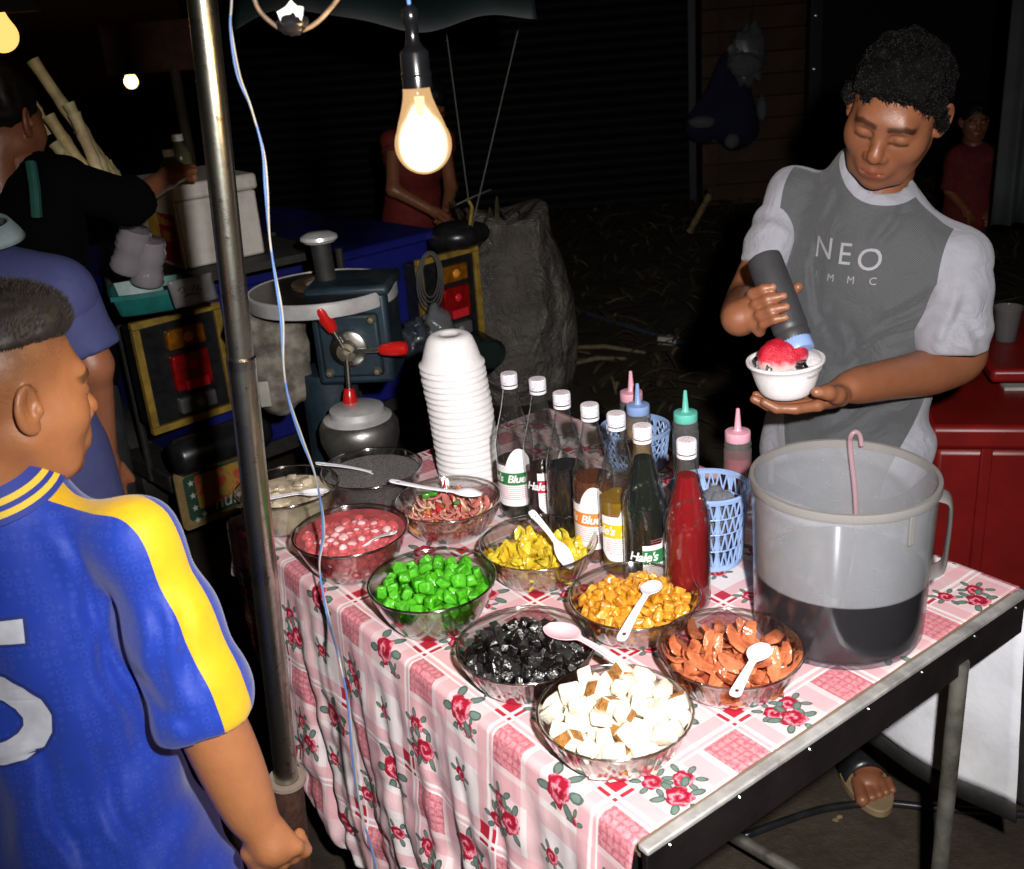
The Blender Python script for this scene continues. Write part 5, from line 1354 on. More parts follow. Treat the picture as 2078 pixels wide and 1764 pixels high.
# ---------------- the boy in the football shirt
def boy():
    az = math.radians(44); pt = math.radians(8)
    fwd = np.array([math.cos(az)*math.cos(pt), math.sin(az)*math.cos(pt), -math.sin(pt)]); xr = np.array([math.sin(az), -math.cos(az), 0])
    R = rotfrom(fwd, xr); ks = .98; hc = D(56, 832, 1.17)-R@(np.array([.085, -.012, -.002])*ks)
    hv, hq = place_head(R, hc, ks); hl = HEAD[0]
    N = hc+np.array([-.03, -.02, -.135]); Sr = D(280, 1092, 1.16); half = Sr-N; Sl = N-np.array([half[0], half[1], -half[2]*1])+np.array([0, 0, 0]); Sl[2] = Sr[2]
    t = thing('person', 'boy with cropped hair in a blue football shirt with yellow stripes, seen from behind', 'person', (N[0], N[1], 0))
    cuff = D(428, 1462, 1.14); wr = D(512, 1655, 1.12); fist = D(556, 1722, 1.11); el = cuff*.55+Sr*.45+np.array([0, 0, -.06])
    s = SDF(*bounds([N, Sr, Sl, N-np.array([0, 0, .5])], .08), .009)
    s.cap(hc+R@np.array([0, -.03, -.08]), N-np.array([0, 0, .04]), .048, .058, k=.03); s.cap(Sr, Sl, .035, k=.02); s.ell(N-np.array([0, 0, .24]), (.08, .08, .22), k=.04)
    parts = [(hv, hq), s.arrays()]
    s = SDF(*bounds([Sr, cuff, wr, fist], .06), .0038)
    ap = smooth_path([Sr, cuff+np.array([-.01, 0, .05]), cuff*.55+wr*.45, wr], 6); s.path(ap, np.interp(np.linspace(0, 1, len(ap)), [0, .33, .66, 1], [.036, .034, .031, .022]), k=.025)
    d = (fist-wr)/np.linalg.norm(fist-wr); sd = np.cross(d, -_f); sd /= np.linalg.norm(sd)
    s.cap(wr, fist-d*.005, .024, .028, k=.02)
    for i in range(4):
        o = sd*(.026-.017*i); k0 = fist+o+d*.012; s.cap(fist+o*.6-d*.02, k0, .015, .0105, k=.010)
        s.path([k0, k0+d*.016+_f*.020, k0-d*.004+_f*.036], [.0105, .0098, .0085], k=.005)
    s.path([fist-d*.012+sd*.030, fist+d*.012+sd*.036+_f*.012, fist+d*.022+sd*.020+_f*.030], [.013, .0115, .0090], k=.006)
    parts.append(s.arrays())
    s = SDF(*bounds([N-np.array([.12, .1, .4]), N-np.array([-.12, -.1, 1.22])], .05), .014)
    for k in (-1, 1):
        o = half*k*.55; o = np.array([o[0], o[1], 0]); s.path([N-np.array([0, 0, .40]), N+o-np.array([0, 0, .55]), N+o-np.array([0, 0, .95]), np.array([N[0]+o[0], N[1]+o[1], .05])], [.07, .075, .055, .035], k=.03)
        s.cap((N[0]+o[0], N[1]+o[1], .035), (N[0]+o[0]+fwd[0]*.12, N[1]+o[1]+fwd[1]*.12, .028), .034, .030, k=.02)
    parts.append(s.arrays())
    vs, q = weld(*parts); tint = np.ones((len(vs), 3)); ht = HEAD_T.copy()
    # clipped hair at the sides: density grows upward from the ear
    x, y, z = hl[:, 0], hl[:, 1], hl[:, 2]
    line = -.012+.030*np.clip((y+.01)/.05, 0, 1)+.040*np.clip((y-.035)/.03, 0, 1)
    dens = np.clip((z-line)/.075, 0, 1)*(y < .075); back = np.clip((-.02-y)/.05, 0, 1)*np.clip((z+.07)/.05, 0, 1); dens = np.clip(np.maximum(dens, back*.6), 0, 1)**.8
    nz = vnoise(81)(hl, 160)*.05
    ht = ht*(1-(dens*.80+nz*dens)[:, None])+np.array([.16, .20, .25])*(dens*.80)[:, None]; tint[:len(hv)] = np.clip(ht, 0, 1)
    link('body', raw_mesh('body', vs, q, m_skinb, tint), t)
    # crop on top
    s = SDF((-.10, -.125, .0), (.10, .12, .16), .0034); s.ell((0, -.010, .050), (.080, .094, .090), k=.01); s.ell((0, .030, .095), (.062, .050, .038), k=.02)
    s.cut((0, .0, .072), (0, .10, -1), .25, .012); s.ell((0, .115, .03), (.09, .035, .065), k=.01, sub=True); nh = vnoise(83); s.warp(lambda P: -.0016*nh(P, 190)); a0 = s.arrays()
    sel = a0[0]; sel = sel[sel[:, 2] > .060]
    def root(g):
        p = sel[g.randint(len(sel))]; d = p-np.array([0, -.01, -.02]); return p-d*.03, d+np.array([0, .02, .06])
    st_ = strands(5200, root, 7, (.010, .018), .0010, .15, 3)
    hs = hl[(dens > .30) & (z > -.02)]
    def root2(g):
        p = hs[g.randint(len(hs))]; d = p-np.array([0, -.01, .02]); return p-d*.01, d+np.array([0, .03, -.01])
    st2 = strands(8000, root2, 9, (.002, .004), .00035, .2, 3)
    v2, q2 = weld(a0, st_, st2); link('hair', raw_mesh('hair', (v2*ks)@R.T+hc, q2, plain('crop_hair', (.016, .012, .011), .6, var=.3)), t)
    # --- shirt
    xh = np.array([half[0], half[1], 0]); xh /= np.linalg.norm(xh); ft = np.array([-xh[1], xh[0], 0]); B3 = np.stack([xh, ft, np.array([0, 0, 1])], 1)
    s = SDF(*bounds([Sr, Sl, cuff, N-np.array([0, 0, .70])], .15), .0064)
    s.cap(Sr, Sl, .044, k=.03); s.cap(N, N+np.array([0, 0, -.03]), .075, k=.04)
    s.ell(N-np.array([0, 0, .15])-ft*.01, (.135, .095, .17), B3, k=.05); s.ell(N-np.array([0, 0, .34])-ft*.015, (.140, .108, .22), B3, k=.05); s.ell(N-np.array([0, 0, .52])-ft*.02, (.182, .138, .20), B3, k=.05)
    dl = (cuff-Sr)/np.linalg.norm(cuff-Sr); s.path([Sr-dl*.01, Sr*.55+cuff*.45, cuff-dl*.03], [.041, .054, .073], k=.035)
    s.cap(N+np.array([0, 0, .0]), hc+R@np.array([0, -.03, -.09]), .052, .056, k=.006, sub=True); s.ell(N-np.array([0, 0, .66])-ft*.02+xh*.015, (.205, .150, .18), B3, k=.05); s.cut(N-np.array([0, 0, .72]), (0, 0, -1), .4)
    n1, n2 = vnoise(85), vnoise(86)
    s.warp(lambda P: -.0105*(np.sin(((P-N)@xh)*34+((P-N)[:, 2])*18+2.5*n1(P, 5))*.5+.35*np.sin(((P-N)@xh)*60-((P-N)[:, 2])*46+2*n2(P, 6))+.5*n2(P, 8))*np.clip((N[2]-.06-P[:, 2])/.2, .1, 1)-.0035*np.sin(((P-Sr)@dl)*44+3*n1(P, 8))*np.clip(1-np.linalg.norm(np.cross(P-Sr, dl), axis=1)/.09, 0, 1))
    s.cut(cuff, dl, .088, .006); s.cap(cuff-dl*.01, cuff+dl*.05, .054, .056, k=.006, sub=True)
    vs, q = s.arrays(2)
    vs = press_folds(vs, [((150, 1120), (210, 1300), .8), ((215, 1180), (330, 1500), 1.2), ((180, 1240), (300, 1560), .9), ((300, 1200), (340, 1400), .8), ((345, 1190), (400, 1400), .7), ((60, 1480), (160, 1764), .9), ((180, 1500), (290, 1764), .9), ((110, 1060), (170, 1160), .6), ((270, 1430), (410, 1480), .6)], 1.12, .0085, .0095, .14)
    # stripe from collar over the shoulder down the outside of the sleeve
    tow = -_f*.55+np.array([0, 0, 1.0])*.55+_r*.75; tow /= np.linalg.norm(tow); tw = tow-dl*(tow@dl); tw /= np.linalg.norm(tw)
    poly = [N+np.array([0, 0, .052])+xh*.045, N*.6+Sr*.4+np.array([0, 0, .050]), N*.25+Sr*.75+np.array([0, 0, .045])+tow*.004, Sr+tow*.046, Sr*.5+cuff*.5+tw*.058, cuff+tw*.066, cuff+dl*.05+tw*.067]
    dm = np.full(len(vs), 9.0)
    for a, b_ in zip(poly[:-1], poly[1:]):
        ab = b_-a; tt = np.clip(((vs-a)@ab)/(ab@ab), 0, 1); dm = np.minimum(dm, np.linalg.norm(vs-a-tt[:, None]*ab, axis=1))
    m_j = clothmat('football_shirt', (.013, .046, .39), (.74, .46, .012), 'stripe', rough=.55, sheen=.2, gloss=.32, dots=(.05, .10, .45), fold=(5, .2, .16))
    sh = link('football_shirt', raw_mesh('football_shirt', vs, q, m_j, None, {'stripe': .0245-dm}), t)
    # back number
    from mathutils.bvhtree import BVHTree
    me = sh.data; bv = BVHTree.FromPolygons([v.co for v in me.vertices], [p.vertices for p in me.polygons])
    h = bv.ray_cast(V(CAM), V(ray(8, 1420)).normalized()); c0 = np.array(h[0]) if h[0] is not None else N-np.array([0, 0, .25]); bk = -ft; rt = xh
    def onb(dx, sc=1.0, off=.0015):
        def fn(xx, yy):
            p = c0+rt*(xx+dx)+np.array([0, 0, yy])+bk*.3; hh = bv.ray_cast(V(p), V(-bk)); return (hh[0] if hh[0] is not None else V(c0))+Vector(bk)*off
        return fn
    place_text('shirt_number', '5', plain('number_edge', (.02, .04, .22), .6), sh, onb(-.002, 1, .0030), .275, bold=.007, cuts=3)
    place_text('shirt_number', '5', plain('number_white', (.62, .64, .72), .6), sh, onb(-.002, 1, .0045), .275, bold=.003, cuts=3)
    # collar with two yellow stripes
    ca = (hc+R@np.array([0, -.035, -.10]))-N; ca /= np.linalg.norm(ca); cb = N+ca*.030
    b = MB(); Mx = basis(ca+fwd*.12); prof = [(.060, .030), (.064, .034), (.070, .026), (.078, .012), (.086, -.004), (.084, -.006), (.074, .008), (.064, .020), (.059, .026)]
    b.lathe(prof, 48, cb, Mx, closed=True); m_col = MAT('collar_stripes')
    me_c = b.mesh('collar', m_col.m, 60); w = np.array([(np.array(v.co)-cb)@np.array(Mx)[:, 2] for v in me_c.vertices])
    at = me_c.attributes.new('hgt', 'FLOAT', 'POINT'); at.data.foreach_set('value', w.astype(np.float32))
    qn = m_col.n('ShaderNodeAttribute'); qn.attribute_name = 'hgt'; hgt = E(m_col.nt, qn.outputs['Fac'])
    m_col.set(Base_Color=m_col.mix(hgt.box(.003, .010).max(hgt.box(.016, .023)), (.02, .04, .30), (.78, .55, .05)), Roughness=.7); link('collar', me_c, sh)
    # shorts
    s = SDF(*bounds([N-np.array([.15, .12, .48]), N-np.array([-.15, -.12, .86])], .05), .012); s.ell(N-np.array([0, 0, .52]), (.125, .10, .12), B3, k=.03)
    for k in (-1, 1):
        o = np.array([half[0], half[1], 0])*k*.55; s.cap(N+o-np.array([0, 0, .55]), N+o-np.array([0, 0, .84]), .070, .074, k=.02)
    link('shorts', s.mesh('shorts', plain('dark_shorts', (.012, .013, .03), .8)), t)
boy()

# ---------------- people further back
def figure(label, hcen, az, pt, neck, Sr, Sl, hip, arms, shirt, sleeve=.5, ks=1.0, trou=(.02, .02, .025), hair=True, res=.009, skin=None, name='person', wide=1.0, extra=None, legs=True):
    fwd = np.array([math.cos(az)*math.cos(pt), math.sin(az)*math.cos(pt), -math.sin(pt)]); xr = np.array([math.sin(az), -math.cos(az), 0]); R = rotfrom(fwd, xr)
    t = thing(name, label, 'person', (hip[0], hip[1], 0)); skin = skin or m_skin
    hv, hq = place_head(R, hcen, ks); parts = [(hv, hq)]; L = lambda a, b_, f: np.array(a)*(1-f)+np.array(b_)*f
    s = SDF(*bounds([neck, Sr, Sl, hip, hcen], .09), res*1.3); s.cap(np.array(hcen)+R@np.array([0, -.03, -.08])*ks, neck, .046*ks, .055*ks, k=.03); s.cap(Sr, Sl, .032*ks, k=.02); s.cap(neck, hip, .05*ks, .07*ks, k=.03)
    if legs:
        parts.append(s.arrays())
        s = SDF(*bounds([hip-np.array([.12, .12, 0]), np.array([hip[0]+.12, hip[1]+.12, .0])], .07), .014)
        off = (np.array(Sr)-np.array(Sl))*.25; off[2] = 0
        for k in (-1, 1):
            o = off*k; s.path([hip, hip+o-np.array([0, 0, .08]), np.array([hip[0]+o[0], hip[1]+o[1], .45]), np.array([hip[0]+o[0], hip[1]+o[1], .06])], [.07, .07, .05, .036], k=.03)
            s.cap((hip[0]+o[0], hip[1]+o[1], .035), (hip[0]+o[0]+fwd[0]*.14, hip[1]+o[1]+fwd[1]*.14, .028), .036, .030, k=.02)
    parts.append(s.arrays())
    for S, chain in ((Sr, arms[0]), (Sl, arms[1])):
        pts = [np.array(S)]+[np.array(c) for c in chain]; d = pts[-1]-pts[-2]; d = d/np.linalg.norm(d)
        s = SDF(*bounds(pts+[pts[-1]+d*.09], .06), min(res, .0055)); s.path(pts, [.036*ks, .032*ks, .024*ks][:len(pts)], k=.02)
        sd = np.cross(d, (0, 0, 1.0)); sd = sd/(np.linalg.norm(sd)+1e-9); w = pts[-1]; s.cap(w, w+d*.05*ks, .024*ks, .027*ks, k=.015)
        for i in range(4):
            o = sd*(.024-.016*i)*ks; s.path([w+d*.05*ks+o, w+d*.085*ks+o*1.05, w+d*.085*ks+o-np.array([0, 0, .03])], [.0105*ks, .0098*ks, .0085*ks], k=.004)
        s.path([w+d*.02+sd*.026*ks, w+d*.06*ks+sd*.044*ks], [.012*ks, .009*ks], k=.006); parts.append(s.arrays())
    vs, q = weld(*parts); tint = np.ones((len(vs), 3)); tint[:len(hv)] = HEAD_T; link('body', raw_mesh('body', vs, q, skin, tint), t)
    xh = np.array(Sr)-np.array(Sl); xh[2] = 0; xh /= np.linalg.norm(xh); ft = np.array([-xh[1], xh[0], 0]); B3 = np.stack([xh, ft, np.array([0, 0, 1])], 1)
    s = SDF(*bounds([Sr, Sl, hip, neck], .18), res); n1 = vnoise(int(abs(hcen[0])*1000) % 97)
    s.cap(Sr, Sl, .058*ks, k=.03); m1 = L(neck, hip, .3); m2 = L(neck, hip, .75)
    s.ell(m1, np.array((.165, .11, .17))*ks*wide, B3, k=.05); s.ell(m2, np.array((.150, .115, .19))*ks*wide, B3, k=.05); s.ell(np.array(hip), np.array((.155, .125, .12))*ks*wide, B3, k=.05)
    s.cap(np.array(neck)+np.array([0, 0, .0]), np.array(hcen)+R@np.array([0, -.03, -.08]), .050*ks, .06*ks, k=.006, sub=True)
    s.warp(lambda P: -.006*n1(P, 11)); sh = [s.arrays(1)]
    for S, chain in ((Sr, arms[0]), (Sl, arms[1])):
        S = np.array(S); e = L(S, chain[0], sleeve*2 if sleeve <= .5 else 1.0); pts = [S, e]
        if sleeve > .5: pts.append(L(chain[0], chain[1], (sleeve-.5)*2))
        d = pts[-1]-pts[-2]; d = d/np.linalg.norm(d); s = SDF(*bounds(pts, .10), res*.85); s.path(pts+[pts[-1]+d*.03], ([.056*ks, .052*ks, .048*ks][:len(pts)])+[.052*ks], k=.02); s.cut(pts[-1], d, .14); s.cap(pts[-1]-d*.02, pts[-1]+d*.06, .043*ks, .046*ks, k=.003, sub=True); s.warp(lambda P: -.004*n1(P, 15)); sh.append(s.arrays(1))
    vs, q = weld(*sh); so = link('shirt', raw_mesh('shirt', vs, q, shirt), t)
    if legs:
        s = SDF(*bounds([hip-np.array([.14, .14, 0]), np.array([hip[0]+.14, hip[1]+.14, .05])], .08), .014); off = (np.array(Sr)-np.array(Sl))*.25; off[2] = 0; s.ell(hip-np.array([0, 0, .04]), np.array((.13, .10, .12))*ks, B3, k=.03)
        for k in (-1, 1): s.path([hip+off*k-np.array([0, 0, .06]), np.array([hip[0]+off[0]*k, hip[1]+off[1]*k, .45]), np.array([hip[0]+off[0]*k, hip[1]+off[1]*k, .08])], [.085*ks, .066*ks, .060*ks], k=.03)
        link('trousers', s.mesh('trousers', plain('trousers_cloth', trou, .8, var=.3)), t)
    if hair:
        s = SDF((-.11, -.13, -.05), (.11, .12, .15), .005); s.ell((0, -.018, .046), (.084, .098, .088), k=.01); s.ell((0, .095, -.03), (.07, .06, .085), k=.012, sub=True)
        for x_ in (-1, 1): s.ell((x_*.09, .0, -.03), (.03, .030, .038), k=.008, sub=True)
        nh = vnoise(5); s.warp(lambda P: -.003*nh(P, 110)); v2, q2 = s.arrays(); link('hair', raw_mesh('hair', (v2*ks)@R.T+np.array(hcen), q2, m_hair), t)
    return t, so, fwd, ft, B3
# blue T-shirt behind the boy
nk = D(-62, 512, 1.72); Sr = D(122, 592, 1.72); Sl = nk*2-Sr; Sl[2] = Sr[2]
t2, so, fw, ft, B3 = figure('person in a slate blue T-shirt with a pale collar standing behind the boy', D(-200, 345, 1.70), math.radians(25), .1, nk, Sr, Sl, nk-np.array([.0, 0, .52]),
    ((D(186, 740, 1.72), D(212, 940, 1.80)), (Sl+np.array([-.02, 0, -.27]), Sl+np.array([.06, .05, -.46]))), plain('slate_shirt', (.040, .050, .16), .8, var=.08, bump=.25, bscale=40), .40, 1.0, (.03, .035, .07))
b = MB(); cb = nk+np.array([.004, 0, .036]); b.lathe([(.060, .010), (.066, .012), (.080, -.006), (.086, -.016), (.080, -.014), (.064, .004)], 48, cb, basis((.10, -.10, 1)), closed=True); b.obj('collar_band', plain('pale_collar', (.26, .36, .40), .8), t2, 180)
# juice seller in black reaching over his bottles
nk = D(35, 330, 2.50); Sr = D(128, 372, 2.44); Sl = D(-20, 350, 2.66)
figure('juice seller in a black long-sleeved shirt and green apron reaching for bottles', D(2, 248, 2.50), math.radians(70), .15, nk, Sr, Sl, nk-np.array([.02, 0, .50]),
    ((D(258, 412, 2.56), D(340, 362, 2.74)), (Sl+np.array([-.03, .05, -.27]), Sl+np.array([-.03, .15, -.46]))), plain('black_shirt', (.002, .002, .0025), .95, var=.2, spec=.08), .62, 1.0)
ap = [o for o in COL.objects if o.get('label', '').startswith('juice seller')][0]
b = MB(); b.tube([D(62, 330, 2.36), D(70, 380, 2.335), D(74, 440, 2.335)], .012, 8); b.obj('apron_strap', plain('green_apron', (.01, .085, .07), .8), ap)
# person in a red vest behind the bulb
nk = D(845, 262, 5.3); Sr = D(798, 290, 5.2); Sl = D(900, 285, 5.35)
figure('person in a red vest bending over the cart behind the bulb', D(868, 212, 5.2), math.radians(300), .7, nk, Sr, Sl, nk+np.array([-.08, .15, -.45]),
    ((D(798, 385, 5.1), D(885, 432, 5.05)), (D(915, 380, 5.25), D(905, 432, 5.1))), plain('red_vest', (.14, .010, .006), .8, var=.2), .12, 1.0)
# child in red far behind the vendor
nk = D(1975, 296, 6.2); Sr = D(1942, 318, 6.2); Sl = D(2012, 322, 6.15)
figure('child in a red T-shirt standing in the dark behind the vendor', D(1978, 246, 6.2), math.radians(262), .05, nk, Sr, Sl, nk-np.array([0, 0, .42]),
    ((Sr+np.array([-.03, 0, -.19]), Sr+np.array([.02, -.1, -.28])), (Sl+np.array([.03, 0, -.19]), Sl+np.array([-.02, -.1, -.28]))), plain('red_tee', (.13, .010, .008), .85, var=.2), .5, .9)
# ------------------------------------------------------------------ the juice cart behind the table
PL, PR = np.array([*D(285, 760, 3.02)[:2], 0]), np.array([*D(960, 590, 3.90)[:2], 0])
CX = (PR-PL)/np.linalg.norm(PR-PL); CN = np.array([CX[1], -CX[0], 0])          # along the tail, and outward from it
C3 = Matrix((CX, -CN, (0, 0, 1))).transposed(); WID = float(np.linalg.norm(PR-PL))
def K(a, out, z): return PL+CX*a+CN*out+np.array([0, 0, z])
m_blue = plain('dark_blue_paint', (.007, .010, .13), .4, var=.25, vscale=8, dirt=((.02, .018, .03), .6))
ct = thing('juice_cart', 'dark blue motor cart with two tail-lamp panels behind the table', 'cart', K(WID/2, -.5, 0))
b = MB(); b.box(K(WID/2, -.55, .67), (WID-.30, 1.0, .56), C3); b.obj('cargo_box', m_blue, ct, bevel=.012)
b = MB(); b.box(K(WID/2, -.55, .955), (WID-.24, 1.06, .035), C3); b.obj('box_rim', m_blue, ct, bevel=.008)
b = MB(); b.box(K(WID/2, -.55, .36), (WID-.10, .95, .06), C3); b.obj('chassis', m_blackm, ct, bevel=.005)
for a in (.12, WID-.12):
    b = MB(); c = K(a, -.62, .255); Mx = basis(CX)
    b.lathe([(.13, -.05), (.20, -.055), (.245, -.04), (.252, 0), (.245, .04), (.20, .055), (.13, .05)], 40, c, Mx, closed=True); w = b.obj('wheel', m_blackm, ct)
    b = MB(); b.lathe([(.001, .03), (.05, .035), (.13, .02), (.13, -.02), (.05, -.035), (.001, -.03)], 32, c, Mx); b.obj('rim', m_galv, w)
m_amber = juicy('amber_lens', (.20, .07, .006), 0, .12, .3); m_redl = juicy('red_lens', (.22, .005, .005), 0, .12, .3); m_wlens = juicy('clear_lens', (.10, .10, .105), 0, .15, .1)
m_reflr = MAT('red_reflector'); m_reflr.set(Base_Color=(.95, .03, .05), Roughness=.25, Metallic=.3); m_reflr = m_reflr.m  # flash thrown back by the reflectors is put into this bright base colour
m_ambb = plain('amber_boss', (.85, .30, .03), .25); m_whb = plain('clear_boss', (.30, .30, .31), .25)
def panel(a0, z0, w, h, zf=0):
    """yellow-framed lamp panel: amber, red with reflector, clear"""
    c = K(a0+w/2, .03, z0+h/2)
    b = MB(); b.box(c-CN*.03, (w-.02, .09, h-.02), C3); p = b.obj('lamp_panel', m_black, ct, bevel=.004)
    for (x, z, ww, hh) in ((0, h/2, w, .022), (0, -h/2, w, .022), (-w/2+.011, 0, .022, h), (w/2-.011, 0, .022, h)):
        b = MB(); b.box(c+CX*x+np.array([0, 0, z])+CN*.016, (ww, .022, hh-.001 if ww > .1 else hh-.024), C3); b.obj('frame_bar', m_yellow, p, bevel=.002)
    for (z, hh, m, nm) in ((h*.30, h*.20, m_amber, 'amber_lamp'), (-h*.02, h*.36, m_redl, 'red_lamp'), (-h*.335, h*.17, m_wlens, 'clear_lamp')):
        b = MB(); b.box(c+CX*.012+np.array([0, 0, z])+CN*.026, (w*.42, .030, hh-.006), C3); o = b.obj(nm, m, p, bevel=.006)
    q = c+CX*.018+np.array([0, 0, -h*.145])+CN*.043; b = MB(); b.box(q, (w*.26, .004, h*.09), C3); b.obj('reflector', m_reflr, p)
    for z, m, r in ((h*.30, m_ambb, .016), (h*.03, m_reflr, .015), (-h*.335, m_whb, .014)):
        b = MB(); b.lathe([(.0005, .007), (r*.7, .005), (r, 0)], 20, c+CX*.016+np.array([0, 0, z])+CN*.0415, basis(CN)); b.obj('lens_boss', m, p)
    return c
def zat(x, y, Y): return float(D(x, y, Y)[2])
zb_, zt_ = zat(305, 866, 3.02), zat(263, 656, 3.02); panel(-.02, zb_, .285, zt_-zb_)
zb2, zt2 = zat(979, 676, 3.88), zat(973, 500, 3.88); panel(WID-.29, zb2, .285, zt2-zb2)
# round black bumper bar under the near panel, and the painted mud flap
b = MB(); b.tube([K(.0, .10, zb_-.085), K(.02, .10, zb_-.085), K(.30, .10, zb_-.085), K(.32, .10, zb_-.085)], [.045, .058, .058, .045], 28); b.obj('bumper_bar', m_black, ct, 60)
zm = zb_-.14; b = MB(); hh = zm-zat(380, 1078, 2.98); ww = .30
def rrect(w, h, r, n=5):
    out = []
    for cx, cz, a0 in ((w/2-r, h/2-r, 0), (-w/2+r, h/2-r, 90), (-w/2+r, -h/2+r, 180), (w/2-r, -h/2+r, 270)):
        for k in range(n+1): a = math.radians(a0+90*k/n); out.append((cx+r*math.cos(a), cz+r*math.sin(a)))
    return out
def plate(name, w, h, r, c, off, th, mat, par):
    b = MB(); o = rrect(w, h, r); n = len(o); f = [c+CX*x+np.array([0, 0, z])+CN*(off+th) for x, z in o]; k = [c+CX*x+np.array([0, 0, z])+CN*off for x, z in o]
    b.add(f+k, [tuple(range(n)), tuple(range(2*n-1, n-1, -1))]+[(i, (i+1) % n, n+(i+1) % n, n+i) for i in range(n)]); return b.obj(name, mat, par)
mc = K(.155, .06, zm-hh/2); mf = plate('mud_flap', ww, hh, .02, mc, 0, .008, plain('tan_board', (.20, .135, .05), .7, var=.2, dirt=((.05, .035, .02), .6)), ct)
plate('green_border', ww-.05, hh-.05, .014, mc, .0085, .0015, plain('green_border', (.012, .045, .025), .6), mf)
def flapart():
    M = MAT('worn_red_print'); f = M.noise(14, 3, dist=2.5); c = M.mix(f.sstep(.44, .50), (.42, .05, .025), (.30, .19, .03)); c = M.mix(M.noise(55, 5, rough=.8).sstep(.60, .72)*.7, c, (.30, .22, .18)); M.set(Base_Color=c, Roughness=.6); return M.m
plate('worn_print', ww-.10, hh-.09, .008, mc+CX*.012+np.array([0, 0, .012]), .0105, .001, flapart(), mf)
m_wl = plain('white_paint', (.42, .42, .38), .6)
try: place_text('lettering', 'คนเหล็ก', m_wl, mf, lambda x, y: V(mc+CX*(x+.045)+np.array([0, 0, y-hh/2+.052])+CN*.0125), .052, .15, 1, .0008)
except Exception: pass
for k in range(5):
    b = MB(); c = mc+CX*(-ww/2+.048)+np.array([0, 0, hh/2-.05-.042*k])+CN*.0118 if k < 4 else mc+CX*(-ww/2+.075)+np.array([0, 0, -hh/2+.036])+CN*.0118
    pts = [c+CX*math.sin(PI*i/5)*(.012 if i % 2 == 0 else .005)+np.array([0, 0, math.cos(PI*i/5)*(.012 if i % 2 == 0 else .005)]) for i in range(10)]
    b.add(pts, [tuple(range(10))]); b.obj('star', m_wl, mf)
# exhaust
b = MB(); e0 = D(985, 716, 3.72); b.tube([e0+np.array([-.10, .25, 0]), e0+np.array([.02, -.02, 0])], .055, 28); b.lathe([(.054, 0), (.058, .004), (.052, .012), (.045, 0)], 28, e0+np.array([.02, -.02, 0]), basis((.12, -.27, 0))); b.obj('exhaust', plain('dark_green_black', (.01, .018, .016), .35), ct)
# black cowl and silver lever at the far end
s_ = SDF(*bounds([D(925, 475, 3.85)], .20), .009); c = D(925, 478, 3.85); s_.ell(c, (.10, .09, .055), k=.01); s_.cap(c+np.array([-.05, 0, -.02]), c+np.array([.09, .02, .0]), .045, .035, k=.03); link('cowl', s_.mesh('cowl', m_black), ct)
b = MB(); b.tube([D(926, 416, 3.8), D(960, 400, 3.82), D(996, 385, 3.85)], .004, 8); b.obj('lever', m_steel, ct)
b = MB(); b.tube([D(952, 468, 3.82), D(958, 420, 3.82), D(948, 402, 3.82)], .006, 8); b.obj('lever_stem', m_yellow, ct)

# --- ice shaving machine
ym = 2.72; mt_c = D(656, 600, ym); im = thing('ice_machine', 'blue iron ice shaver with a round steel top and three red handles', 'machine', (mt_c[0], mt_c[1], 0))
Rm = .195; m_iron = plain('blue_cast_iron', (.012, .028, .042), .5, .2, var=.3, vscale=15, dirt=((.07, .06, .05), .65), bump=.2, bscale=60)
m_disc = plain('polished_disc', (.75, .75, .76), .34, .5, var=.2, vscale=12, dirt=((.25, .22, .19), .3))  # flash caught by the rim is put into this pale, half-metal colour
b = MB(); b.lathe([(Rm-.008, -.012), (Rm-.002, -.012), (Rm, -.008), (Rm, .022), (Rm-.003, .026), (Rm-.008, .026)], 96, mt_c, closed=True); b.obj('steel_rim', m_disc, im)
b = MB(); b.lathe([(.001, -.010), (Rm-.009, -.010), (Rm-.009, .024), (.10, .028), (.001, .024)], 72, mt_c); b.obj('top_plate', plain('dark_top_plate', (.03, .028, .026), .3, .6, var=.4, vscale=10), im)  # steel like the rim; its unlit look is put into the dark colour
b = MB(); b.lathe([(.062, .030), (.098, .030), (.098, .038), (.088, .042), (.066, .040)], 56, mt_c+np.array([.02, .0, 0]), closed=True); b.obj('well_ring', plain('brown_ring', (.10, .06, .035), .5, .3), im)
b = MB(); b.lathe([(.001, .031), (.064, .031), (.060, .034), (.001, .035)], 48, mt_c+np.array([.02, 0, 0])); b.obj('well_floor', plain('pale_well', (.45, .43, .38), .5), im)
pc_ = mt_c+np.array([.015, 0, .03]); b = MB(); b.tube([pc_, pc_+np.array([-.004, 0, .115])], .026, 28); b.obj('press_column', m_blackm, im)
b = MB(); b.lathe([(.001, .022), (.030, .020), (.046, .012), (.048, .004), (.040, -.004), (.001, -.004)], 40, pc_+np.array([-.005, 0, .115])); b.obj('column_cap', m_disc, im)
hub = D(705, 712, 2.56); gx = np.array([.94, -.10, 0]); gx /= np.linalg.norm(gx); gn = np.array([gx[1], -gx[0], 0]); G3 = Matrix((gx, -gn, (0, 0, 1))).transposed()
b = MB(); b.box(hub-gn*.14+np.array([0, 0, .01]), (.20, .17, .24), G3); b.box(hub-gn*.15+np.array([0, 0, .135]), (.22, .2, .03), G3); b.obj('gear_case', m_iron, im, bevel=.012)
b = MB(); b.box(hub-gn*.045, (.155, .022, .165), G3); pt_ = b.obj('cover_plate', m_iron, im, bevel=.008)
for x in (-.062, .062):
    for z in (-.068, .068):
        b = MB(); b.lathe([(.001, .014), (.007, .013), (.011, .008), (.013, 0)], 6, hub-gn*.034+gx*x+np.array([0, 0, z]), basis(gn)); b.obj('bolt', plain('worn_bolt', (.20, .17, .12), .5, .6), pt_)
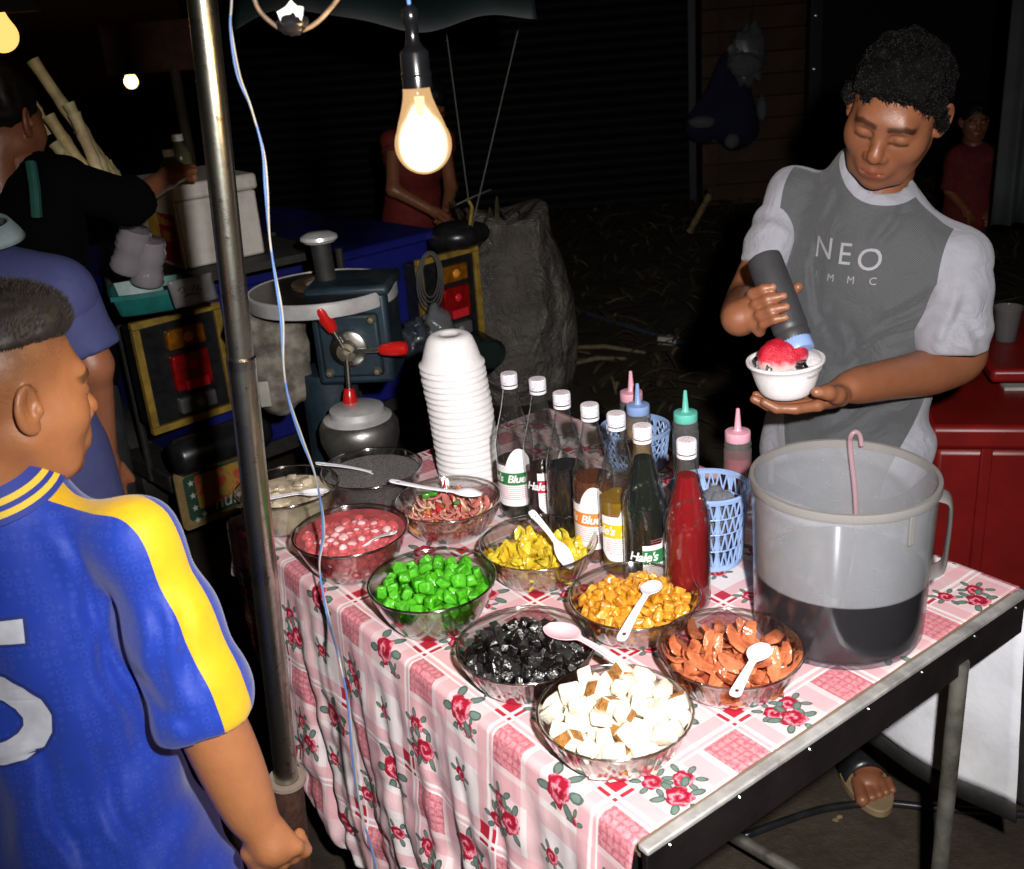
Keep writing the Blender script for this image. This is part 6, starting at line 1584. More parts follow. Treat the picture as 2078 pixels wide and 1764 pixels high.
b = MB(); b.lathe([(.001, .004), (.040, .004), (.047, 0), (.047, -.02)], 36, hub-gn*.012, basis(gn)); hb = b.obj('hub_disc', m_steel, im)
b = MB(); b.lathe([(.001, .036), (.012, .034), (.013, .020), (.024, .018), (.026, .0), (.026, -.006)], 24, hub, basis(gn)); b.obj('hub_nut', plain('greasy_nut', (.22, .19, .14), .45, .7), hb)
m_redk = plain('red_knob', (.50, .012, .010), .22, var=.1)
for an, L in ((112, .125), (3, .15), (268, .155)):
    a = math.radians(an); d = gx*math.cos(a)+np.array([0, 0, math.sin(a)])+gn*.10; d /= np.linalg.norm(d)
    b = MB(); b.tube([hub+gn*.012, hub+gn*.012+d*(L-.03)], .0065, 14); hd = b.obj('handle_rod', m_steel, im)
    b = MB(); p0 = hub+gn*.012+d*(L-.062); b.lathe([(.001, 0), (.011, 0), (.014, .006), (.018, .03), (.0185, .055), (.016, .068), (.009, .073), (.001, .074)], 28, p0, basis(d)); b.obj('red_grip', m_redk, hd)
# motor side, column and foot
s_ = SDF(*bounds([D(545, 720, ym)], .17), .007); c = D(550, 722, ym); s_.cap(c+np.array([-.02, 0, .08]), c+np.array([0, 0, -.10]), .072, .066, k=.02); s_.cap(c+np.array([.07, -.01, .10]), c+np.array([.07, 0, -.10]), .03, k=.015); s_.ell(c+np.array([-.04, -.04, .06]), .04, k=.02); nn_ = vnoise(91); s_.warp(lambda P: -.008*nn_(P, 22)-.003*nn_(P, 70))
link('motor', s_.mesh('motor', plain('grimy_motor', (.16, .14, .115), .75, var=.5, vscale=22, dirt=((.03, .02, .015), .8), bump=.5, bscale=60)), im)
b = MB(); b.box(D(537, 800, 2.62), (.03, .01, .07)); b.obj('switch', plain('switch_grey', (.3, .29, .26), .5), im, bevel=.003)
b = MB(); b.tube([(mt_c[0]-.02, mt_c[1]+.02, hub[2]-.1), (mt_c[0]-.02, mt_c[1]+.02, .03)], [.075, .085], 28); b.obj('stand_column', m_iron, im)
b = MB(); b.lathe([(.001, 0.002), (.24, .002), (.24, .03), (.10, .05), (.001, .05)], 40, (mt_c[0]-.02, mt_c[1]+.02, 0)); b.obj('stand_foot', m_iron, im)
# --- steel pot with lid under the shaver
pp = D(728, 862, 2.50); pt_ = thing('steel_pot', 'dull steel pot with a flat lid under the ice shaver', 'pot', pp)
m_pot = plain('dull_aluminium', (.30, .29, .28), .38, .9, var=.3, vscale=14, dirt=((.10, .07, .06), .6), bump=.2, bscale=40)
b = MB(); b.lathe([(.001, -.10), (.06, -.10), (.088, -.07), (.100, -.03), (.100, 0), (.090, .018), (.085, .02), (.001, .02)], 56, pp); b.obj('pot_body', m_pot, pt_, 50)
b = MB(); b.lathe([(.001, .050), (.060, .050), (.068, .046), (.070, .030), (.086, .022), (.086, .016), (.001, .018)], 56, pp); b.obj('lid', m_disc, pt_, 40)
b = MB(); b.tube([pp+np.array([0, 0, -.10]), (pp[0], pp[1], .02)], [.05, .07], 20); b.obj('pot_stand', m_iron, pt_)
# --- foam cooler with red poster, on the cart
fc = D(372, 480, 2.95); fx_ = np.array([.80, .60, 0]); fy_ = np.array([-.60, .80, 0]); F3 = Matrix((fx_, fy_, (0, 0, 1))).transposed()
cl = thing('foam_cooler', 'white foam ice box with a red juice poster on its side', 'cooler', fc)
m_fb = plain('foam_box', (.52, .48, .44), .75, var=.06, bump=.3, bscale=200, dirt=((.30, .24, .18), .5))
W_, H_, Dp = .235, .185, .34; cc = fc+fx_*W_/2+fy_*Dp/2+np.array([0, 0, .0])
b = MB(); b.box(cc, (W_, Dp, H_), F3); b.obj('box_body', m_fb, cl, bevel=.008)
b = MB(); b.box(cc+np.array([0, 0, H_/2+.024]), (W_+.014, Dp+.014, .045), F3); b.obj('lid', m_fb, cl, bevel=.010)
cb2 = cc-fx_*(W_/2+.004)-fy_*(.035); b = MB(); b.box(cb2, (.004, .25, .20), F3); po = b.obj('poster', plain('poster_cream', (.48, .40, .30), .6, var=.1), cl)
def onp(a, z): return V(cb2-fx_*.0035+fy_*(-a)+np.array([0, 0, z]))
b = MB(); b.grid([[onp(a, z) for z in (-.085, .055)] for a in (-.02, .11)]); b.obj('red_patch', plain('poster_red', (.28, .012, .02), .6), po, None)
b = MB(); b.grid([[onp(a, z) for z in (-.090, .060)] for a in (-.10, -.025)]); b.obj('yellow_patch', plain('poster_yellow', (.42, .24, .02), .6, var=.3, vscale=18), po, None)
m_py = plain('poster_lettering', (.60, .36, .03), .6)
for tx, z, sz in (('น้ำอ้อยสด', .032, .030), ('100%', -.010, .040)):
    place_text('poster_lettering', tx, m_py, po, lambda x, y, z=z: onp(x+.045, z+y)-Vector(fx_)*.001, sz, 0, 1, .0006)
# shelf the cooler stands on
b = MB(); b.box(cc-np.array([-.06, -.02, H_/2+.012]), (.40, .50, .022), F3); b.obj('goods_shelf', m_blackm, ct)
for dx, dy in ((.34, -.2), (-.22, .24), (.34, .24)):
    b = MB(); q = cc+fx_*dx+fy_*dy; b.tube([(q[0], q[1], cc[2]-H_/2-.024), (q[0], q[1], .34)], .012, 10); b.obj('shelf_post', m_blackm, ct)
# juice bottles on the cooler
m_jb = glassy('juice_bottle', (.78, .80, .66), (.35, .36, .25), .08, 1.45, .25, (.40, .42, .22))
for i, (x, y, Y, lab) in enumerate(((345, 330, 2.98, 'small clear juice bottle with white cap, nearer the seller'), (366, 315, 3.05, 'taller clear juice bottle with white cap in the seller\'s hand'))):
    q = D(x, y, Y); q[2] = cc[2]+H_/2+.047; ztop = float(D(x, (303, 272)[i], Y)[2])-q[2]; t_ = thing('juice_bottle', lab, 'bottle', q, 'juice bottles on the cooler')
    b = MB(); h = ztop-.016; b.lathe([(.001, .002), (.026, 0), (.030, .006), (.030, h*.62), (.026, h*.74), (.014, h*.90), (.013, h)], 32, q); b.obj('bottle_body', m_jb, t_)
    b = MB(); b.lathe([(.0155, h-.002), (.0155, h+.016), (.001, h+.017)], 24, q); b.obj('cap', m_white, t_)
# --- teal basket with cup packs
tbk = D(300, 600, 2.72); m_teal = plain('teal_plastic', (.012, .13, .12), .4, var=.15)
bk = thing('teal_basket', 'teal plastic tray basket holding packs of plastic cups', 'basket', tbk); b = MB()
sq = lambda a, i: 1/max(abs(math.cos(a)), abs(math.sin(a)))**.75*.92
b.lathe([(.001, .002), (.075, .002), (.085, .008), (.098, .055), (.101, .056), (.101, .050), (.103, .050), (.104, .062), (.096, .062), (.083, .014), (.001, .010)], 64, tbk-np.array([0, 0, .035]), Matrix.Rotation(.3, 3, 'Z'), mod=sq); b.obj('tray', m_teal, bk, 50)
m_cups = glassy('cup_stack_plastic', (.70, .68, .72), (.35, .33, .36), .12, 1.45, .5, (.80, .74, .82), wob=.8, gain=3)
for i, (x, y) in enumerate(((262, 520), (300, 545))):
    q = D(x, y, 2.74+.02*i); b = MB(); rg = [(.040+(.003 if k % 2 else 0)+.002*math.sin(k), .010*k-.04) for k in range(13)]
    b.lathe([(.001, -.042)]+rg+[(.001, .085)], 36, q, basis((.5-.2*i, -.1, 1))); tag(b.obj('cup_pack', m_cups, None, 50), ('wrapped stack of clear plastic cups leaning in the teal basket', 'second stack of plastic cups lying lower in the teal basket')[i], 'cups')
q = D(392, 590, 2.62); b = MB(); nn_ = vnoise(17); P = []
for i in range(15):
    row = []
    for j in range(12):
        x, y = (i/14-.5)*.115, (j/11-.5)*.10; ed = min(1, 6*min(i, 14-i)/14)*min(1, 6*min(j, 11-j)/11); row.append(q+fx_*x+np.array([0, -.35, .94])*y*.8+np.array([0, -.94, -.35])*-(.012*ed+.004*nn_([[x, y, 0]], 50)[0]*ed)*-1)
    P.append(row)
b.grid(P); bg = b.obj('straw_packet', glassy('packet_plastic', (.5, .5, .5), (.3, .3, .3), .12, 1.5, .7, (.38, .37, .38), wob=.8), None, 60, solid=.004); tag(bg, 'grey plastic packet with dark print leaning on the teal basket', 'packet')
m_dp = plain('dark_print', (.05, .05, .09), .6)
for k, pth in enumerate((((-.03, .02), (-.018, .03), (-.01, .018), (-.022, .012)), ((.005, .012), (.015, .03), (.025, .022), (.014, .014), (.03, .010)), ((-.02, 0), (-.005, .004), (.02, .001)))):
    b = MB(); b.tube([q+fx_*x+np.array([0, -.35, .94])*y+np.array([0, -.94, -.35])*.020 for x, y in pth], .0016, 6); b.obj('dark_mark', m_dp, bg)
# --- sugar cane behind the seller
m_cane = []
for i in range(3): m_cane.append(plain('cane_bark', ((.58, .46, .22), (.48, .44, .22), (.62, .50, .28))[i], .6, var=.3, vscale=20, dirt=((.20, .07, .03), .4)))
cn = [(66, 122, 248, 388, 2.95), (138, 210, 225, 372, 2.92), (150, 230, 205, 360, 2.90), (98, 235, 190, 372, 2.88), (110, 290, 180, 380, 2.86), (120, 315, 170, 385, 2.84), (36, 158, 90, 250, 2.97), (10, 178, 60, 270, 2.98), (180, 290, 258, 392, 2.98), (160, 262, 235, 392, 2.96), (215, 330, 262, 396, 3.0)]
for i, (x0, y0, x1, y1, Y) in enumerate(cn):
    a_, b_ = D(x0, y0, Y), D(x1, y1, Y); d = (b_-a_); b = MB(); n = 14; pts = [a_+d*(k/n)*1.25 for k in range(n+1)]
    b.tube(pts, [(.015 if k % 4 else .0175)*(1 if i not in (6, 7) else .9) for k in range(n+1)], 12)
    lab = ['longest sugar cane stalk, rising highest of the bundle', 'thick sugar cane stalk beside the longest one', 'sugar cane stalk in the middle of the bundle', 'pale sugar cane stalk on the seller side of the bundle', 'short sugar cane stalk low beside the seller', 'lowest short cane stalk next to the seller\'s shoulder', 'cane stalk tip above the seller\'s head', 'cane stalk tip at the picture edge above the seller', 'short cane stalk at the outer side of the bundle', 'cane stalk under the thick one in the bundle', 'shortest cane end nearest the cooler'][i]
    tag(b.obj('sugar_cane', m_cane[i % 3]), lab, 'sugar cane', 'sugar cane bundle')
# ------------------------------------------------------------------ behind: sack, litter, walls, lamps
def sack(label, c, R, H, seed):
    nn = vnoise(seed); P = []; n = 72
    for i in range(40):
        f = i/39; row = []
        for j in range(n):
            a = 2*PI*j/n; r = R*(.78+.32*math.sin(PI*min(1, f*1.05+.12))**.8-.18*max(0, f-.8)*4*.5)
            q = np.array([math.cos(a), math.sin(a), f*2]); r *= 1+.07*nn([q], 2.5)[0]-.045*abs(nn([q*np.array([1, 1, .30])], 5.5)[0])-.030*abs(nn([q*np.array([1, 1, .5])], 12)[0])+.010*nn([q], 22)[0]+.05
            row.append((c[0]+r*math.cos(a), c[1]+r*math.sin(a), f*H*(1+.03*math.sin(a*2+1)) if f > .5 else f*H))
        P.append(row)
    for k in range(8):
        f = k/7; P.append([(c[0]+(p[0]-c[0])*(1-.10*f-.55*f*f), c[1]+(p[1]-c[1])*(1-.10*f-.55*f*f), p[2]+.03*math.sin(f*2.2)-.05*f*f) for p in P[39]])
    b = MB(); b.grid(P, wrap=True)
    M = MAT('woven_sack'); x, y, z = M.xyz('Object'); w = (x*700+y*700).sin()*.5+(z*700).sin()*.5; f = M.noise(7, 4)
    cc = M.mix(f.sstep(.3, .7), (.085, .076, .068), (.15, .135, .12)); cc = M.mix(w.sstep(0, .6)*.35, cc, (.09, .08, .07)); cc = M.mix(M.noise(20, 5).sstep(.55, .7)*.4, cc, (.10, .07, .045)); M.set(Base_Color=cc, Roughness=.38, Specular_IOR_Level=.6); M.bump(w*.4+M.noise(9, 5, dist=1.2)*16, .6, .008)
    return tag(b.obj('woven_sack', M.m, None, 180), label, 'sack')
sc_ = G(1052, 795, 0); sack('big grey woven plastic sack stuffed with cane waste beside the cart', (sc_[0], sc_[1]+.05, 0), .26, .84, 33)
gl = random.Random(12)
m_leaf = [plain('dry_leaf', c, .8, var=.3, vscale=40) for c in ((.058, .042, .018), (.030, .022, .010), (.040, .034, .014), (.14, .105, .055))]
def blade(b, p, d, L, w, mi, lift=.02):
    d = np.array(d, float); d /= np.linalg.norm(d); s_ = np.array([-d[1], d[0], 0]); s_ /= np.linalg.norm(s_)+1e-9; P = []
    for k in range(6):
        f = k/5; ww = w*(.25+.75*math.sin(PI*(.12+.86*f))); q = p+d*L*f+np.array([0, 0, lift*math.sin(PI*f)]); P.append([q-s_*ww/2, q+np.array([0, 0, ww*.2]), q+s_*ww/2])
    b.grid(P, mi)
# leaves sticking out of the sack
for i in range(9):
    b = MB(); p = np.array([sc_[0]-.10+gl.uniform(-.08, .12), sc_[1]-.12+gl.uniform(-.05, .1), .79]); blade(b, p, (gl.uniform(-.5, .5), -.3, .8), gl.uniform(.10, .2), .022, 0, 0)
    tag(b.obj('cane_leaf', m_leaf[(0, 2)[i % 2]], None, 180, solid=.001), 'dry cane leaf poking out of the grey sack', 'leaf', 'leaves in the sack')
# carpet of cane waste on the ground
b = MB()
for i in range(1500):
    Y = 3.6+5.6*gl.random()**.8; X = gl.uniform(.1, 3.2)*(.6+Y*.07)
    if abs(X-sc_[0]) < .3 and abs(Y-sc_[1]) < .35: continue
    a = gl.uniform(0, 6.28); blade(b, np.array([X, Y, .006+gl.uniform(0, .05)]), (math.cos(a), math.sin(a), gl.uniform(-.05, .12)), gl.uniform(.06, .38), gl.uniform(.01, .035), gl.choice((0, 0, 1, 1, 1, 2, 2, 3)), gl.uniform(0, .05))
o = b.obj('cane_litter', m_leaf, None, 180); tag(o, 'dry sugar cane leaves and peelings strewn over the ground', 'litter', kind='stuff')
for i, (x0, y0, x1, y1, lab) in enumerate(((1150, 706, 1310, 716, 'thin pale cane strip on the ground beyond the bottles'), (1150, 742, 1270, 728, 'second pale cane strip on the ground beside the sack'))):
    b = MB(); b.tube([G(x0, y0, .03), (G(x0, y0, .03)+G(x1, y1, .03))/2+np.array([0, 0, .02]), G(x1, y1, .02)], [.010, .012, .008], 8); tag(b.obj('cane_strip', m_leaf[3]), lab, 'cane strip', 'cane strips on the ground')
# leaning dry cane with its roots
b = MB(); Yc = 7.2; p0, p1 = D(1398, 472, Yc), D(1440, 395, Yc); b.tube([p0+(p1-p0)*k/10 for k in range(11)], [.020 if k % 3 else .025 for k in range(11)], 10)
rt = b.obj('dry_cane', plain('dry_cane', (.17, .12, .05), .8, var=.4, vscale=30), None)
for dx, dy in ((6, -28), (18, -16), (-4, -22), (14, -2), (10, -24)):
    b = MB(); b.tube([p1, D(1440+dx*.5, 395+dy*.6, Yc), D(1440+dx, 395+dy, Yc)], [.012, .008, .002], 6); b.obj('root', m_leaf[1], rt)
tag(rt, 'dry cane stalk with roots leaning up against the plank wall', 'cane stalk')
# power strip and hoses
q = G(1356, 690, .02); b = MB(); b.box(q+np.array([0, 0, .0]), (.10, .06, .04), Matrix.Rotation(-.5, 3, 'Z')); ps = b.obj('power_strip', plain('pale_box', (.42, .40, .36), .5, var=.1), None, bevel=.004); tag(ps, 'pale power socket box lying on the ground', 'power strip')
for k in (-1, 1):
    b = MB(); b.lathe([(.001, .003), (.012, .003), (.013, 0)], 14, q+np.array([.02*k, -.012*k, .0205])); b.obj('socket_hole', m_black, ps)
hp_ = [G(*p) for p in ((1140, 618, .02), (1240, 652, .02), (1345, 684, .02), (1420, 706, .02), (1510, 735, .02), (1560, 748, .02))]
b = MB(); b.tube(smooth_path(hp_, 6), .013, 10); tag(b.obj('water_hose', plain('blue_grey_hose', (.035, .05, .075), .4), None, 180), 'blue grey hose lying across the ground past the socket box', 'hose')
hp_ = [G(*p) for p in ((1500, 1700, .012), (1640, 1650, .012), (1720, 1634, .012), (1800, 1630, .012), (1900, 1640, .012), (2000, 1648, .012), (2120, 1655, .012))]
b = MB(); b.tube(smooth_path(hp_, 6), .0085, 10); tag(b.obj('black_cable', m_black, None, 180), 'black cable running over the ground under the table', 'cable')
for i, (x, y) in enumerate(((1696, 1664), (1704, 1658))):
    q = G(x, y, .004); crumpled('paper_scrap', ('tiny tan scrap on the ground by the sandal', 'second tiny tan scrap on the ground by the sandal')[i], q, (.008, .006, .004), 40+i, m_leaf[3], 'scrap', 10)

# --- roller shutter, plank wall, doorway
def wallbox(name, label, cat, x0, x1, Y, z0, z1, mat):
    o = thing(name, label, cat, ((x0+x1)/2, Y, 0)); return o
YW = 9.3; xa, xb = D(935, 200, YW)[0]-2.2, D(1394, 200, YW)[0]
sh = thing('roller_shutter', 'dark ribbed metal shutter across the back of the market', 'shutter', ((xa+xb)/2, YW, 0))
b = MB(); n = 7; prof = [(0, 0), (.008, -.018), (.030, -.030), (.055, -.030), (.077, -.018), (.085, 0)]
b.grid([[(-.5, y, z) for z, y in prof], [(.5, y, z) for z, y in prof]]); m_shut = plain('shutter_steel', (.006, .008, .012), .6, 0, var=.2, vscale=2, spec=.12)
me_sl = b.mesh('slat', m_shut, 180)
for k in range(38):
    o = link('slat', me_sl, None); o.parent = sh; o.scale = (xb-xa, 1, 1); o.location = (0, 0, .005+.0855*k)
b = MB(); b.box(((xa+xb)/2, YW+.05, 1.7), (xb-xa, .02, 3.4)); b.obj('backing', m_blackm, sh)
b = MB(); b.box((xb+.03, YW-.03, 1.7), (.06, .10, 3.4)); b.obj('guide_rail', plain('rail', (.05, .05, .06), .4, .5), sh)
xc = D(1640, 200, 8.9)[0]; pw = thing('plank_wall', 'brown wooden plank wall behind the vendor', 'wall', ((xb+xc)/2, 9.0, 0))
me_pl = []
for k in range(4):
    bm = roughbox(300+k, (1, 1, 1), .0); bm.free(); b = MB(); b.box((0, 0, 0), (xc-xb-.07, .03, .168)); me_pl.append(b.mesh('plank', plain('old_plank', ((.055, .024, .012), (.045, .021, .011), (.060, .030, .015), (.05, .022, .011))[k], .75, var=.35, vscale=6, bump=.3, bscale=30)))
for k in range(19):
    o = link('plank', me_pl[k % 4]); o.parent = pw; o.location = (.03, rnd.uniform(-.006, .006), .09+.172*k); o.rotation_euler = (rnd.uniform(-.03, .03), 0, rnd.uniform(-.002, .002)); m_ = o.modifiers.new('bevel', 'BEVEL'); m_.width = .004
b = MB(); b.box((xc+.05, 8.95, 1.7), (.10, .12, 3.4)); db = b.obj('door_post', plain('dark_post', (.02, .022, .028), .4), None, bevel=.006); tag(db, 'dark door post at the end of the plank wall', 'post')
for z in (1.05, 1.45, 1.72):
    b = MB(); b.lathe([(.001, .01), (.012, .007), (.014, 0)], 12, (xc+.04, 8.888, z), basis((0, -1, 0))); b.obj('door_bolt', m_steel, db)
# black interior beyond the doorway
b = MB(); xr_ = xc+6; b.box(((xc+xr_)/2, 12.0, 1.8), (xr_-xc, .05, 3.6)); o = b.obj('shop_back_wall', plain('dark_room', (.02, .018, .02), .9), None); tag(o, kind='structure'); o['label'] = 'dark back wall inside the shop'
# pale curtain at the edge of the doorway
xq = D(2062, 200, 5.2); b = MB(); P = []
for i in range(40):
    f = i/39; x = xq[0]-.06+.42*f; P.append([(x, 5.2+.03*math.sin(f*26)+.012*math.sin(f*61), z) for z in np.linspace(float(D(2050, 455, 5.2)[2]), 2.6, 12)])
b.grid(P); tag(b.obj('curtain', plain('grey_green_cloth', (.05, .06, .058), .8, var=.15, vscale=6), None, 180, solid=.004), 'grey green curtain hanging at the doorway edge', 'curtain')
# clothes and bags on the plank wall
m_navy = plain('navy_cloth', (.004, .005, .035), .85, var=.2); m_pale = plain('pale_cloth', (.12, .12, .13), .85)
jk = thing('hanging_jacket', 'navy jacket with white cuffs hanging on the plank wall', 'jacket', D(1480, 200, 8.75)); Yj = 8.75
s_ = SDF(*bounds([D(1400, 100, Yj), D(1550, 310, Yj)], .12), .016); s_.cap(D(1495, 120, Yj), D(1490, 265, Yj), .07, .20, k=.08, flat=((0, 1, 0), .4)); s_.cap(D(1480, 130, Yj), D(1415, 250, Yj), .06, .10, k=.06, flat=((0, 1, 0), .5)); s_.cap(D(1420, 250, Yj), D(1440, 290, Yj), .08, .06, k=.04, flat=((0, 1, 0), .5)); nj = vnoise(8); s_.warp(lambda P: -.02*nj(P, 7)); link('jacket_body', s_.mesh('jacket_body', m_navy), jk)
for (x, y, r) in ((1425, 248, (.11, .05, .05)), (1485, 287, (.06, .05, .06)), (1545, 220, (.04, .05, .10))): crumpled('white_cuff', None, D(x, y, Yj-.10), r, x, m_pale, amp=.2, parent=jk)
hb_ = crumpled('hanging_bag', 'clear plastic bag with white contents hanging above the navy jacket', D(1518, 112, 8.6), (.14, .09, .22), 77, m_bag, amp=.35); crumpled('white_contents', None, D(1512, 132, 8.5), (.12, .06, .09), 78, m_pale, amp=.2, parent=hb_)
b = MB(); b.tube([D(1520, 72, 8.6), D(1530, 10, 8.65), D(1532, -40, 8.7)], .006, 6); b.obj('cord', m_leaf[2], hb_)
# --- red ice chest and red side table at the vendor's side
m_redp = plain('red_plastic', (.19, .007, .006), .38, var=.15, vscale=9, dirt=((.06, .01, .008), .5)); Rz = Matrix.Rotation(-.22, 3, 'Z'); rzx, rzy = np.array(Rz)[:, 0], np.array(Rz)[:, 1]
zc = float(D(1900, 862, 2.55)[2]); p0 = D(1893, 862, 2.55); ch = thing('ice_chest', 'worn red ice chest behind the jug', 'ice chest', (p0[0]+.35, p0[1]+.2, 0)); cen = p0+rzx*.36+rzy*.26
b = MB(); b.box((cen[0], cen[1], (zc-.07)/2), (.70, .50, zc-.07), Rz); b.obj('chest_body', m_redp, ch, bevel=.02)
b = MB(); b.box((cen[0], cen[1], zc-.036), (.735, .535, .07), Rz); b.obj('chest_lid', m_redp, ch, bevel=.016)
for k in range(3):
    b = MB(); q = cen-rzy*.255+rzx*(-.22+.2*k); b.box((q[0], q[1], .32), (.03, .012, .52), Rz); b.obj('chest_rib', m_redp, ch, bevel=.004)
zt3 = float(D(2040, 692, 2.95)[2]); q = D(2040, 692, 2.95); tcx = q+rzx*.22+rzy*.05
st_ = thing('side_table', 'red topped side table with a plastic cup on it', 'table', (tcx[0], tcx[1], 0))
b = MB(); b.box((tcx[0], tcx[1], zt3-.02), (.62, .62, .04), Rz); b.obj('table_top', m_redp, st_, bevel=.012)
b = MB(); b.box((tcx[0], tcx[1], zt3-.13), (.52, .52, .12), Rz); b.obj('pale_panel', plain('pale_panel', (.45, .43, .40), .7), st_)
for dx in (-.24, .24):
    for dy in (-.24, .24):
        w = tcx+rzx*dx+rzy*dy; b = MB(); b.tube([(w[0], w[1], zt3-.19), (w[0], w[1], .0)], .018, 10); b.obj('leg', m_galv, st_)
b = MB(); b.lathe([(.001, .001), (.026, 0), (.029, .003), (.040, .098), (.042, .100), (.042, .104), (.039, .104), (.0275, .006), (.001, .004)], 40, (q[0], q[1], zt3)); cp = b.obj('plastic_cup', m_cup, None, 50); tag(cp, 'clear plastic cup standing on the red side table', 'cup')
# --- teal awning edge above
b = MB(); P = []; nn_ = vnoise(44)
for i in range(50):
    f = i/49; row = []
    for j in range(10):
        g_ = j/9; p = D(470+620*f, 46-14*math.sin(f*PI*2.3)-8*math.sin(f*17), 2.9+.0*g_); row.append((p[0], p[1]+1.6*g_*0-.0+1.4*g_, p[2]+.10*min(1, g_*6)+.28*g_+.02*nn_([[f*4, g_*3, 0]], 2)[0]))
    P.append(row)
b.grid(P); tag(b.obj('awning', plain('teal_tarp', (.0012, .007, .0075), .55, var=.3, vscale=5), None, 180, solid=.003), 'dark teal tarpaulin awning edge above the cart', 'awning')
for (x0, y0, x1, y1, Y, lab) in ((1055, 45, 958, 460, 3.8, 'thin string running down from the awning to the cart'), (905, 60, 950, 400, 3.95, 'second thin string under the awning behind the bulb')):
    b = MB(); b.tube([D(x0, y0, Y), D(x1, y1, Y)], .0022, 6); tag(b.obj('string', plain('grey_string', (.10, .10, .09), .8), None), lab, 'string')
# signboard and post in the dark
b = MB(); b.box(D(318, 95, 6.5), (.62, .04, .28)); sg = b.obj('signboard', plain('dark_red_board', (.07, .018, .012), .7, var=.5, vscale=8), None, bevel=.01); tag(sg, 'dark red wooden signboard hanging over the stalls at the back', 'signboard')
b = MB(); b.tube([D(352, 130, 6.5), np.array([*D(352, 130, 6.5)[:2], 0])], .03, 10); tag(b.obj('stall_post', plain('stall_wood', (.07, .05, .03), .8), None), 'wooden post of a stall under the signboard', 'post')
# --- chain, cord coils and bags on the cart corner
b = MB(); chp = [D(862, 652, 3.4), D(872, 690, 3.4), D(885, 725, 3.4), D(900, 760, 3.42)]; chn = smooth_path(chp, 4)
cho = None
for k in range(len(chn)-1):
    c = (chn[k]+chn[k+1])/2; d = chn[k+1]-chn[k]; L = np.linalg.norm(d); d /= L; s1 = np.cross(d, (0, 1, 0) if k % 2 else (1, .2, 0)); s1 /= np.linalg.norm(s1); b = MB()
    b.tube([c+d*math.cos(a)*L*.72+s1*math.sin(a)*.009 for a in np.linspace(0, 2*PI, 13)[:-1]], .0035, 6, closed=True)
    if cho is None: cho = b.obj('chain', m_blackm, None); tag(cho, 'short black chain hanging from the cart corner', 'chain')
    else: b.obj('link', m_blackm, cho)
crumpled('hanging_bag', 'clear plastic bag of scraps hanging on the cart tail', D(883, 668, 3.45), (.06, .05, .09), 21, m_bag, amp=.3)
crumpled('dark_bag', 'dark crumpled plastic bag at the cart corner', D(845, 690, 3.4), (.05, .05, .07), 22, plain('dark_film', (.03, .035, .05), .25, var=.4), amp=.4)
cc_ = None
for k in range(4):
    b = MB(); c = D(873, 560+4*k, 3.62); b.tube([c+_r*math.cos(a)*(.028+.006*k)+_u*(math.sin(a)*(.075+.01*k)) for a in np.linspace(0, 2*PI, 29)[:-1]], .003, 6, closed=True)
    if cc_ is None: cc_ = b.obj('cord_coil', plain('grey_cord', (.06, .058, .052), .6), None); tag(cc_, 'coiled grey cord hanging over the far lamp panel', 'cord')
    else: b.obj('turn', cc_.data.materials[0], cc_)
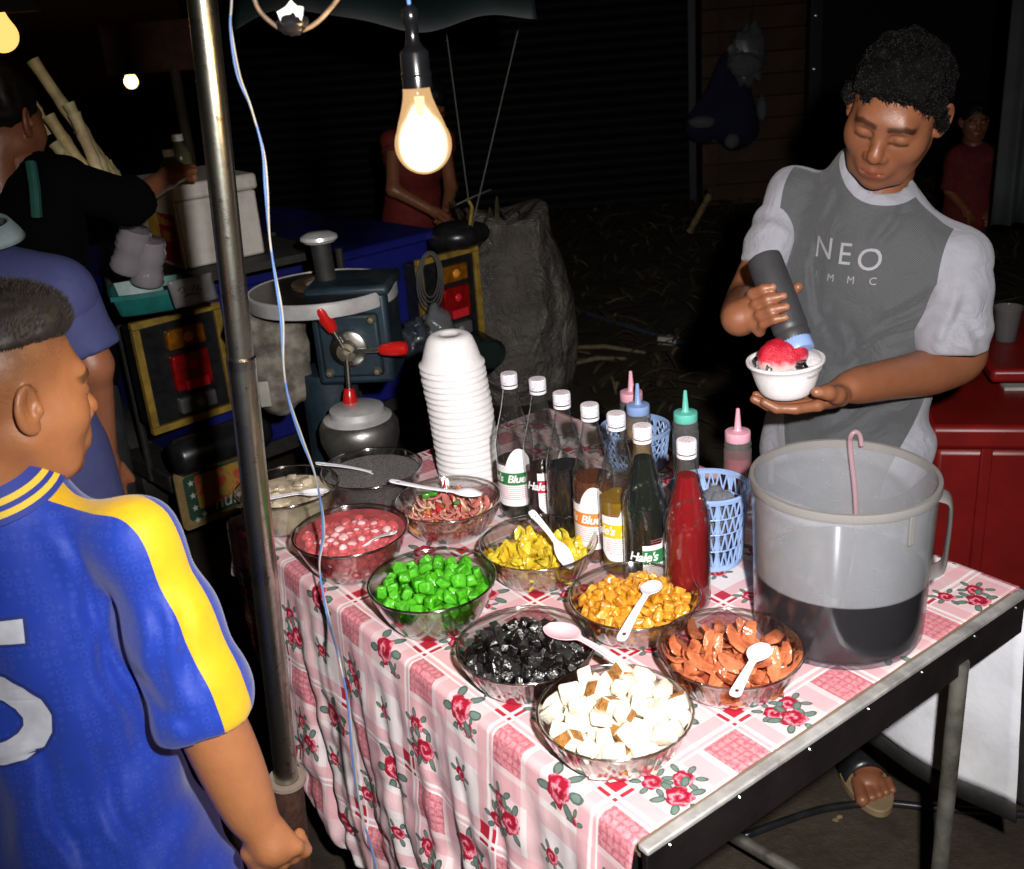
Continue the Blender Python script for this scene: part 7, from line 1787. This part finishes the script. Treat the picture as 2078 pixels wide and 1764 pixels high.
# --- lamps burning further off
def faroff(label, p, r, col, st, pw, shade=False):
    t = thing('distant_lamp', label, 'lamp', p, 'lamps burning in the dark market'); M = MAT('lamp_glow'); em = M.n('ShaderNodeEmission'); em.inputs[0].default_value = (*col, 1); em.inputs[1].default_value = st; M.l(em.outputs[0], M.out.inputs[0])
    b = MB(); b.lathe([(.001, -r)]+[(r*math.cos(a), r*math.sin(a)) for a in np.linspace(-1.4, .6, 9)]+[(r*.62, r*.95), (r*.48, r*1.35), (r*.42, r*1.8)], 28, p); b.obj('bulb', M.m, t, 180)
    b = MB(); b.lathe([(r*.45, r*1.7), (r*.5, r*3), (.001, r*3.1)], 16, p); b.obj('socket', m_black, t)
    if shade: b = MB(); b.lathe([(r*2.6, r*1.2), (r*1.2, r*2.8), (r*.5, r*3.2)], 24, p); b.obj('shade', m_blackm, t)
    if pw:
        l = bpy.data.lights.new('lamp_light', 'POINT'); l.energy = pw; l.color = (1, .62, .28); l.shadow_soft_size = r; lo = bpy.data.objects.new('lamp_light', l); COL.objects.link(lo); lo.location = V(p); lo.parent = t; lo.matrix_parent_inverse = parent_world(t).inverted()
faroff('bright bare bulb burning over the far stalls', D(266, 166, 7.5), .045, (1, .60, .24), 7, 6)
faroff('small far bulb just right of the blue flex', D(588, 231, 10), .03, (1, .55, .2), 8, 0)
faroff('faint far bulb beside the small one', D(801, 98, 11), .03, (1, .5, .15), 2.0, 0)
faroff('tiny far bulb low beside the pole', D(490, 206, 10), .02, (1, .55, .2), 3, 0)
faroff('shaded lamp at the picture edge above the cane', D(2, 72, 2.4), .035, (1, .50, .14), 1.6, .8, True)
def tube_lamp(label, x0, x1, y, Y, st):
    a, c = D(x0, y, Y), D(x1, y-2, Y); b = MB(); b.tube([a, c], .03, 10); M = MAT('tube_glow'); em = M.n('ShaderNodeEmission'); em.inputs[0].default_value = (.6, 1, .9, 1); em.inputs[1].default_value = st; M.l(em.outputs[0], M.out.inputs[0])
    tag(b.obj('tube_lamp', M.m, None), label, 'lamp', 'tube lamps in the dark market')
tube_lamp('long pale green tube lamp far behind the cart', 645, 663, 90, 14, 3); tube_lamp('short pale green tube lamp beside the long one', 668, 678, 88, 14, 3)
q = D(630, 120, 14); b = MB(); b.box(q, (.22, .05, .08)); M = MAT('blue_glow'); em = M.n('ShaderNodeEmission'); em.inputs[0].default_value = (.2, .55, .6, 1); em.inputs[1].default_value = .5; M.l(em.outputs[0], M.out.inputs[0]); tag(b.obj('lit_sign', M.m, None), 'small dim blue lit sign far behind the cart', 'sign')
bpy.context.view_layer.update()
